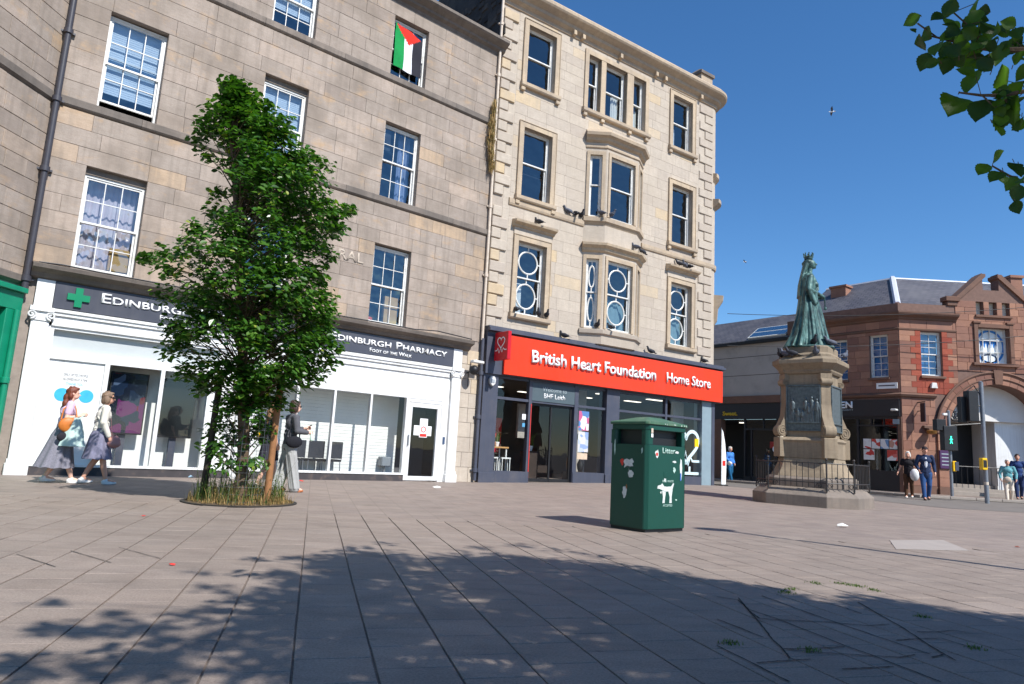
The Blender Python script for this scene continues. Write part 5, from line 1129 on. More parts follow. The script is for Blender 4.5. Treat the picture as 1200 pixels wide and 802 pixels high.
# ironwork silhouette in the arch
m = MB()
for sx, (cx, cz) in enumerate(((2.35, 3.75), (2.75, 3.95), (2.5, 3.4), (3.05, 3.55))):
    for rr in (0.26, 0.16, 0.08):
        pth = [(cx + rr * cos(2 * pi * k / 14 * 0.85 + sx), 0.5, cz + rr * sin(2 * pi * k / 14 * 0.85 + sx)) for k in range(15)]; m.tube(pth, 0.026, 5)
m.tube([(1.82, 0.5, 3.3), (3.3, 0.5, 4.3)], 0.035, 6); m.tube([(1.82, 0.5, 2.9), (3.5, 0.5, 3.1)], 0.03, 6); m.build('ironwork', M_BLACK, red)
# side facade (shaded)
ops3 = [(-1.19, -0.45, 4.77, 6.57), (-2.88, -2.12, 4.73, 6.5)]
w3 = wall('side_front_wall', red, -4.45, 0.0, 0.0, 7.8, ops3 + [(-4.2, -0.14, 0.2, 3.86)], M_REDMORTAR, 0.3); 
ashlar(w3, -4.45, -0.02, [(4.14, 4.75, 0.3), (4.75, 6.54, 0.3), (6.54, 6.68, 0.14), (6.80, 7.10, 0.3)], ops3, M_RED, 0.5, 0.95, 46, 0.015, gap=0.004)
to3(w3)
for a, b, c, d in ops3: wi = sash(red, a, b, c, d, 0.12, 2, 3, glass=M_SHOPGLASS); part('blind', M_BLUEBLIND, wi, (a + 0.04, b - 0.04, 0.29, 0.30, c + 0.04, d - 0.04)); to3(wi); o = part('window_sill', M_REDTRIM, red, (a - 0.06, b + 0.06, -0.1, 0.02, c - 0.1, c - 0.003)); to3(o)
M_SHOPBLACK = plain('black_shopfront', S(34, 34, 38), 0.5, 0.1, 4)
to3(part('shop_fascia', M_SHOPBLACK, red, (-4.40, -0.05, -0.10, 0.2, 3.18, 3.86))); to3(part('shop_pier', M_REDTRIM, red, (-0.14, 0.0, -0.05, 0.3, 0.2, 3.16)))
to3(part('shop_frame', M_SHOPBLACK, red, (-4.2, -0.14, -0.02, 0.1, 3.08, 3.18), (-1.80, -1.72, -0.02, 0.1, 0.2, 3.18), (-0.20, -0.14, -0.02, 0.1, 0.2, 3.1), (-1.72, -0.2, -0.02, 0.1, 0.2, 1.02), (-1.72, -0.2, -0.02, 0.08, 2.78, 2.84), (-1.22, -1.18, -0.02, 0.08, 2.84, 3.1), (-0.72, -0.68, -0.02, 0.08, 2.84, 3.1), (-3.0, -2.9, -0.02, 0.1, 0.2, 3.1), (-4.2, -4.1, -0.02, 0.1, 0.2, 3.1)))
o = qpane(red, -1.72, -0.2, 1.02, 2.78, 0.04, M_SHOPGLASS); to3(o); to3(qpane(red, -1.72, -0.2, 2.84, 3.1, 0.04, M_SHOPGLASS)); to3(qpane(red, -4.1, -1.8, 0.25, 3.08, 0.04, M_SHOPGLASS))
to3(room(red, -4.4, -0.1, 0.31, 4, 0.2, 3.2, M_DARK, 'shop_interior')); to3(room(red, -4.4, -0.1, 0.31, 3, 4.0, 7.6, M_ROOM))
pm = [poster_mat('leaflet_%d' % k, *c) for k, c in enumerate((((226, 222, 216), (236, 232, 226), (206, 60, 56)), ((206, 70, 60), (230, 226, 220), (226, 120, 110)), ((220, 226, 232), (110, 150, 190), (236, 232, 228)), ((232, 228, 222), (200, 150, 130), (220, 80, 70))))]
for k in range(4): to3(part('leaflet', pm[k], red, (-1.56 + 0.345 * k, -1.56 + 0.345 * k + 0.32, 0.03, 0.036, 1.88, 2.27)))
for k, (a, b) in enumerate(((-1.56, -1.12), (-0.62, -0.2))): to3(part('leaflet', pm[k], red, (a, b, 0.03, 0.036, 1.42, 1.84)))
# roof: one sheet with a lead-covered hip over the corner
E0 = Vector((P34[0][0], P34[0][1], 7.8)); E1 = Vector((0.15, 0.3, 7.8)); E2 = Vector((2.4, 0.3, 7.8)); Rr = Vector((1.3, 2.6, 9.55)); R0 = E0 + Vector((0.804 * 2.7, 0.595 * 2.7, 1.75)); R2 = Vector((14, 2.6, 9.55)); E3 = Vector((14, 0.3, 7.8))
m = MB(); m.quad(E0, E1, Rr, R0); m.quad(E1, E3, R2, Rr); back = Vector((1.4, 4.0, -1.8)); m.quad(R0, Rr, Rr + back, R0 + back); m.quad(Rr, R2, R2 + back, Rr + back)
rf = m.build('roof', M_SLATE, red); uvl = rf.data.uv_layers.new(name='UV')
for p in rf.data.polygons:
    vs_ = [rf.data.vertices[i].co for i in p.vertices]; e = (vs_[1] - vs_[0]).normalized(); nn = p.normal; f2 = nn.cross(e)
    for li in p.loop_indices: v = rf.data.vertices[rf.data.loops[li].vertex_index].co - vs_[0]; uvl.data[li].uv = (v.dot(e), v.dot(f2))
m = MB(); m.tube([E1 + Vector((0, 0, 0.02)), Rr + Vector((0, 0, 0.02))], 0.13, 6); m.tube([R0, Rr, R2], 0.07, 6); m.build('lead_flashing', M_LEAD, rf)
part('chimney', M_RED, red, (5.75, 6.25, 1.4, 2.0, 8.6, 9.55), (5.7, 6.3, 1.34, 2.06, 9.55, 9.66))
m = MB(); m.box(-3.6, -2.9, 1.5, 2.0, 8.0, 9.25); m.box(-3.66, -2.84, 1.44, 2.06, 9.25, 9.34); o = m.build('chimney', M_RED, red); to3(o)
# fittings on the red building
hs = thing('hanging_sign', 'dark vertical hanging sign on bracket left of the arch', 'sign', (CX, CY, 0)); part('board', plain('dark_plum', S(44, 30, 40), 0.5), hs, (0.62, 0.66, -0.50, -0.20, 2.98, 3.72), bevel=0.006); part('arm', M_BLACK, hs, (0.63, 0.65, -0.52, 0.0, 3.74, 3.78), (0.63, 0.65, -0.25, 0.0, 3.40, 3.43))
pq_ = thing('wall_plaque', 'purple notice board with pale text at the arch pier', 'sign', (CX, CY, 0)); part('board', plain('purple_board', S(74, 40, 84), 0.5), pq_, (1.36, 1.76, -0.16, -0.105, 1.22, 1.92))
for k in range(4): part('print_line', M_GREYLETTER, pq_, (1.42, 1.70, -0.164, -0.1605, 1.34 + 0.14 * k, 1.38 + 0.14 * k))
ab = thing('alarm_box', 'white alarm box on brickwork beneath the red building window', 'alarm box', (CX, CY, 0)); m = MB(); m.prism([(1.16, 4.36), (1.42, 4.36), (1.38, 4.58), (1.20, 4.58)], -0.13, -0.02); m.build('housing', M_WINWHITE, ab, bevel=0.01)
wlm = thing('wall_lamp', 'brass bowl lamp over carved bracket beside the arch', 'lamp', (CX, CY, 0)); m = MB(); m.lathe([(0.02, 0), (0.16, 0.04), (0.2, 0.14), (0.05, 0.2)], (1.0, -0.28, 2.5), 14); m.build('bowl', plain('aged_brass', S(150, 110, 60), 0.4, 0.1, 8, metal=0.6), wlm, smooth=50); part('bracket', M_REDTRIM, wlm, (0.78, 1.22, -0.16, 0.0, 2.74, 2.86), (0.9, 1.1, -0.26, -0.02, 2.62, 2.74), bevel=0.02)
ss = thing('street_sign', 'small white street name plate on the shaded red facade', 'sign', (CX, CY, 0), A3); part('plate', M_LETTER, ss, (-0.93, -0.11, -0.05, -0.02, 4.30, 4.54)); part('print_line', M_SIGNGREY, ss, (-0.84, -0.20, -0.054, -0.0505, 4.40, 4.45))
fs_ = thing('shop_sign', 'white raised letters on the black fascia behind the monument', 'sign', (CX, CY, 0), A3); text_obj('EN', 'lettering', M_LETTER, -2.42, 3.54, 0.27, fs_, -0.103, 0.02, width=0.52, bold=0.03); text_obj('EGANTY', 'lettering', M_GREYLETTER, -2.38, 3.42, 0.07, fs_, -0.103, 0.01, width=0.5)
cw = thing('wall_camera', 'small white camera at the shaded corner of the red building', 'camera', (CX, CY, 0), A3); part('housing', M_WINWHITE, cw, (-0.30, -0.08, -0.30, -0.10, 3.38, 3.46), bevel=0.02); part('badge', M_PALEBLUE, cw, (-0.30, -0.06, -0.12, -0.105, 2.86, 3.06))

# ------------------------------------------------------------------ grey rendered shop building behind the monument
wht = thing('rendered_building', 'pale grey rendered shop building with slate roof and skylight', 'building', (CX, CY, 0), A3)
wall('wall', wht, -26, -4.46, 0.0, 6.95, [(-25, -4.6, 0.15, 3.85)], M_RENDER, 0.3)
part('gutter', M_BLACK, wht, (-26, -4.46, -0.2, 0.05, 6.72, 6.86)); part('shop_band', M_REDTRIM, wht, (-26, -4.46, -0.12, 0.1, 3.86, 4.20)); part('wall_joint', M_DARK, wht, (-26, -4.46, -0.006, 0.0, 6.1, 6.12), (-26, -4.46, -0.006, 0.0, 5.2, 5.22))
m = MB(); m.quad((-26, -0.1, 6.86), (-4.46, -0.1, 6.86), (-4.46, 2.2, 8.45), (-26, 2.2, 8.45)); m.quad((-26, 2.2, 8.45), (-4.46, 2.2, 8.45), (-4.46, 6, 6.8), (-26, 6, 6.8)); rf = m.build('roof', M_SLATE, wht); uvl = rf.data.uv_layers.new(name='UV')
for lo in rf.data.loops: v = rf.data.vertices[lo.vertex_index].co; uvl.data[lo.index].uv = (v.x, v.y * 1.22)
Ms = Matrix.Translation((0, -0.1, 6.86)) @ Matrix.Rotation(atan2(1.59, 2.3), 4, 'X')
sk = MB(); sk.box(-7.0, -5.0, 0.15, 1.25, 0.03, 0.11); o = sk.build('skylight_frame', M_WINWHITE, wht); o.data.transform(Ms)
for a, b in ((0.2, 0.68), (0.74, 1.2)): q_ = MB(); q_.box(-6.95, -5.05, a, b, 0.112, 0.12); q = q_.build('skylight_pane', glass_mat('skylight_glass', (0.7, 0.8, 0.8), 0.5, 0.02) if 'skylight_glass' not in MATS else MATS['skylight_glass'], o); q.data.transform(Ms)
part('parapet', M_REDTRIM, wht, (-4.9, -4.44, 0.0, 1.2, 6.86, 7.6))
part('shop_fascia', M_SHOPBLACK, wht, (-25, -4.50, -0.05, 0.2, 3.10, 3.85)); part('shop_pier', M_REDTRIM, wht, (-9.3, -8.48, -0.06, 0.3, 0.15, 3.10), (-4.75, -4.46, -0.04, 0.3, 0.15, 3.1))
sf = part('shop_frame', M_SHOPBLACK, wht, (-7.22, -7.14, 0, 0.1, 0.15, 3.1), (-7.14, -4.75, 0, 0.1, 2.58, 2.66), (-6.2, -6.15, 0, 0.1, 2.66, 3.1), (-5.5, -5.45, 0, 0.1, 2.66, 3.1), (-6.85, -6.78, 0, 0.1, 0.15, 2.58), (-7.14, -4.75, 0, 0.1, 0.15, 0.4))
for a, b in ((-7.14, -6.2), (-6.15, -5.5), (-5.45, -4.75)): qpane(sf, a, b, 2.66, 3.1, 0.05, M_SHOPGLASS)
qpane(sf, -6.78, -4.75, 0.4, 2.58, 0.05, M_SHOPGLASS)
room(wht, -25, -4.6, 0.31, 4, 0.15, 3.1, M_DARK, 'shop_interior'); part('red_counter', M_DARKRED, wht, (-6.6, -4.9, 1.2, 1.3, 1.8, 2.1)); part('ceiling_light', M_CEIL, wht, (-5.8, -5.1, 0.6, 0.75, 2.3, 2.34), (-7.9, -7.6, 0.6, 0.75, 2.95, 2.99))
ys_ = thing('shop_sign', 'small yellow shop lettering on the dark fascia by the corner', 'sign', (CX, CY, 0), A3); text_obj('Sweet.', 'lettering', plain('yellow_letter', S(220, 176, 10), 0.5), -8.38, 3.28, 0.19, ys_, -0.053, 0.02, width=0.84, bold=0.03)
ring = MB(); pth = [(0.13 * cos(2 * pi * k / 20 * 0.8 + 0.7), 0.13 * sin(2 * pi * k / 20 * 0.8 + 0.7)) for k in range(21)]; cs_ = thing('window_logo', 'white ring mark on the dark shop window left of the monument', 'sign', (CX, CY, 0), A3); ribbon([(-5.55 + a, 1.72 + b) for a, b in pth], 0.06, 0.02, 'ring', M_LETTER, cs_)
# vehicle-like banner: narrow white flag at the corner of the charity shop
bn = thing('feather_banner', 'narrow white feather banner at the charity shop corner', 'banner', (7.75 + 0.55, 26.2 + 0.4, zg(8, 26)), A2)
m = MB(); pts = [(0.0, 0.05), (0.26, 0.05), (0.30, 0.9), (0.22, 1.6), (0.10, 2.05), (0.02, 2.15)]; m.prism(pts, -0.004, 0.004); m.build('sail', M_LETTER, bn); m = MB(); m.tube([(0, 0, 0), (0, 0, 2.2)], 0.012, 6); m.build('pole', M_GALV, bn); part('base', M_BLACK, bn, (-0.18, 0.18, -0.18, 0.18, 0.0, 0.04)); part('print_band', M_REDLIT, bn, (0.06, 0.24, -0.009, -0.005, 0.75, 0.95))
# ------------------------------------------------------------------ monument
MC = (8.20, 18.5, 0.0); AM = radians(-41)
mon = thing('stone_pedestal', 'tall cream stone pedestal with bronze relief panel on stepped base', 'pedestal', MC, AM)
def octo(ap, ch):
    """square of apothem ap with corners cut by ch"""
    a, b = ap, ap - ch; return [(-b, -a), (b, -a), (a, -b), (a, b), (b, a), (-b, a), (-a, b), (-a, -b)]
def level(m, rows, tone=0.5):
    for (a0, c0, z0), (a1, c1, z1) in zip(rows, rows[1:]): m.zprism(octo(a0, c0), z0, z1, tone, octo(a1, c1))
def ostack(name, rows, mat, tone=0.5, bevel=0.006):
    n = 8; vs = []
    for a, c, z in rows: vs += [(x, y, z) for x, y in octo(a, c)]
    fs = [tuple(range(n - 1, -1, -1)), tuple(range((len(rows) - 1) * n, len(rows) * n))] + [(i * n + k, i * n + (k + 1) % n, (i + 1) * n + (k + 1) % n, (i + 1) * n + k) for i in range(len(rows) - 1) for k in range(n)]
    m = MB(); m.add(vs, fs, tone); return m.build(name, mat, mon, bevel=bevel)
ostack('base_step', [(1.47, 0.64, -0.05), (1.47, 0.64, 0.27), (1.24, 0.50, 0.46)], M_PEDBASE, 0.3, 0.012)
ostack('base_block', [(1.10, 0.36, 0.461), (1.10, 0.36, 0.66), (1.04, 0.32, 0.72)], M_PEDBASE, 0.6)
ostack('flared_base', [(1.00, 0.34, 0.721), (0.90, 0.30, 0.88), (0.82, 0.26, 1.05), (0.78, 0.24, 1.20)], M_PEDESTAL, 0.8)
ostack('die', [(0.80, 0.26, 1.201), (0.80, 0.26, 1.60), (0.84, 0.26, 1.66), (0.74, 0.22, 1.74)], M_PEDESTAL, 0.6)
ostack('shaft', [(0.66, 0.16, 1.741), (0.66, 0.16, 3.42)], M_PEDESTAL, 0.7)
ostack('capital', [(0.72, 0.2, 3.421), (0.76, 0.2, 3.48), (0.76, 0.2, 3.52), (0.86, 0.26, 3.62), (0.93, 0.30, 3.68), (0.93, 0.30, 3.78), (0.80, 0.24, 3.86)], M_PEDESTAL, 0.3)
ostack('top_block', [(0.74, 0.22, 3.861), (0.74, 0.22, 3.93), (0.66, 0.18, 3.99), (0.66, 0.18, 4.14), (0.62, 0.18, 4.18)], M_PEDESTAL, 0.4)
mon.scale = (0.9, 0.9, 1.0)
# corner buttresses with scrolls
for k in range(4):
    a = pi / 4 + k * pi / 2; Mx = Matrix.Rotation(a + pi / 2, 4, 'Z'); rr = 0.80
    m = MB(); w_ = 0.15
    m.box(-w_, w_, -rr - 0.06, -rr + 0.2, 1.95, 3.36); m.box(-w_ - 0.03, w_ + 0.03, -rr - 0.1, -rr + 0.2, 3.25, 3.42); m.box(-0.20, 0.20, -1.08, -0.72, 1.21, 1.73)
    o = m.build('buttress', M_PEDESTAL, mon, bevel=0.012); o.data.transform(Mx)
    m = MB()
    for yy, zz, r_ in ((-rr - 0.07, 3.2, 0.09), (-rr - 0.16, 1.90, 0.16)):
        if r_ > 0.1: o = m.build('upper_scroll', M_PEDESTAL, mon, smooth=40); o.data.transform(Mx); m = MB()
        vs = [(x, yy + r_ * cos(2 * pi * j / 18), zz + r_ * sin(2 * pi * j / 18)) for x in (-w_ - 0.01, w_ + 0.01) for j in range(18)]
        m.add(vs, [tuple(range(17, -1, -1)), tuple(range(18, 36))] + [(j, (j + 1) % 18, (j + 1) % 18 + 18, j + 18) for j in range(18)])
        for x in (-w_ - 0.012, w_ + 0.012):
            sp = [(x, yy + r_ * (1 - j / 26) * cos(j * 0.6), zz + r_ * (1 - j / 26) * sin(j * 0.6)) for j in range(24)]; m.tube(sp, 0.016, 5)
    L = [(-rr - 0.06, 2.6), (-rr - 0.10, 2.3), (-rr - 0.22, 2.06), (-rr - 0.28, 1.95), (-rr, 1.86), (-rr, 2.6)]
    vs = [(x, y, z) for x in (-w_, w_) for y, z in L]; n_ = len(L); m.add(vs, [tuple(range(n_ - 1, -1, -1)), tuple(range(n_, 2 * n_))] + [(j, (j + 1) % n_, (j + 1) % n_ + n_, j + n_) for j in range(n_)])
    o = m.build('scroll', M_PEDESTAL, mon, smooth=40); o.data.transform(Mx)
# relief panels, the front one with soldiers
for k in range(4):
    Mx = Matrix.Rotation(k * pi / 2, 4, 'Z'); m = MB(); y = -0.662
    m.box(-0.45, 0.45, y - 0.05, y, 1.94, 3.08); m.box(-0.49, -0.45, y - 0.08, y, 1.90, 3.12); m.box(0.45, 0.49, y - 0.08, y, 1.90, 3.12); m.box(-0.45, 0.45, y - 0.08, y, 3.08, 3.12); m.box(-0.45, 0.45, y - 0.08, y, 1.90, 1.94)
    m.box(-0.45, 0.45, y - 0.10, y - 0.05, 2.10, 2.14)
    o = m.build('relief_panel', M_RELIEF, mon, bevel=0.006); o.data.transform(Mx)
    if k == 0:
        fm_ = MB()
        for x, h, s_ in ((-0.30, 0.64, 1), (0.07, 0.66, 1), (0.25, 0.68, 1), (0.39, 0.62, 1), (-0.14, 0.36, 0.8), (-0.02, 0.3, 0.8), (0.16, 0.5, 0.9)):
            z = 2.14; yy = y - 0.06
            fm_.cap((x - 0.025, yy, z), 0.022, (x - 0.02, yy, z + h * 0.45), 0.03); fm_.cap((x + 0.03, yy, z), 0.022, (x + 0.02, yy, z + h * 0.45), 0.03); fm_.cap((x, yy, z + h * 0.5), 0.05, (x, yy, z + h * 0.78), 0.055); fm_.ell((x, yy - 0.01, z + h * 0.92), (0.032, 0.032, 0.042))
            fm_.cap((x - 0.05, yy, z + h * 0.76), 0.022, (x - 0.075, yy - 0.01, z + h * 0.5), 0.018); fm_.cap((x + 0.05, yy, z + h * 0.76), 0.022, (x + 0.06, yy - 0.02, z + h * 0.55), 0.018)
        for j in range(26): fm_.ell((-0.24 + 0.62 * rng.random() * 0.55, y - 0.05, 2.15 + rng.random() * 0.3), (0.05, 0.025, 0.04), 8, 6)
        fm_.tube([(-0.37, y - 0.06, 2.12), (-0.37, y - 0.06, 2.92)], 0.01, 5)
        blob(fm_, 'relief_figures', M_RELIEF, o, 0.009, 2)
# bronze queen figure: faces right and slightly towards the plaza
st = thing('bronze_statue', 'green bronze statue of a robed crowned woman standing on the pedestal', 'statue', (MC[0], MC[1], 4.175), radians(-106))
m = MB()
def ring_loft(m, rows, n=72, fn=None):
    """rows: (z, cx, cy, rx, ry, fold)"""
    vs = []
    for z, cx, cy, rx, ry, f in rows:
        for k in range(n):
            a = 2 * pi * k / n; s_ = 1 + f * (sin(a * 11 + z * 1.2) * 0.6 + sin(a * 17 + 2 - z * 2) * 0.35 + sin(a * 5 + z) * 0.4)
            vs.append((cx + rx * cos(a) * s_, cy + ry * sin(a) * s_, z))
    R_ = len(rows); fs = [(i * n + k, i * n + (k + 1) % n, (i + 1) * n + (k + 1) % n, (i + 1) * n + k) for i in range(R_ - 1) for k in range(n)] + [tuple(range(n - 1, -1, -1)), tuple(range((R_ - 1) * n, R_ * n))]
    m.add(vs, fs)
# gown (front is +y)
ring_loft(m, [(0.0, 0, 0.16, 0.36, 0.33, 0.13), (0.05, 0, 0.15, 0.35, 0.31, 0.13), (0.35, 0, 0.11, 0.31, 0.28, 0.12), (0.8, 0, 0.07, 0.27, 0.25, 0.10), (1.15, 0, 0.04, 0.24, 0.215, 0.07), (1.38, 0, 0.02, 0.20, 0.18, 0.03), (1.52, 0, 0.01, 0.165, 0.145, 0.0), (1.70, 0, 0.02, 0.185, 0.16, 0.0), (1.90, 0, 0.03, 0.20, 0.155, 0), (2.06, 0, 0.0, 0.17, 0.12, 0), (2.16, 0, -0.01, 0.08, 0.08, 0)])
# mantle and train behind
ring_loft(m, [(0.0, 0.05, -0.34, 0.46, 0.30, 0.17), (0.06, 0.05, -0.33, 0.44, 0.28, 0.17), (0.4, 0.04, -0.25, 0.37, 0.21, 0.16), (0.9, 0.02, -0.18, 0.32, 0.15, 0.13), (1.3, 0, -0.15, 0.30, 0.12, 0.10), (1.7, 0, -0.13, 0.285, 0.10, 0.06), (1.95, 0, -0.10, 0.26, 0.10, 0.03), (2.10, 0, -0.06, 0.17, 0.10, 0.0)])
for sx in (-1, 1):
    for k in range(5): m.cap((sx * (0.33 + 0.03 * sin(k)), 0.16 - 0.10 * k, 0.04), 0.045, (sx * (0.25 + 0.02 * sin(k * 2)), 0.03 - 0.05 * k, 1.25), 0.035)
    for k in range(4): a_ = 0.5 + 0.55 * k; m.cap((sx * 0.33 * cos(a_), 0.16 + 0.30 * sin(a_), 0.06), 0.04, (sx * 0.18 * cos(a_), 0.04 + 0.17 * sin(a_), 1.25), 0.022)
# arms: upper arm down, forearms to the joined hands; hanging sleeves
for sx in (-1, 1):
    m.cap((sx * 0.215, 0.0, 1.98), 0.085, (sx * 0.31, -0.05, 1.60), 0.075); m.cap((sx * 0.31, -0.05, 1.60), 0.075, (sx * 0.12, 0.27, 1.46), 0.048); m.cap((sx * 0.30, -0.04, 1.57), 0.065, (sx * 0.26, 0.08, 1.22), 0.05); m.cap((sx * 0.22, 0.10, 1.50), 0.06, (sx * 0.24, 0.13, 1.25), 0.045)
    m.cap((sx * 0.12, 0.27, 1.46), 0.042, (sx * 0.04, 0.32, 1.46), 0.036)
    for f_ in range(4): m.cap((sx * 0.04, 0.32, 1.48 - 0.02 * f_), 0.014, (sx * -0.04, 0.345, 1.46 - 0.02 * f_), 0.012, 6)
m.cap((0.05, 0.34, 1.48), 0.018, (-0.02, 0.37, 1.15), 0.018); m.ell((-0.03, 0.37, 1.14), (0.04, 0.04, 0.05))
for sx in (-1, 1): m.ell((sx * 0.08, 0.135, 1.80), (0.08, 0.075, 0.08))
for sx in (-1, 1): m.cap((sx * 0.12, 0.36, 0.05), 0.055, (sx * 0.13, 0.50, 0.035), 0.04)
m.tube([(-0.17, 0.12, 2.02), (-0.05, 0.2, 1.86), (0.08, 0.19, 1.66), (0.16, 0.12, 1.5)], 0.03, 8); m.tube([(0.165 * cos(k * 0.4), 0.01 + 0.145 * sin(k * 0.4), 1.52) for k in range(17)], 0.03, 8)
m.cap((0, 0.0, 2.06), 0.07, (0, 0.03, 2.30), 0.058)
m.ell((0, 0.04, 2.41), (0.10, 0.12, 0.14)); m.ell((0, 0.10, 2.345), (0.065, 0.065, 0.075)); m.cap((0, 0.15, 2.44), 0.016, (0, 0.185, 2.39), 0.02, 8); m.ell((0, 0.155, 2.34), (0.033, 0.02, 0.013)); m.ell((0, 0.14, 2.30), (0.033, 0.03, 0.024))
m.ell((0, -0.02, 2.47), (0.112, 0.12, 0.09)); m.ell((0, -0.12, 2.42), (0.065, 0.055, 0.065))
ring_loft(m, [(1.45, 0, -0.25, 0.20, 0.045, 0.12), (1.8, 0, -0.22, 0.19, 0.05, 0.09), (2.1, 0, -0.15, 0.145, 0.06, 0.06), (2.32, 0, -0.09, 0.12, 0.075, 0), (2.52, 0, -0.04, 0.095, 0.085, 0)], 40)
st.scale = (1.1, 1.1, 1.0)
fig = blob(m, 'figure', M_BRONZE, st, 0.013, 2, 0.35)
m = MB(); m.lathe([(0.085, 2.54), (0.10, 2.55), (0.105, 2.61), (0.09, 2.61)], (0, -0.01, 0), 20)
for k in range(8): a = 2 * pi * k / 8; m.cap((0.10 * cos(a), -0.01 + 0.10 * sin(a), 2.61), 0.018, (0.115 * cos(a), -0.01 + 0.115 * sin(a), 2.70), 0.01, 6); m.ell((0.115 * cos(a), -0.01 + 0.115 * sin(a), 2.715), (0.018, 0.018, 0.018), 6, 4)
for k in range(4): a = pi * k / 4; m.tube([(0.10 * cos(a), -0.01 + 0.1 * sin(a), 2.61), (0, -0.01, 2.68), (-0.10 * cos(a), -0.01 - 0.1 * sin(a), 2.61)], 0.012, 6)
m.ell((0, -0.01, 2.70), (0.025, 0.025, 0.03)); m.build('crown', M_BRONZE, st, smooth=50)
for v in fig.data.vertices: pass
m = MB(); m.lathe([(0.56, -0.03), (0.58, 0.0), (0.55, 0.03)], n=28); m.build('plinth', M_BRONZE, st, smooth=40)
# railing round the monument
rl = thing('iron_railing', 'low black iron railing with scrolls round the monument base', 'railing', MC, AM)
oc = octo(1.22, 0.50); ZR0, ZR1 = 0.45, 1.12
for i in range(8):
    a, b = Vector(oc[i]), Vector(oc[(i + 1) % 8]); L = (b - a).length
    for nm, z in (('top_rail', 1.08), ('bottom_rail', 0.60)): m = MB(); m.tube([(a.x, a.y, z), (b.x, b.y, z)], 0.014, 6); m.build(nm, M_IRON, rl)
    m = MB(); m.tube([(a.x, a.y, 0.38), (a.x, a.y, 1.16)], 0.022, 8); m.ell((a.x, a.y, 1.18), (0.035, 0.035, 0.035), 8, 6); m.build('post', M_IRON, rl, smooth=40)
    n_ = max(3, int(L / 0.14))
    for k in range(1, n_):
        p = a.lerp(b, k / n_); mid = 0.3 < k / n_ < 0.7
        m = MB(); m.tube([(p.x, p.y, 0.47), (p.x, p.y, 1.12 if k % 2 else 1.08)], 0.009, 6); m.build('bar', M_IRON, rl)
    d = (b - a).normalized()
    for s_, q in ((1, a.lerp(b, 0.12)), (-1, a.lerp(b, 0.88))):
        pts = [(q.x + s_ * d.x * 0.075 * (1 - j / 20) * cos(j * 0.55), q.y + s_ * d.y * 0.075 * (1 - j / 20) * cos(j * 0.55), 0.53 + 0.075 * (1 - j / 20) * sin(j * 0.55)) for j in range(16)]
        m = MB(); m.tube(pts, 0.010, 5); m.build('scroll', M_IRON, rl)

# ------------------------------------------------------------------ litter bin
bn = thing('litter_bin', 'scuffed dark green metal litter bin with slanted lid on the plaza', 'bin', (1.99, 9.66, 0), radians(38))
BW, BD, BH = 0.42, 0.335, 1.41
part('base', M_BLACK, bn, (-BW + 0.03, BW - 0.03, -BD + 0.03, BD - 0.03, 0.0, 0.04))
cut = 0.04; pl = [(-BW + cut, -BD), (BW - cut, -BD), (BW, -BD + cut), (BW, BD - cut), (BW - cut, BD), (-BW + cut, BD), (-BW, BD - cut), (-BW, -BD + cut)]
Zs0, Zs1 = 1.14, 1.34
m = MB(); m.zprism(pl, 0.04, Zs0); 
m.zprism(pl, Zs1, BH)
BX, BY = BW - 0.008, BD - 0.008
for x0, x1, y0, y1 in ((-BX, -BX + 0.12, -BY, -BY + 0.1), (BX - 0.10, BX, -BY, -BY + 0.1), (-BX, -BX + 0.1, BY - 0.1, BY), (BX - 0.1, BX, BY - 0.1, BY)): m.zprism([(x0 + (0.03 if x0 < 0 else 0), y0), (x1 - (0.03 if x1 > 0 else 0), y0), (x1, y0 + 0.03 if y0 < 0 else y0), (x1, y1 - (0.03 if y1 > 0 else 0)), (x1 - 0.03, y1), (x0, y1), (x0, y0 + 0.03)], Zs0, Zs1)
m.build('body', M_BIN, bn, bevel=0.006, seg=2)
part('inner_liner', M_BLACK, bn, (-BW + 0.10, BW - 0.10, -BD + 0.10, BD - 0.08, Zs0 - 0.05, Zs1 + 0.02))
m = MB(); ov = 0.022; lp = [(x * (1 + ov / abs(x)), y * (1 + ov / abs(y))) for x, y in pl]; tp = [(x * 0.30, y * 0.30) for x, y in pl]
m.zprism(lp, BH + 0.001, BH + 0.035); m.zprism(lp, BH + 0.036, BH + 0.115, pts1=tp); m.build('lid', M_BINLID, bn, bevel=0.006)
for s_, f in ((-1, -BD - 0.0005), (1, BD)): part('seam', M_BLACK, bn, (BW - 0.045, BW - 0.041, -BD - 0.002, -BD, 0.06, 1.12)) if s_ < 0 else None
M_WORN = plain('scraped_sticker', S(206, 210, 206), 0.7, 0.15, 30); M_PALEGREEN = plain('pale_print', S(176, 204, 192), 0.6, 0.2, 40)
text_obj('Litter', 'lettering', M_PALEGREEN, 0.03, 1.04, 0.075, bn, -BD - 0.0005, 0.003, width=0.27, align='CENTER', bold=0.01)
text_obj('DOG WASTE', 'lettering', M_PALEGREEN, 0.02, 0.655, 0.028, bn, -BD - 0.0005, 0.003, align='CENTER'); text_obj('ACCEPTED', 'lettering', M_PALEGREEN, 0.02, 0.335, 0.028, bn, -BD - 0.0005, 0.003, align='CENTER')
m = MB(); y0, y1 = -BD - 0.0035, -BD - 0.0005
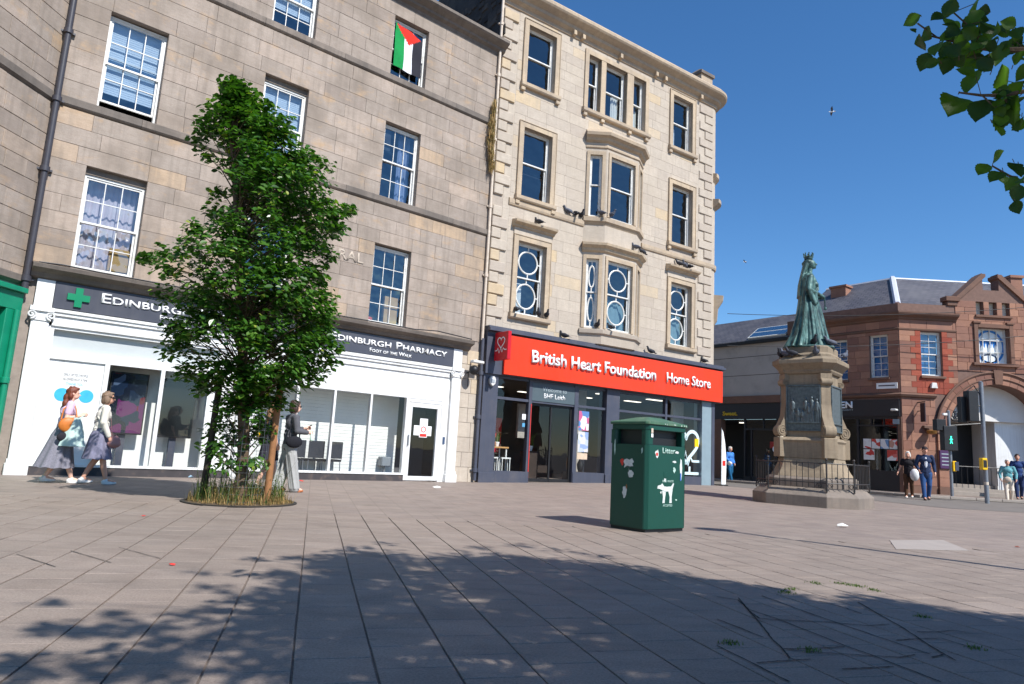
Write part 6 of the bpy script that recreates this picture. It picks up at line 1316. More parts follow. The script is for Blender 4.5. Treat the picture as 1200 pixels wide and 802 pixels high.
for pts in ([(-0.10, 0.55), (-0.02, 0.53), (0.10, 0.54), (0.12, 0.57), (0.15, 0.64), (0.13, 0.645), (0.09, 0.60), (0.0, 0.595), (-0.06, 0.60), (-0.10, 0.64), (-0.12, 0.62), (-0.19, 0.605), (-0.20, 0.57), (-0.15, 0.565)], [(-0.09, 0.38), (-0.045, 0.38), (-0.035, 0.46), (-0.02, 0.525), (-0.10, 0.545), (-0.08, 0.46)], [(0.055, 0.38), (0.105, 0.38), (0.10, 0.46), (0.12, 0.56), (0.03, 0.53), (0.06, 0.46)]): m.prism(pts, y0, y1)
m.build('dog_symbol', M_WORN, bn)
def blot(name, cx, cz, w, h, seed, mat, face='front'):
    r = random.Random(seed); n = 13; pts = [(cx + w * cos(2 * pi * k / n) * r.uniform(0.45, 1), cz + h * sin(2 * pi * k / n) * r.uniform(0.45, 1)) for k in range(n)]
    m = MB(); m.prism(pts, -0.003, -0.0005)
    o = m.build(name, mat, bn)
    o.data.transform(Matrix.Translation((0, -BD, 0)) if face == 'front' else Matrix.Translation((-BW, 0, 0)) @ Matrix.Rotation(-pi / 2, 4, 'Z')); return o
for k, (x, z, w_, h_, f, mt) in enumerate(((-0.22, 1.03, 0.045, 0.065, 'front', M_WORN), (0.21, 1.06, 0.05, 0.022, 'front', M_WORN), (0.29, 0.85, 0.03, 0.21, 'front', M_WORN), (0.15, 0.93, 0.05, 0.02, 'front', M_WORN), (0.15, 0.82, 0.035, 0.045, 'front', M_PALEGREEN), (-0.04, 0.68, 0.035, 0.03, 'front', M_WORN), (0.0, 0.75, 0.12, 0.06, 'front', M_BIN), (-0.12, 0.52, 0.02, 0.02, 'front', M_WORN), (0.2, 0.42, 0.02, 0.015, 'front', M_PALEGREEN),
                                               (0.02, 0.88, 0.11, 0.10, 'left', M_WORN), (0.06, 0.74, 0.09, 0.06, 'left', M_WORN), (-0.10, 0.90, 0.04, 0.06, 'left', M_REDLIT), (0.02, 0.82, 0.09, 0.03, 'left', M_BIN), (-0.04, 0.50, 0.05, 0.10, 'left', M_WORN), (-0.01, 0.56, 0.02, 0.05, 'left', M_STAKE), (0.25, 1.06, 0.02, 0.05, 'left', M_PALEGREEN), (-0.24, 1.1, 0.02, 0.12, 'left', M_PALEGREEN))): blot('sticker', x, z, w_, h_, 50 + k, mt, f)
part('sticker', M_REDLIT, bn, (-0.24, -0.20, -BD - 0.0045, -BD - 0.0035, 1.0, 1.04)); part('sticker', M_LETTER, bn, (-0.345, -0.305, -BD - 0.004, -BD - 0.0005, 1.24, 1.29)); part('sticker', M_PALEPIPE, bn, (-0.345, -0.305, -BD - 0.004, -BD - 0.0005, 1.30, 1.36)); part('sticker', plain('blue_print_label', S(70, 110, 180), 0.5), bn, (0.275, 0.30, -BD - 0.0055, -BD - 0.0045, 0.68, 0.78))
for k in range(26): 
    x = rng.uniform(-BW + 0.05, BW - 0.05); part('chip', M_WORN, bn, (x, x + rng.uniform(0.005, 0.02), -BD - ov - 0.001, -BD - ov + 0.001, BH + 0.004 + rng.uniform(0, 0.02), BH + 0.028)) if k < 7 else None

# ------------------------------------------------------------------ traffic signals
def signal(name, label, x, y, z, h, r):
    t = thing(name, label, 'traffic light', (x, y, z)); m = MB(); m.tube([(0, 0, -0.02), (0, 0, h)], r, 14); m.build('pole', M_GALV, t, smooth=40); m = MB(); m.lathe([(r, 0), (r * 1.1, 0.01), (0.01, 0.05)], (0, 0, h), 14); m.build('cap', M_GALV, t); return t
def head(t, x, y, z, w, h, d, name='signal_head'):
    o = part(name, M_BLACK, t, (x - w / 2, x + w / 2, y - d / 2, y + d / 2, z, z + h), bevel=0.015); return o
ts = signal('traffic_signal', 'tall grey pole with black traffic light heads and yellow box at right', 16.38, 23.56, 0.09, 4.12, 0.07)
head(ts, -0.38, 0.0, 2.75, 0.34, 1.05, 0.3); head(ts, -0.62, 0.12, 2.70, 0.22, 0.9, 0.2, 'backing_board'); m = MB(); m.tube([(-0.06, 0, 3.7), (-0.25, 0, 4.0), (-0.5, 0, 3.8), (-0.55, 0, 3.6)], 0.02, 6); m.tube([(-0.06, 0, 3.3), (-0.3, 0, 3.3)], 0.025, 6); m.build('bracket', M_BLACK, t if False else ts)
part('push_button_box', M_YELLOW, ts, (-0.20, -0.02, -0.16, 0.02, 1.12, 1.52), bevel=0.015); part('button_panel', M_BLACK, ts, (-0.17, -0.05, -0.165, -0.161, 1.2, 1.45))
m = MB(); m.lathe([(0.074, 0), (0.076, 0.05), (0.074, 0.1)], (0, 0, 0.62), 14); m.build('sticker_band', M_PALEPIPE, ts)
tp_ = signal('traffic_signal', 'thin grey pole with lit green walking figure at the arch', 16.45, 25.5, 0.17, 3.15, 0.055)
hb = head(tp_, -0.05, -0.02, 1.70, 0.5, 0.9, 0.28, 'pedestrian_head'); m = MB(); gm = emit_mat('green_signal', (0.05, 1.0, 0.55, 1), 2.2); y_ = -0.175
m.ell((-0.05, y_, 2.20), (0.028, 0.008, 0.03)); m.cap((-0.05, y_, 2.15), 0.022, (-0.05, y_, 2.06), 0.02); m.cap((-0.05, y_, 2.06), 0.015, (-0.09, y_, 1.96), 0.011); m.cap((-0.05, y_, 2.06), 0.015, (-0.01, y_, 1.96), 0.011); m.cap((-0.05, y_, 2.15), 0.011, (-0.10, y_, 2.09), 0.009); m.cap((-0.05, y_, 2.15), 0.011, (0.0, y_, 2.10), 0.009); m.build('green_figure', gm, tp_)
head(tp_, -0.36, 0.0, 2.42, 0.36, 0.42, 0.25); part('push_button_box', M_YELLOW, tp_, (0.02, 0.16, -0.1, 0.06, 0.95, 1.32), bevel=0.015); part('button_panel', M_SLATEBLUE, tp_, (0.10, 0.22, -0.12, -0.02, 0.98, 1.3)); part('sensor', M_LETTER, tp_, (-0.22, -0.08, -0.06, 0.04, 3.0, 3.08))
# overhead wires
for k, (a, b, sag, l) in enumerate((((8.6, 26.9, 6.9), (24, 25.5, 8.2), 0.35, 'upper thin overhead wire strung past the red building'), ((8.6, 26.9, 5.6), (25, 26.0, 7.4), 0.4, 'lower thin overhead wire strung past the red building'))):
    A_, B_ = Vector(a), Vector(b); pts = [A_.lerp(B_, i / 24) - Vector((0, 0, sag * 4 * (i / 24) * (1 - i / 24))) for i in range(25)]; m = MB(); m.tube(pts, 0.012, 5); tag(m.build('overhead_wire', M_BLACK), l, 'wire')
# street lamp outside the frame whose shadow crosses the paving (pole stands right of the view)
def lampost():
    base = Vector((8.0, 5.2, 0)); t = thing('street_lamp', 'grey street lamp standing right of the picture, seen only by its shadow', 'street lamp', base)
    m = MB(); m.tube([(0, 0, 0), (0, 0, 7.3)], [0.075, 0.05], 10); m.build('pole', M_GALV, t, smooth=40); m = MB(); m.ell((-0.05, 0.05, 7.4), (0.30, 0.2, 0.12)); m.build('lantern', M_GALV, t, smooth=50)
lampost()
# ------------------------------------------------------------------ trees
def leaf(m, c, size, d, nrm, tone, r, wid=0.72):
    """folded ovate leaf: four quads/tris around a midrib"""
    d = d.normalized(); s = d.cross(nrm); s = s.normalized() if s.length > 1e-4 else d.orthogonal().normalized(); n = s.cross(d)
    h = size * 0.5; w = size * wid * 0.5; f = w * 0.25
    a = c - d * h; b = c + d * h
    m.add([a, c - d * h * 0.35 + s * w * 0.8 + n * f, c + d * h * 0.35 + s * w * 0.85 + n * f, b, c + d * h * 0.35 - s * w * 0.85 + n * f, c - d * h * 0.35 - s * w * 0.8 + n * f],
          [(0, 5, 4, 3), (0, 3, 2, 1)], tone)
def clump(m, c, rad, n, size, r, center=None, flat=0.75):
    for _ in range(n):
        while True:
            v = Vector((r.uniform(-1, 1), r.uniform(-1, 1), r.uniform(-1, 1)))
            if v.length < 1: break
        v = v * (0.45 + 0.55 * v.length); p = c + Vector((v.x * rad, v.y * rad, v.z * rad * flat))
        out = (p - center).normalized() if center is not None else v
        nr = (Vector((r.gauss(0, 0.5), r.gauss(0, 0.5), 0.8)) + out * 0.5).normalized()
        d = (out * 0.8 + Vector((r.gauss(0, 0.6), r.gauss(0, 0.6), r.gauss(-0.15, 0.5)))); d = d - nr * d.dot(nr)
        if d.length < 1e-3: d = nr.orthogonal()
        leaf(m, p, size * r.uniform(0.5, 1.35), d, nr, min(1, max(0, r.gauss(0.45, 0.22))), r)
r6 = random.Random(17)
TB = Vector((-3.75, 10.0, 0))
tr = thing('street_tree', 'young leafy street tree with upright crown growing from a round pit', 'tree', TB)
trunk = [(0, 0, -0.05), (-0.01, 0, 0.4), (-0.05, 0.02, 0.9), (-0.12, 0.0, 1.5), (-0.22, 0.02, 2.2), (-0.34, 0.03, 3.0), (-0.48, 0.0, 3.9), (-0.66, 0.02, 4.9), (-0.84, 0, 5.8), (-0.93, 0, 6.3)]
m = MB(); m.tube(trunk, [0.11, 0.085, 0.08, 0.08, 0.07, 0.06, 0.05, 0.036, 0.02, 0.008], 12)
def trunk_at(z):
    for a, b in zip(trunk, trunk[1:]):
        if a[2] <= z <= b[2]: return Vector(a).lerp(Vector(b), (z - a[2]) / (b[2] - a[2]))
    return Vector(trunk[-1])
prof = [(1.35, -4.25, -3.45), (1.6, -4.6, -3.0), (2.0, -4.95, -2.55), (2.6, -5.15, -2.5), (3.2, -5.45, -2.65), (3.6, -5.6, -2.75), (4.0, -5.15, -2.55), (4.35, -5.05, -2.45), (4.8, -5.05, -2.75), (5.1, -5.0, -2.95), (5.5, -5.05, -3.4), (5.9, -4.98, -3.85), (6.3, -4.85, -4.25), (6.5, -4.72, -4.55)]
def lim(z):
    for a, b in zip(prof, prof[1:]):
        if a[0] <= z <= b[0]: t = (z - a[0]) / (b[0] - a[0]); return a[1] + (b[1] - a[1]) * t - TB.x, a[2] + (b[2] - a[2]) * t - TB.x
    return -0.9, -0.8
cl = MB(); clumps = []
k = 0
while len(clumps) < 300:
    k += 1; z = 1.35 + 5.1 * r6.random(); x0, x1 = lim(z); hw = (x1 - x0) / 2; a = r6.uniform(0, 2 * pi); q = sqrt(r6.uniform(0.12, 1.0)); rad = r6.uniform(0.17, 0.34)
    if hw < 0.3: rad = 0.14
    if r6.random() > min(1, hw / 1.3 + 0.25): continue
    qq = max(0.0, q * hw - rad * 0.6); c = Vector(((x0 + x1) / 2 + qq * cos(a), qq * 0.92 * sin(a), z))
    if c.x < -0.9 and c.y > 0.15 and z > 3.2: continue
    wc = c + TB; hit = False
    for wz in (0.5, 0.9, 1.2, 1.5):
        for wx, wy in ((-7.1, 12.1), (-7.6, 11.9)):
            dv = wc - Vector((wx, wy, wz)); hit = hit or (dv - SUN * dv.dot(SUN)).length < rad * 0.75 + 0.1
    if hit: continue
    clumps.append((c, rad))
# pointed sprays that break the outline
for x, z, rd in ((-1.85, 3.55, 0.14), (-1.7, 3.45, 0.16), (-1.55, 3.6, 0.2), (1.2, 4.35, 0.16), (1.05, 4.3, 0.2), (0.85, 4.45, 0.2), (1.1, 4.05, 0.14), (0.7, 5.15, 0.2), (0.5, 5.2, 0.22), (1.0, 2.6, 0.2), (1.1, 2.1, 0.18), (0.9, 1.95, 0.2), (1.15, 2.35, 0.2), (1.0, 2.15, 0.26), (0.75, 2.3, 0.28), (0.8, 1.8, 0.2), (0.6, 1.95, 0.26), (1.05, 2.8, 0.22), (0.85, 3.0, 0.26), (-1.1, 2.1, 0.24), (-1.2, 2.5, 0.26), (-1.0, 1.8, 0.2), (-1.35, 2.9, 0.24), (-0.95, 6.4, 0.15), (-0.9, 6.15, 0.2), (-1.1, 5.7, 0.2), (-1.25, 5.4, 0.17), (0.05, 5.75, 0.2), (-0.2, 6.0, 0.17)): clumps.append((Vector((x, r6.uniform(-0.3, 0.2), z)), rd))
for c, rad in clumps:
    clump(cl, c, rad, int(72 * (rad / 0.26) ** 1.6) + 14, 0.094, r6, Vector((-0.4, 0, c.z - 0.5)))
    zt = max(1.3, c.z - r6.uniform(0.3, 0.9)); s_ = trunk_at(zt); md = s_.lerp(c, 0.5) + Vector((0, 0, 0.08))
    m.tube([s_, md, c + (c - s_).normalized() * rad * 0.5], [0.014, 0.008, 0.003], 5)
for _ in range(22):
    z = r6.uniform(0.5, 1.3); c = Vector((r6.uniform(-0.62, 0.30), r6.uniform(-0.35, 0.25), z)); clump(cl, c, 0.18, 46, 0.08, r6, Vector((-0.1, 0, 0.8))); s_ = trunk_at(max(0.1, z - 0.4)); m.tube([s_, s_.lerp(c, 0.6), c], [0.012, 0.008, 0.004], 5)
m.build('trunk', M_BARK, tr, smooth=50); cr = cl.build('crown', M_LEAF, tr)
# planting pit, stakes and guard
pit = thing('tree_pit', 'round tree pit of dry grass and weeds set in the paving', 'tree pit', TB + Vector((-0.10, 0.28, 0)))
m = MB(); m.lathe([(0.80, 0.002), (0.80, 0.014), (0.74, 0.014), (0.74, 0.002)], n=48, caps=False); m.build('edging', M_JOINT, pit); m = MB(); m.lathe([(0.74, 0.006), (0.4, 0.03), (0.01, 0.06)], n=40); m.build('soil', M_SOIL, pit, smooth=60)
m = MB()
for _ in range(520):
    a, q = r6.uniform(0, 2 * pi), (r6.random() ** 0.6) * 0.72; tuft(m, (q * cos(a), q * sin(a), 0.02), 5, r6.choice((0.05, 0.08, 0.12, 0.2, 0.34)) * (1.25 - q), 0.008, r6, 0.03)
o = m.build('dry_grass', M_STRAW, pit); o['kind'] = 'stuff'
m = MB()
for _ in range(150):
    a, q = r6.uniform(0, 2 * pi), sqrt(r6.random()) * 0.6; h = r6.uniform(0.12, 0.55); p = Vector((q * cos(a), q * sin(a), 0.03)); tuft(m, p, 3, h, 0.012, r6, 0.02)
    for j in range(9): t_ = r6.random(); leaf(m, p + Vector((r6.gauss(0, 0.04), r6.gauss(0, 0.04), h * t_)), 0.035, Vector((r6.gauss(0, 1), r6.gauss(0, 1), 0.2)), Vector((0, 0.2, 1)), r6.random(), r6)
o = m.build('weeds', M_WEED, pit); o['kind'] = 'stuff'
for (x, y, h, mat, lab, lean) in ((-0.58, 0.10, 1.75, M_DARKSTAKE, 'dark old wooden stake at the left of the street tree', 0.05), (0.36, 0.05, 1.75, M_STAKE, 'tan wooden stake at the right of the street tree', 0.02)):
    s_ = thing('tree_stake', lab, 'stake', TB + Vector((x, y, 0))); m = MB(); m.tube([(0, 0, -0.05), (lean, 0, h)], [0.05, 0.045], 10); m.build('post', mat, s_, smooth=50); m = MB(); m.lathe([(0.052, 0), (0.056, 0.03), (0.052, 0.06)], (lean * 0.8, 0, h * 0.8), 10); m.build('tie_band', M_BLACK, s_)
gd = thing('tree_guard', 'thin wire mesh guard round the foot of the street tree', 'tree guard', TB); m = MB()
for k in range(18): a = 2 * pi * k / 18; m.tube([(0.30 * cos(a), 0.30 * sin(a), 0.0), (0.30 * cos(a), 0.30 * sin(a), 1.25)], 0.0014, 4)
for j in range(13): z = 0.05 + 0.1 * j; m.tube([(0.30 * cos(2 * pi * k / 18), 0.30 * sin(2 * pi * k / 18), z) for k in range(19)], 0.0014, 4)
m.build('mesh', M_GALV, gd)

# large tree beside the camera: crown shades the foreground, one low branch hangs into view
big = thing('street_tree', 'large spreading tree whose leafy branch hangs in at the top right', 'tree', (6.6, 0.2, 0)); BO = Vector((6.6, 0.2, 0))
m = MB(); m.tube([(0, 0, -0.1), (0, 0, 0.3), (-0.05, 0.05, 1.5), (-0.15, 0.1, 2.8), (-0.35, 0.3, 4.2), (-0.6, 0.6, 6.0), (-0.7, 0.7, 7.6)], [0.26, 0.2, 0.17, 0.15, 0.12, 0.07, 0.02], 14)
solid = [gpt(*p) for p in ((205, 830), (300, 742), (345, 695), (395, 655), (440, 648), (520, 660), (570, 652), (640, 655), (700, 664), (760, 672), (830, 684), (900, 692), (960, 694), (1040, 708), (1120, 718), (1205, 730))]
solid = [(p.x, p.y) for p in solid] + [(9.0, 4.6), (9.0, -3), (-0.4, -2.0), (-0.5, 2.2)]
def inpoly(x, y, P):
    c = False; j = len(P) - 1
    for i in range(len(P)):
        if (P[i][1] > y) != (P[j][1] > y) and x < (P[j][0] - P[i][0]) * (y - P[i][1]) / (P[j][1] - P[i][1]) + P[i][0]: c = not c
        j = i
    return c
cot = 1 / math.tan(SUN_EL); hs_ = Vector((cos(SUN_AZ), sin(SUN_AZ), 0))
bc = MB(); cl2 = []; cen = Vector((5.6, 1.2, 5.2)); tries = 0; rb_ = random.Random(23)
def place(g, zmin, zmax, rad):
    for _ in range(40):
        z = rb_.uniform(zmin, zmax); p = Vector((g[0], g[1], 0)) + hs_ * cot * z; p.z = z
        e = p - cen
        if (e.x / 5.2) ** 2 + (e.y / 4.6) ** 2 + (e.z / 3.0) ** 2 > 1: continue
        pr = proj(p)
        if pr is not None and -90 < pr[0] < 1310 and -110 < pr[1] < 900: continue
        if (p - Vector((0, 0, CAM_H))).length < 1.6: continue
        return p
    return None
while len(cl2) < 760 and tries < 30000:
    tries += 1; g = (rb_.uniform(-2.6, 8.2), rb_.uniform(-2.5, 7.6))
    if not inpoly(g[0], g[1], solid): continue
    p = place(g, 2.6, 7.9, 0.4)
    if p is not None: cl2.append((p, rb_.uniform(0.28, 0.48), 100))
for px, py, rd, n_ in ((60, 706, 0.10, 14), (70, 735, 0.16, 36), (110, 742, 0.14, 30), (130, 722, 0.10, 14), (165, 738, 0.15, 32), (190, 748, 0.12, 22), (30, 775, 0.14, 30), (75, 785, 0.16, 34), (115, 790, 0.14, 26), (10, 795, 0.14, 26), (160, 775, 0.16, 34), (200, 770, 0.16, 34), (230, 672, 0.10, 14), (250, 690, 0.14, 26), (285, 672, 0.12, 18), (250, 715, 0.10, 12), (300, 700, 0.16, 30), (270, 735, 0.16, 30), (325, 672, 0.14, 24), (350, 655, 0.14, 24), (240, 755, 0.18, 36), (180, 797, 0.18, 36), (300, 655, 0.10, 12), (420, 642, 0.16, 26), (450, 637, 0.12, 16), (560, 642, 0.14, 22), (610, 640, 0.16, 26), (655, 645, 0.15, 22), (700, 652, 0.16, 24), (215, 725, 0.13, 22), (140, 760, 0.14, 24)):
    g = gpt(px, py); p = place((g.x, g.y), 2.4, 8.0, rd)
    if p is not None: cl2.append((p, rd * 1.15, n_))
LD = Vector((0, 0, 0))
for p, rad, n_ in cl2:
    clump(bc, p - BO, rad, n_, 0.112, rb_, Vector((-0.6, 0.6, 4.6)), 0.8)
    s_ = Vector((-0.4, 0.3, min(6.5, max(2.6, p.z - 1.2)))); c = p - BO
    m.tube([s_, s_.lerp(c, 0.45) + Vector((0, 0, 0.25)), c], [0.035, 0.018, 0.005], 5)
m.build('trunk', M_BARK, big, smooth=50); o = bc.build('crown', M_LEAFDARK, big); o['kind'] = 'stuff'
# the low branch in view
def at_px(px, py, depth):
    return Vector((0, 0, CAM_H)) + (_rt * ((px - 600) / 800) - _up * ((py - 401) / 800) + _f) * depth
zo = lambda x, y: (1020 + x / 3.083, y / 3.083)
LV = [(150, 75, 52), (155, 108, 30), (285, 30, 62), (370, 25, 64), (248, 65, 66), (380, 62, 56), (295, 100, 66), (205, 120, 60), (180, 160, 72), (240, 175, 66), (285, 130, 60), (415, 110, 76), (480, 118, 46), (525, 125, 44), (195, 225, 60), (220, 232, 46), (275, 240, 56), (330, 150, 66), (340, 215, 64), (385, 210, 56), (410, 235, 60), (345, 262, 62), (370, 298, 92), (440, 165, 42), (485, 165, 40), (500, 190, 34), (538, 215, 46), (485, 280, 90), (530, 300, 70), (300, 380, 120), (400, 400, 96), (485, 355, 60), (520, 400, 100), (455, 470, 80), (500, 420, 92), (540, 450, 64), (465, 565, 58), (405, 615, 58), (455, 640, 66), (520, 605, 56), (540, 620, 46), (510, 665, 54), (475, 650, 46), (530, 700, 62), (530, 750, 50), (548, 650, 50), (548, 262, 60), (520, 330, 64), (545, 365, 70), (355, 180, 60), (310, 205, 54), (395, 130, 60), (360, 120, 54), (335, 130, 50)]
lm = MB(); NL = 17
def leafgrid(mm, tn, curl):
    vs = []
    for i in range(NL):
        t_ = i / (NL - 1); y = -0.5 + t_; w_ = 0.40 * sin(pi * min(1, t_ ** 0.82)) ** 1.0 if 0 < i < NL - 1 else 0.0
        se = 1 + (0.05 if i % 2 else -0.05)
        for f_ in (-1, -0.5, 0, 0.5, 1): x = f_ * w_ * (se if abs(f_) == 1 else 1); vs.append((x, y, 0.30 * abs(x) - curl * y * y - 0.05 * sin(9 * y) * abs(f_) * 0.5))
    mm.add(vs, [(i * 5 + k, i * 5 + k + 1, (i + 1) * 5 + k + 1, (i + 1) * 5 + k) for i in range(NL - 1) for k in range(4)], tn)
leafgrid(lm, 0.4, 0.12)
leafmesh = [lm.mesh('leaf', M_LEAFDARK)]
for _ in range(60): x_ = random.Random(_ * 7 + 1).uniform(260, 550); y_ = random.Random(_ * 13 + 5).gauss(150, 55) if _ % 3 else random.Random(_ * 5).uniform(330, 460); LV.append((x_ if _ % 3 else max(x_, 470), max(20, y_), random.Random(_).uniform(40, 66)))
for tn, cu_ in ((0.1, 0.05), (0.7, 0.25), (1.0, -0.12)): mm = MB(); leafgrid(mm, tn, cu_); leafmesh.append(mm.mesh('leaf', M_LEAFDARK, smooth=40))
tw = MB(); DP = 2.05
nodes = {}
def P_(x, y, d=DP): return at_px(*zo(x, y), d) - BO
lb1 = [P_(215, 130, 2.1), P_(300, 150, 2.08), P_(370, 172, 2.06), P_(450, 180, 2.05), P_(560, 180, 2.05), P_(700, 150, 2.1)]; lb2 = [P_(320, 335, 1.95), P_(400, 345, 1.97), P_(480, 345, 2.0), P_(560, 330, 2.05), P_(700, 260, 2.1)]; lb3 = [P_(440, 600, 2.2), P_(500, 635, 2.2), P_(560, 660, 2.2), P_(700, 560, 2.2)]; lb4 = [P_(170, 85, 2.12), P_(240, 135, 2.1), P_(300, 150, 2.08)]; lb5 = [P_(300, 45, 2.05), P_(350, 90, 2.06), P_(380, 172, 2.06)]
hub = Vector((2.3, 2.1, 2.75)) - BO
for b in (lb1, lb2, lb3): b.append(hub); tw.tube(b, [0.0025 + 0.0014 * k for k in range(len(b))], 6)
tw.tube(lb4, 0.0025, 5); tw.tube(lb5, 0.0025, 5); tw.tube([hub, hub + Vector((1.6, -0.7, 0.7)), Vector((-1.0, 0.4, 3.6)), Vector((-0.2, 0.15, 3.4))], [0.012, 0.025, 0.04, 0.06], 8)
br = tw.build('low_branch', M_BARK, big, smooth=50); rl_ = random.Random(3)
allb = [p for b in (lb1, lb2, lb3, lb4, lb5) for p in b[:-1]]
pet = MB()
for k, (x, y, s_) in enumerate(LV):
    d = DP + rl_.uniform(-0.14, 0.14); c = P_(x, y, d); size = s_ / 3.083 / 800 * d * 1.15
    near = min(allb, key=lambda q: (q - c).length); dr_ = (c - near); dr_ = dr_.normalized() if dr_.length > 1e-4 else Vector((-1, 0, 0))
    view = (Vector((0, 0, CAM_H)) - (c + BO)).normalized(); nr = (view * 0.75 + Vector((rl_.gauss(0, 0.45), rl_.gauss(0, 0.45), 0.5 + rl_.gauss(0, 0.3)))).normalized(); dr_ = (dr_ + Vector((-0.4, 0, -0.25)) + Vector((rl_.gauss(0, 0.3), rl_.gauss(0, 0.3), rl_.gauss(0, 0.3)))); dr_ = (dr_ - nr * dr_.dot(nr)).normalized(); sx = dr_.cross(nr)
    Mx = Matrix(((sx.x, dr_.x, nr.x, c.x), (sx.y, dr_.y, nr.y, c.y), (sx.z, dr_.z, nr.z, c.z), (0, 0, 0, 1))) @ Matrix.Scale(size, 4)
    inst(rl_.choice(leafmesh), 'leaf', br, Mx); bs = c - dr_ * size * 0.5; tip_ = near if (near - bs).length < 0.07 else bs + (near - bs).normalized() * 0.012; pet.tube([bs, bs.lerp(tip_, 0.6), tip_], 0.0013, 4)
o = pet.build('leaf_stalks', M_BARK, br); o['kind'] = 'stuff'

# ------------------------------------------------------------------ birds
def pigeon_mesh(name, mats):
    m = MB(); m.ell((0, 0, 0.10), (0.055, 0.11, 0.06), 12, 8, M=Matrix.Rotation(radians(18), 3, 'X')); m.cap((0, 0.08, 0.14), 0.035, (0, 0.105, 0.195), 0.027, 8); m.ell((0, 0.115, 0.21), (0.026, 0.032, 0.027), 10, 6); m.tube([(0, 0.14, 0.208), (0, 0.165, 0.198)], [0.008, 0.002], 6)
    m.add([(-0.03, -0.08, 0.085), (0.03, -0.08, 0.085), (0.035, -0.2, 0.045), (-0.035, -0.2, 0.045), (-0.03, -0.08, 0.07), (0.03, -0.08, 0.07), (0.035, -0.2, 0.037), (-0.035, -0.2, 0.037)], [(0, 1, 2, 3), (7, 6, 5, 4), (0, 3, 7, 4), (1, 5, 6, 2), (3, 2, 6, 7)])
    for sx in (-1, 1): m.ell((sx * 0.05, -0.03, 0.10), (0.015, 0.10, 0.04), 8, 6, M=Matrix.Rotation(radians(15), 3, 'X')); m.tube([(sx * 0.022, 0.0, 0.06), (sx * 0.022, 0.01, 0.0)], 0.005, 5)
    return m.mesh(name, mats, smooth=60)
pg = [pigeon_mesh('pigeon', M_PIGEON), pigeon_mesh('pigeon', M_PIGEONDARK)]
def fpt(u, w_, z, ang=A2, org=J): return Vector((org[0] + u * cos(ang) + w_ * sin(ang), org[1] + u * sin(ang) - w_ * cos(ang), z))
rp = random.Random(6)
def pigeon(p, rz, label, group, k=None, s_=1.25):
    o = inst(pg[rp.randrange(2) if k is None else k], 'pigeon'); o.location = p; o.rotation_euler = (0, 0, rz); o.scale = (s_, s_, s_); tag(o, label, 'pigeon', group)
LMR = {2: ('left', 'right'), 3: ('leftmost', 'middle', 'rightmost')}
def flock(pts, desc, group, k=None):
    for i, (p, rz) in enumerate(pts): pigeon(p, rz, LMR[len(pts)][i] + ' of the ' + ('two' if len(pts) == 2 else 'three') + ' pigeons ' + desc, group, k)
flock([(fpt(u, 0.06, 8.945), rz) for u, rz in ((3.0, 2.0), (3.35, 0.5), (3.6, 3.5))], 'on the sill course left of the upper bay', 'pigeons beside the upper bay window')
flock([(fpt(4.2, 0.40, 9.09), 0.8), (fpt(4.6, 0.48, 9.09), 4.0)], 'on the sill of the upper bay window', 'pigeons on the upper bay sill')
flock([(fpt(5.75, 0.55, 8.18), 1.0), (fpt(6.3, 0.3, 8.18), 2.2)], 'on the cornice over the lower bay window', 'pigeons on the bay cornice')
pigeon(fpt(1.75, 0.15, 8.235), 0.9, 'lone grey pigeon on the hood over the left oval-paned window', None)
flock([(fpt(u, 0.16, 8.21), rz) for u, rz in ((8.45, 1.5), (8.72, 2.5), (9.0, 0.5))], 'on the hood over the right oval-paned window', 'pigeons on the right hood')
flock([(fpt(u, 0.10, 5.235), rz) for u, rz in ((1.08, 0.4), (1.95, 3.0), (2.28, 3.4))], 'on the sill of the left oval-paned window', 'pigeons on the left sill', 1)
flock([(fpt(4.2, 0.40, 5.165), 3.4), (fpt(4.75, 0.46, 5.165), 0.6)], 'on the sill of the lower bay window', 'pigeons on the lower bay sill', 1)
flock([(fpt(u, 0.16, 4.66), rz) for u, rz in ((3.0, 1.0), (7.0, 2.0), (9.9, 0.5))], 'on the ledge over the orange red sign', 'pigeons over the red sign', 1)
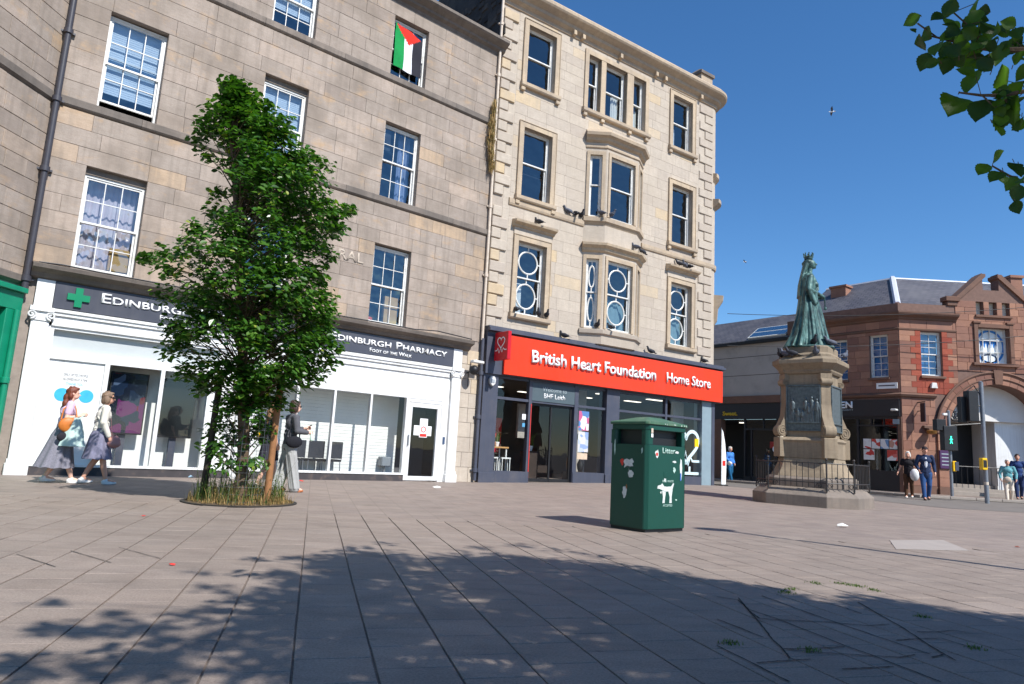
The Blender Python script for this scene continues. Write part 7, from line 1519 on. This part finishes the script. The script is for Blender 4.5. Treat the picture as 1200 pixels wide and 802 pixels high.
# monument pigeons: offsets in a frame turned towards the plaza
def mpt(x, y, z): a_ = radians(-15); return Vector((MC[0] + x * cos(a_) - y * sin(a_), MC[1] + x * sin(a_) + y * cos(a_), z))
flock([(mpt(-0.80, -0.30, 3.85), 2.4), (mpt(-0.70, -0.45, 3.85), 0.5), (mpt(-0.55, -0.58, 3.85), 1.2)], 'on the left end of the pedestal capital', 'pigeons at the left of the capital')
pigeon(mpt(0.02, -0.76, 3.86), 2.6, 'grey pigeon on the capital at the foot of the bronze robe', None); pigeon(mpt(0.80, -0.3, 3.84), 5.4, 'pale pigeon on the right end of the pedestal capital', None, 0)
flock([(mpt(-0.48, -0.25, 4.19), 0.3), (mpt(0.02, -0.5, 4.19), 3.0), (mpt(0.45, -0.35, 4.19), 1.6)], 'by the bronze feet on the top block', 'pigeons at the statue feet')
def gull(name, label, p, rz, s_, roll):
    t = thing(name, label, 'gull', p, rz); t.scale = (s_, s_, s_); t.rotation_euler = (0, roll, rz); m = MB(); m.ell((0, 0, 0), (0.07, 0.22, 0.07), 12, 8); m.ell((0, 0.22, 0.02), (0.045, 0.06, 0.045), 10, 6); m.tube([(0, 0.27, 0.02), (0, 0.33, 0.005)], [0.014, 0.004], 6); m.ell((0, -0.24, 0), (0.06, 0.09, 0.012), 8, 6); m.build('body', M_LETTER, t, smooth=50)
    for sx in (-1, 1):
        L = [(0.05, 0.08, 0.02), (0.35, 0.14, 0.10), (0.68, 0.02, 0.06), (0.36, -0.05, 0.09), (0.05, -0.09, 0.02)]; m = MB(); vs = [(sx * x, y, z) for x, y, z in L] + [(sx * x, y, z - 0.012) for x, y, z in L]; m.add(vs, [(0, 1, 3, 4), (1, 2, 3), (9, 8, 6, 5), (8, 7, 6)] + [(i, (i + 1) % 5, (i + 1) % 5 + 5, i + 5) for i in range(5)]); m.build('wing', M_PIGEON, t)
gull('gull', 'grey gull gliding in the blue sky above the statue', at_px(975, 131, 48), 1.2, 0.75, 0.3); gull('gull', 'tiny far gull just right of the cream tenement corner', at_px(873, 307, 95), 0.9, 0.9, 0.2)
# ------------------------------------------------------------------ people
def person(label, loc, heading, h, arms, stride=0.10, top=None, sleeve='long', bottom=('trousers', None), shoe=None, hair=None, skin=None, voxel=0.010, lean=0.0, look=0.0, stout=1.0, hairstyle='short', legs=None, hem=0.50, collar=None):
    """heading: direction faced (radians from +x). Body frame: y forward, x to the person's right, z up; unit height scaled by h"""
    skin = skin or M_SKIN
    t = thing('person', label, 'person', loc, heading - pi / 2)
    V = lambda x, y, z: Vector((x * h, (y + lean * max(0, z - 0.5)) * h, z * h))
    b = MB(); sh = 0.102 * (0.5 + 0.5 * stout)
    hip = 0.052; s = stride
    if legs is None:   # walking: right leg forward, left leg back
        legs = {1: (V(hip, s * 0.45, 0.285), V(hip * 0.9, s, 0.045)), -1: (V(-hip, s * 0.15, 0.285), V(-hip * 0.9, -s * 0.9, 0.055))}
    else: legs = {k: (V(*v[0]), V(*v[1])) for k, v in legs.items()}
    arms = {k: (V(*v[0]), V(*v[1])) for k, v in arms.items()}
    shd = {k: V(k * sh, 0, 0.808) for k in (1, -1)}
    # torso, neck, head
    b.ell(V(0, 0, 0.53), (0.082 * h * stout, 0.062 * h * stout, 0.06 * h)); b.ell(V(0, 0.004, 0.63), (0.072 * h * stout, 0.052 * h * stout, 0.08 * h)); b.ell(V(0, 0.004, 0.74), (0.085 * h * stout, 0.058 * h * stout, 0.075 * h)); b.cap(V(-sh * 0.8, 0, 0.80), 0.032 * h, V(sh * 0.8, 0, 0.80), 0.032 * h)
    b.cap(V(0, 0.0, 0.81), 0.034 * h, V(0, 0.01, 0.875), 0.030 * h)
    hc = V(0, 0.018, 0.932); Rl = Matrix.Rotation(look, 3, 'Z'); HP = lambda x, y, z: hc + Rl @ Vector((x * h, y * h, z * h))
    b.ell(HP(0, 0, 0.008), (0.044 * h, 0.054 * h, 0.058 * h)); b.ell(HP(0, 0.018, -0.030), (0.034 * h, 0.036 * h, 0.034 * h)); b.cap(HP(0, 0.050, 0.0), 0.006 * h, HP(0, 0.062, -0.016), 0.009 * h, 8)
    for k in (1, -1): b.ell(HP(k * 0.045, -0.004, -0.006), (0.006 * h, 0.012 * h, 0.017 * h), 8, 6)
    for k in (1, -1):
        e, w_ = arms[k]; b.cap(shd[k], 0.031 * h, e, 0.024 * h); b.cap(e, 0.024 * h, w_, 0.0165 * h)
        d = (w_ - e).normalized(); sd = Vector((k, 0, 0)) - d * d.x * k; sd = sd.normalized() if sd.length > 0.1 else Vector((0, 1, 0)); up = d.cross(sd).normalized()
        pc = w_ + d * 0.028 * h; b.cap(w_, 0.016 * h, pc, 0.019 * h)
        for f_ in range(4):
            o_ = (f_ - 1.5) * 0.0115 * h; L = (0.040, 0.046, 0.043, 0.034)[f_] * h; q0 = pc + up * o_ + d * 0.012 * h; q1 = q0 + d * L * 0.55 - sd * 0.006 * h; q2 = q1 + d * L * 0.3 - sd * 0.018 * h; b.cap(q0, 0.0062 * h, q1, 0.0056 * h, 6); b.cap(q1, 0.0056 * h, q2, 0.005 * h, 6)
        th = w_ + d * 0.012 * h + up * -0.017 * h; b.cap(th, 0.008 * h, th + d * 0.026 * h - up * 0.012 * h - sd * 0.012 * h, 0.006 * h, 6)
    for k in (1, -1):
        kn, an = legs[k]; b.cap(V(k * hip, 0, 0.50), 0.052 * h, kn, 0.034 * h); b.cap(kn, 0.034 * h, kn.lerp(an, 0.4) + Vector((0, -0.006 * h, 0)), 0.031 * h); b.cap(kn.lerp(an, 0.4) + Vector((0, -0.006 * h, 0)), 0.031 * h, an, 0.019 * h); b.cap(an, 0.02 * h, an + Vector((0, 0.08 * h, -0.022 * h)), 0.018 * h)
    blob(b, 'body', skin, t, voxel, 3)
    f_ = MB()
    for k in (1, -1): f_.ell(HP(k * 0.018, 0.0475, 0.006), (0.006 * h, 0.004 * h, 0.004 * h), 8, 6)
    f_.build('eyes', M_EYE, t, smooth=60); m = MB(); m.ell(HP(0, 0.0535, -0.036), (0.013 * h, 0.004 * h, 0.0045 * h), 8, 6); m.build('mouth', M_LIP, t, smooth=60)
    # hair
    if hair:
        m = MB(); m.ell(HP(0, -0.010, 0.020), (0.051 * h, 0.057 * h, 0.056 * h)); m.ell(HP(0, -0.026, -0.005), (0.047 * h, 0.042 * h, 0.05 * h)); m.ell(HP(0, 0.028, 0.052), (0.036 * h, 0.024 * h, 0.016 * h))
        if hairstyle == 'bob':
            for k in (1, -1): m.ell(HP(k * 0.040, -0.012, -0.02), (0.018 * h, 0.034 * h, 0.046 * h))
            m.ell(HP(0, -0.04, -0.03), (0.044 * h, 0.03 * h, 0.045 * h))
        if hairstyle == 'long':
            for j, (x, y, z, r_) in enumerate(((0.036, -0.02, -0.03, 0.030), (-0.036, -0.02, -0.03, 0.030), (0, -0.052, -0.05, 0.044), (0.024, -0.06, -0.11, 0.036), (-0.024, -0.06, -0.11, 0.036), (0, -0.068, -0.16, 0.032), (0.016, -0.066, -0.20, 0.022))): m.ell(HP(x, y, z), (r_ * h, r_ * 0.85 * h, r_ * 1.3 * h))
        if hairstyle == 'bun': m.ell(HP(0, -0.07, 0.02), (0.026 * h, 0.026 * h, 0.026 * h))
        for v_ in range(40): 
            a, c_ = rp.uniform(0, 2 * pi), rp.uniform(-0.4, 1); q = HP(0.046 * cos(a) * sqrt(1 - c_ * c_ * 0.9), -0.016 + 0.05 * sin(a) * sqrt(1 - c_ * c_ * 0.9), 0.018 + 0.052 * c_)
            if (Rl.inverted() @ (q - hc)).y < 0.022 * h: m.ell(q, (0.009 * h, 0.009 * h, 0.013 * h), 6, 5)
        blob(m, 'hair', hair, t, voxel * 0.9, 1)
    # top garment
    if top:
        m = MB(); g = 0.011 * h
        m.ell(V(0, 0, 0.53), (0.082 * h * stout + g, 0.062 * h * stout + g, 0.05 * h)) if hem < 0.52 else None
        m.ell(V(0, 0.004, 0.63), (0.074 * h * stout + g, 0.055 * h * stout + g, 0.085 * h)); m.ell(V(0, 0.004, 0.74), (0.086 * h * stout + g, 0.060 * h * stout + g, 0.078 * h)); m.cap(V(-sh * 0.85, 0, 0.803), 0.036 * h, V(sh * 0.85, 0, 0.803), 0.036 * h); m.cap(V(0, 0, 0.80), 0.045 * h, V(0, 0.004, 0.84), 0.036 * h)
        m.cap(V(0, 0, hem), 0.07 * h * stout, V(0, 0, 0.60), 0.07 * h * stout); m.ell(V(0, 0, hem + 0.015), (0.088 * h * stout, 0.068 * h * stout, 0.03 * h))
        for k in (1, -1):
            e, w_ = arms[k]
            if sleeve == 'long': m.cap(shd[k], 0.042 * h, e, 0.036 * h); m.cap(e, 0.036 * h, e.lerp(w_, 0.86), 0.027 * h); m.ell(e, (0.038 * h,) * 3)
            elif sleeve == 'short': m.cap(shd[k], 0.042 * h, shd[k].lerp(e, 0.6), 0.036 * h)
        for j in range(26):   # folds
            a = rp.uniform(0, 2 * pi); z_ = rp.uniform(hem + 0.02, 0.74); m.cap(V(0.083 * stout * cos(a), 0.064 * stout * sin(a), z_), 0.010 * h, V(0.085 * stout * cos(a + 0.4), 0.062 * stout * sin(a + 0.4), z_ + rp.uniform(-0.05, 0.05)), 0.008 * h, 6)
        blob(m, 'top', top, t, voxel, 2)
    kind, bm_ = bottom
    if kind == 'trousers':
        m = MB(); m.ell(V(0, 0, 0.535), (0.086 * h * stout, 0.066 * h * stout, 0.055 * h)); m.ell(V(0, 0, 0.50), (0.088 * h * stout, 0.068 * h * stout, 0.05 * h))
        for k in (1, -1): kn, an = legs[k]; m.cap(V(k * hip, 0, 0.49), 0.060 * h * (0.6 + 0.4 * stout), kn, 0.043 * h); m.cap(kn, 0.043 * h, an + Vector((0, 0, 0.012 * h)), 0.034 * h); [m.cap(kn.lerp(an, q) + Vector((0.03 * h * cos(q * 9), 0.03 * h * sin(q * 9), 0)), 0.012 * h, kn.lerp(an, q + 0.12) + Vector((0.03 * h * cos(q * 9 + 1.5), 0.03 * h * sin(q * 9 + 1.5), 0)), 0.010 * h, 6) for q in (0.1, 0.35, 0.6, 0.8)]
        blob(m, 'trousers', bm_, t, voxel, 2)
    elif kind == 'wide':
        m = MB(); m.ell(V(0, 0, 0.545), (0.084 * h * stout, 0.066 * h * stout, 0.055 * h)); m.ell(V(0, 0, 0.50), (0.092 * h * stout, 0.072 * h * stout, 0.06 * h))
        for k in (1, -1): kn, an = legs[k]; m.cap(V(k * hip, 0, 0.49), 0.064 * h, kn, 0.058 * h); m.cap(kn, 0.058 * h, an + Vector((0, 0, 0.0)), 0.060 * h); [m.cap(V(k * hip, 0, 0.46).lerp(kn, 0.3) + Vector((0.055 * h * cos(a), 0.055 * h * sin(a), 0)), 0.012 * h, an + Vector((0.058 * h * cos(a + 0.3), 0.058 * h * sin(a + 0.3), 0)), 0.012 * h, 6) for a in (0.3, 1.4, 2.5, 3.6, 4.7, 5.7)]
        blob(m, 'trousers', bm_, t, voxel, 2)
    else:   # skirt / dress: (kind, mat) with kind = ('skirt', hem height, flare, back trail)
        _, zh, fl, trail = kind; m = MB(); n = 48; rows = []
        for i in range(13):
            q = i / 12; z_ = 0.60 + (zh - 0.60) * q; rx = (0.076 + 0.020 * min(1, q * 4)) * stout + fl * q ** 1.3; ry = (0.058 + 0.018 * min(1, q * 4)) * stout + fl * 1.05 * q ** 1.3; fo = 0.02 + 0.07 * q
            rows.append([V((rx * (1 + fo * sin(a * 9 + 1.3 * q) + 0.5 * fo * sin(a * 5 + 2))) * cos(a), ry * (1 + fo * sin(a * 9 + 1.3 * q)) * sin(a) - trail * q, z_ + 0.006 * q * sin(a * 9)) for a in [2 * pi * k / n for k in range(n)]])
        vs = [p for r_ in rows for p in r_]; inner = [V(0, -trail * 1.0, zh + 0.02)]; fs = [(i * n + k, i * n + (k + 1) % n, (i + 1) * n + (k + 1) % n, (i + 1) * n + k) for i in range(12) for k in range(n)] + [tuple(range(n))] + [(12 * n + k, 12 * n + (k + 1) % n, 13 * n) for k in range(n)]
        m.add(vs + inner, fs); m.build('skirt', bm_, t, smooth=70)
    # shoes
    for k in (1, -1):
        kn, an = legs[k]; m = MB(); tilt = max(0, (an.z / h - 0.047)) * h
        m.cap(an + Vector((0, -0.022 * h, -0.018 * h)), 0.022 * h, an + Vector((0, 0.055 * h, -0.026 * h)), 0.021 * h); m.ell(an + Vector((0, 0.075 * h, -0.030 * h)), (0.024 * h, 0.034 * h, 0.016 * h)); m.ell(an + Vector((0, 0.03 * h, -0.038 * h)), (0.024 * h, 0.075 * h, 0.010 * h)); m.cap(an, 0.024 * h, an + Vector((0, 0, -0.02 * h)), 0.024 * h)
        blob(m, 'shoe', shoe or M_BLACK, t, voxel * 0.8, 1)
    t['_h'] = h
    return t, V, arms
def strap(m, pts, r): m.tube(pts, r, 6)
# sunlit pair walking right past the pharmacy
HF = radians(40)
C_LILAC = cloth('lilac_tshirt', S(214, 186, 212)); C_GREYDRESS = cloth('grey_fine_check', S(128, 126, 136), 0.18, 40); C_WSHOE = plain('white_trainer', S(232, 230, 226), 0.6, 0.04, 9); C_AUB = plain('auburn_hair', S(112, 54, 34), 0.55, 0.3, 30, 0.6); C_BRN = plain('ash_brown_hair', S(128, 104, 84), 0.6, 0.25, 30, 0.6); C_DKBRN = plain('dark_brown_hair', S(58, 40, 32), 0.55, 0.3, 30, 0.6); C_WHITEHAIR = plain('white_hair', S(216, 210, 200), 0.6, 0.1, 30, 0.5)
C_TAN = plain('tan_leather', S(196, 112, 40), 0.5, 0.1, 12, 0.2); C_MINT = cloth('mint_tote', S(190, 212, 204)); C_CREAMJ = cloth('cream_jumper', S(218, 212, 200)); C_GREYSK = cloth('slate_lilac_skirt', S(128, 126, 146), 0.14, 20); C_PINKBAG = plain('dusty_pink_leather', S(164, 120, 116), 0.5, 0.08, 12)
t, V, A = person('woman with long auburn hair, lilac shirt, long grey dress and tan bag', (-7.62, 11.93, 0), HF, 1.64, {1: ((0.14, -0.02, 0.665), (0.115, 0.10, 0.70)), -1: ((-0.13, -0.03, 0.65), (-0.11, 0.06, 0.53))}, 0.12, C_LILAC, 'short', (('skirt', 0.16, 0.085, 0.05), C_GREYDRESS), C_WSHOE, C_AUB, M_SKIN2, 0.009, 0.03, -0.15, 1.12, 'long')
m = MB(); m.ell(V(0.165, 0.0, 0.60), (0.05, 0.15, 0.13)); blob(m, 'shoulder_bag', C_TAN, t, 0.012, 2); m = MB(); strap(m, [V(0.165, 0.07, 0.65), V(0.145, 0.05, 0.76), V(0.10, 0.02, 0.845), V(0.13, -0.06, 0.76), V(0.165, -0.07, 0.65)], 0.012); m.build('bag_strap', C_TAN, t, smooth=50)
m = MB(); m.lathe([(0.025, 0.66), (0.05, 0.60), (0.085, 0.50), (0.105, 0.40), (0.115, 0.365), (0.02, 0.36)], n=20, fn=lambda a, z: 1 + 0.12 * sin(a * 5 + z * 8)); 
for i, v_ in enumerate(m.v): m.v[i] = tuple(V(v_[0] * 0.55 + 0.175, v_[1] + 0.07, v_[2] + 0.02))
m.build('tote_bag', C_MINT, t, smooth=60); m = MB(); strap(m, [V(0.165, 0.07, 0.66), V(0.12, 0.14, 0.71), V(0.175, 0.08, 0.66)], 0.01); m.build('tote_handle', C_MINT, t)
m = MB(); m.ell(V(0.17, -0.02, 0.475), (0.045, 0.11, 0.08)); blob(m, 'dark_jacket_bundle', cloth('black_cloth', S(44, 42, 48)), t, 0.012, 1)
t, V, A = person('woman with short ash hair, cream jumper, grey lilac skirt and pink bag', (-7.10, 12.10, 0), HF, 1.60, {1: ((0.14, -0.01, 0.66), (0.135, 0.07, 0.50)), -1: ((-0.14, -0.02, 0.66), (-0.12, 0.07, 0.53))}, 0.11, C_CREAMJ, 'long', (('skirt', 0.27, 0.05, 0.0), C_GREYSK), C_WSHOE, C_BRN, M_SKIN, 0.009, 0.03, -0.1, 1.12, 'bob', hem=0.53)
m = MB(); m.ell(V(0.12, 0.125, 0.46), (0.055, 0.10, 0.115)); m.ell(V(0.12, 0.125, 0.44), (0.065, 0.11, 0.07)); blob(m, 'handbag', C_PINKBAG, t, 0.012, 2); m = MB(); strap(m, [V(0.12, 0.10, 0.52), V(0.135, 0.08, 0.545), V(0.12, 0.15, 0.52)], 0.008); strap(m, [V(0.10, 0.1, 0.50), V(0.06, 0.07, 0.70), V(-0.05, 0.02, 0.84), V(-0.06, -0.06, 0.75)], 0.006); m.build('bag_strap', C_PINKBAG, t)
m = MB(); hc = V(0, 0.018, 0.932); m.ell(hc + Vector((0.028 * 1.6, 0.048 * 1.6, 0.008 * 1.6)), (0.03, 0.02, 0.022)); m.ell(hc + Vector((-0.028 * 1.6, 0.048 * 1.6, 0.008 * 1.6)), (0.03, 0.02, 0.022)); m.tube([hc + Vector((0.07, 0.06, 0.02)), hc + Vector((0.08, -0.01, 0.02))], 0.006, 5); m.build('sunglasses', M_BLACK, t, smooth=50)
# woman in grey behind the tree looking at her phone, a companion beyond her
C_GREYJ = cloth('grey_jacket', S(92, 92, 98)); C_PALEGREY = cloth('pale_grey_linen', S(168, 168, 166), 0.08, 20); C_ORANGESH = plain('tan_sandals', S(176, 104, 62), 0.6, 0.1, 9)
t, V, A = person('woman in grey jacket and wide pale trousers holding a phone beside the tree', (-3.98, 12.72, 0), radians(38), 1.66, {1: ((0.13, 0.02, 0.665), (0.085, 0.165, 0.655)), -1: ((-0.13, 0.03, 0.67), (-0.06, 0.17, 0.70))}, 0.085, C_GREYJ, 'long', ('wide', C_PALEGREY), C_ORANGESH, C_DKBRN, M_SKIN2, 0.009, 0.02, 0.0, 1.0, 'bob')
m = MB(); m.box(-0.035, 0.035, -0.005, 0.005, -0.07, 0.07, M=Matrix.Translation(V(-0.045, 0.215, 0.72)) @ Matrix.Rotation(radians(-50), 4, 'X')); m.build('phone', M_BLACK, t, bevel=0.004)
m = MB(); m.ell(V(0.13, 0.0, 0.545), (0.06, 0.16, 0.11)); blob(m, 'shoulder_bag', cloth('black_bag', S(34, 34, 40)), t, 0.012, 2); m = MB(); strap(m, [V(0.12, 0.06, 0.57), V(0.12, 0.05, 0.70), V(0.08, 0.02, 0.845), V(0.11, -0.05, 0.72), V(0.125, -0.06, 0.57)], 0.012); m.build('bag_strap', MATS['black_bag'], t, smooth=50)
m = MB(); hc = V(0, 0.018, 0.932); m.ell(hc + Vector((0.03, 0.085, 0.012)), (0.028, 0.012, 0.02)); m.ell(hc + Vector((-0.03, 0.085, 0.012)), (0.028, 0.012, 0.02)); m.tube([hc + Vector((0.06, 0.08, 0.02)), hc + Vector((0.076, -0.01, 0.02))], 0.005, 5); m.build('glasses', M_BLACK, t, smooth=50)
m = MB(); m.cap(V(0.085, 0.20, 0.66), 0.012, V(0.085, 0.21, 0.58), 0.03); m.build('water_bottle', plain('pale_bottle', S(206, 232, 214), 0.3), t, smooth=50)
t, V, A = person('person with black and yellow backpack half hidden behind the tree', (-4.42, 12.95, 0), radians(40), 1.62, {1: ((0.13, -0.02, 0.66), (0.12, 0.04, 0.52)), -1: ((-0.13, -0.02, 0.66), (-0.12, 0.04, 0.52))}, 0.10, cloth('dark_vest', S(56, 54, 60)), 'short', (('skirt', 0.34, 0.03, 0.0), cloth('dark_shorts', S(62, 60, 70))), C_WSHOE, plain('light_brown_hair', S(128, 92, 62), 0.55, 0.3, 30, 0.6), M_SKIN2, 0.010, 0, 0, 1.0, 'long')
m = MB(); m.ell(V(0, -0.11, 0.67), (0.14, 0.10, 0.22)); blob(m, 'backpack', cloth('black_nylon', S(40, 40, 46)), t, 0.014, 2); m = MB(); m.ell(V(0.05, -0.16, 0.66), (0.05, 0.03, 0.12)); m.build('backpack_patch', M_YELLOW, t, smooth=50)
# couple walking towards the camera in front of the red building
C_NAVY = cloth('navy_blazer', S(44, 56, 84)); C_JEANS = cloth('blue_jeans', S(52, 82, 128), 0.15, 18); C_WSHIRT = cloth('white_shirt', S(224, 226, 230)); C_BLACKT = cloth('black_top', S(36, 34, 38)); C_BROWNSK = cloth('brown_trousers', S(84, 60, 44))
t, V, A = person('man in navy blazer, white shirt and blue jeans crossing the road', (14.35, 23.6, zg(14, 23.6)), radians(-112), 1.80, {1: ((0.15, -0.02, 0.66), (0.12, 0.05, 0.55)), -1: ((-0.145, -0.04, 0.66), (-0.15, 0.03, 0.52))}, 0.10, C_NAVY, 'long', ('trousers', C_JEANS), plain('brown_shoe', S(60, 44, 36), 0.5), C_DKBRN, M_SKIN, 0.014, 0, 0.1, 1.12, 'short', hem=0.46)
m = MB(); m.ell(V(0, 0.066, 0.69), (0.05, 0.022, 0.2)); m.build('shirt_front', C_WSHIRT, t, smooth=60); m = MB(); hc = V(0, 0.018, 0.932); m.ell(hc + Vector((0, -0.01, 0.06)), (0.095, 0.11, 0.065)); m.ell(hc + Vector((0, 0.1, 0.05)), (0.07, 0.07, 0.012)); blob(m, 'cap', cloth('dark_cap', S(56, 52, 56)), t, 0.014, 1)
t, V, A = person('woman in black top with white hair and white carrier bag beside the man', (14.35, 24.6, zg(14, 24.6)), radians(-125), 1.62, {1: ((0.15, -0.02, 0.66), (0.20, 0.04, 0.54)), -1: ((-0.15, -0.02, 0.66), (-0.14, 0.05, 0.53))}, 0.09, C_BLACKT, 'short', ('trousers', C_BROWNSK), C_WSHOE, C_WHITEHAIR, M_SKIN, 0.015, 0, 0, 1.12, 'bob')
m = MB(); m.ell(V(-0.12, 0.10, 0.50), (0.15, 0.12, 0.22)); blob(m, 'carrier_bag', plain('white_plastic', S(220, 220, 222), 0.4), t, 0.02, 2)
t, V, A = person('woman in bright blue top and cropped jeans walking past the sweet shop', (10.35, 31.9, 0.10), radians(-60), 1.62, {1: ((0.14, 0.0, 0.66), (0.10, 0.1, 0.57)), -1: ((-0.14, -0.02, 0.66), (-0.12, 0.06, 0.53))}, 0.11, cloth('bright_blue_top', S(70, 130, 206)), 'long', ('trousers', cloth('teal_jeans', S(30, 90, 130))), plain('tan_shoe', S(170, 130, 100), 0.6), C_WHITEHAIR, M_SKIN, 0.018, 0, 0, 1.1, 'short', hem=0.48)
m = MB(); m.ell(V(0.13, 0.10, 0.53), (0.06, 0.13, 0.10)); blob(m, 'handbag', M_LETTER, t, 0.02, 1)
t, V, A = person('older woman in teal jacket and cream trousers walking at the right edge', (18.55, 25.5, 0.1), radians(-120), 1.56, {1: ((0.16, 0.0, 0.66), (0.15, 0.07, 0.54)), -1: ((-0.16, 0.0, 0.66), (-0.15, 0.07, 0.54))}, 0.12, cloth('teal_check_jacket', S(104, 160, 166), 0.25, 14), 'long', ('trousers', cloth('cream_trousers', S(220, 206, 188))), plain('beige_shoe', S(196, 170, 140), 0.6), C_WHITEHAIR, M_SKIN, 0.015, 0, 0, 1.15, 'short', hem=0.50)
m = MB(); m.ell(V(0.02, 0.09, 0.53), (0.12, 0.06, 0.11)); blob(m, 'waist_bag', cloth('beige_bag', S(206, 186, 166)), t, 0.016, 1)
t, V, A = person('person in dark blue clothes cut off by the right edge of the picture', (19.75, 26.6, 0.2), radians(-120), 1.72, {1: ((0.15, 0.0, 0.66), (0.14, 0.07, 0.54)), -1: ((-0.15, 0.0, 0.66), (-0.14, 0.07, 0.54))}, 0.10, cloth('dark_blue_coat', S(46, 66, 112)), 'long', ('trousers', cloth('navy_trousers', S(44, 56, 90))), M_BLACK, C_DKBRN, M_SKIN, 0.016)
for o in bpy.data.objects:
    if '_h' in o: del o['_h']
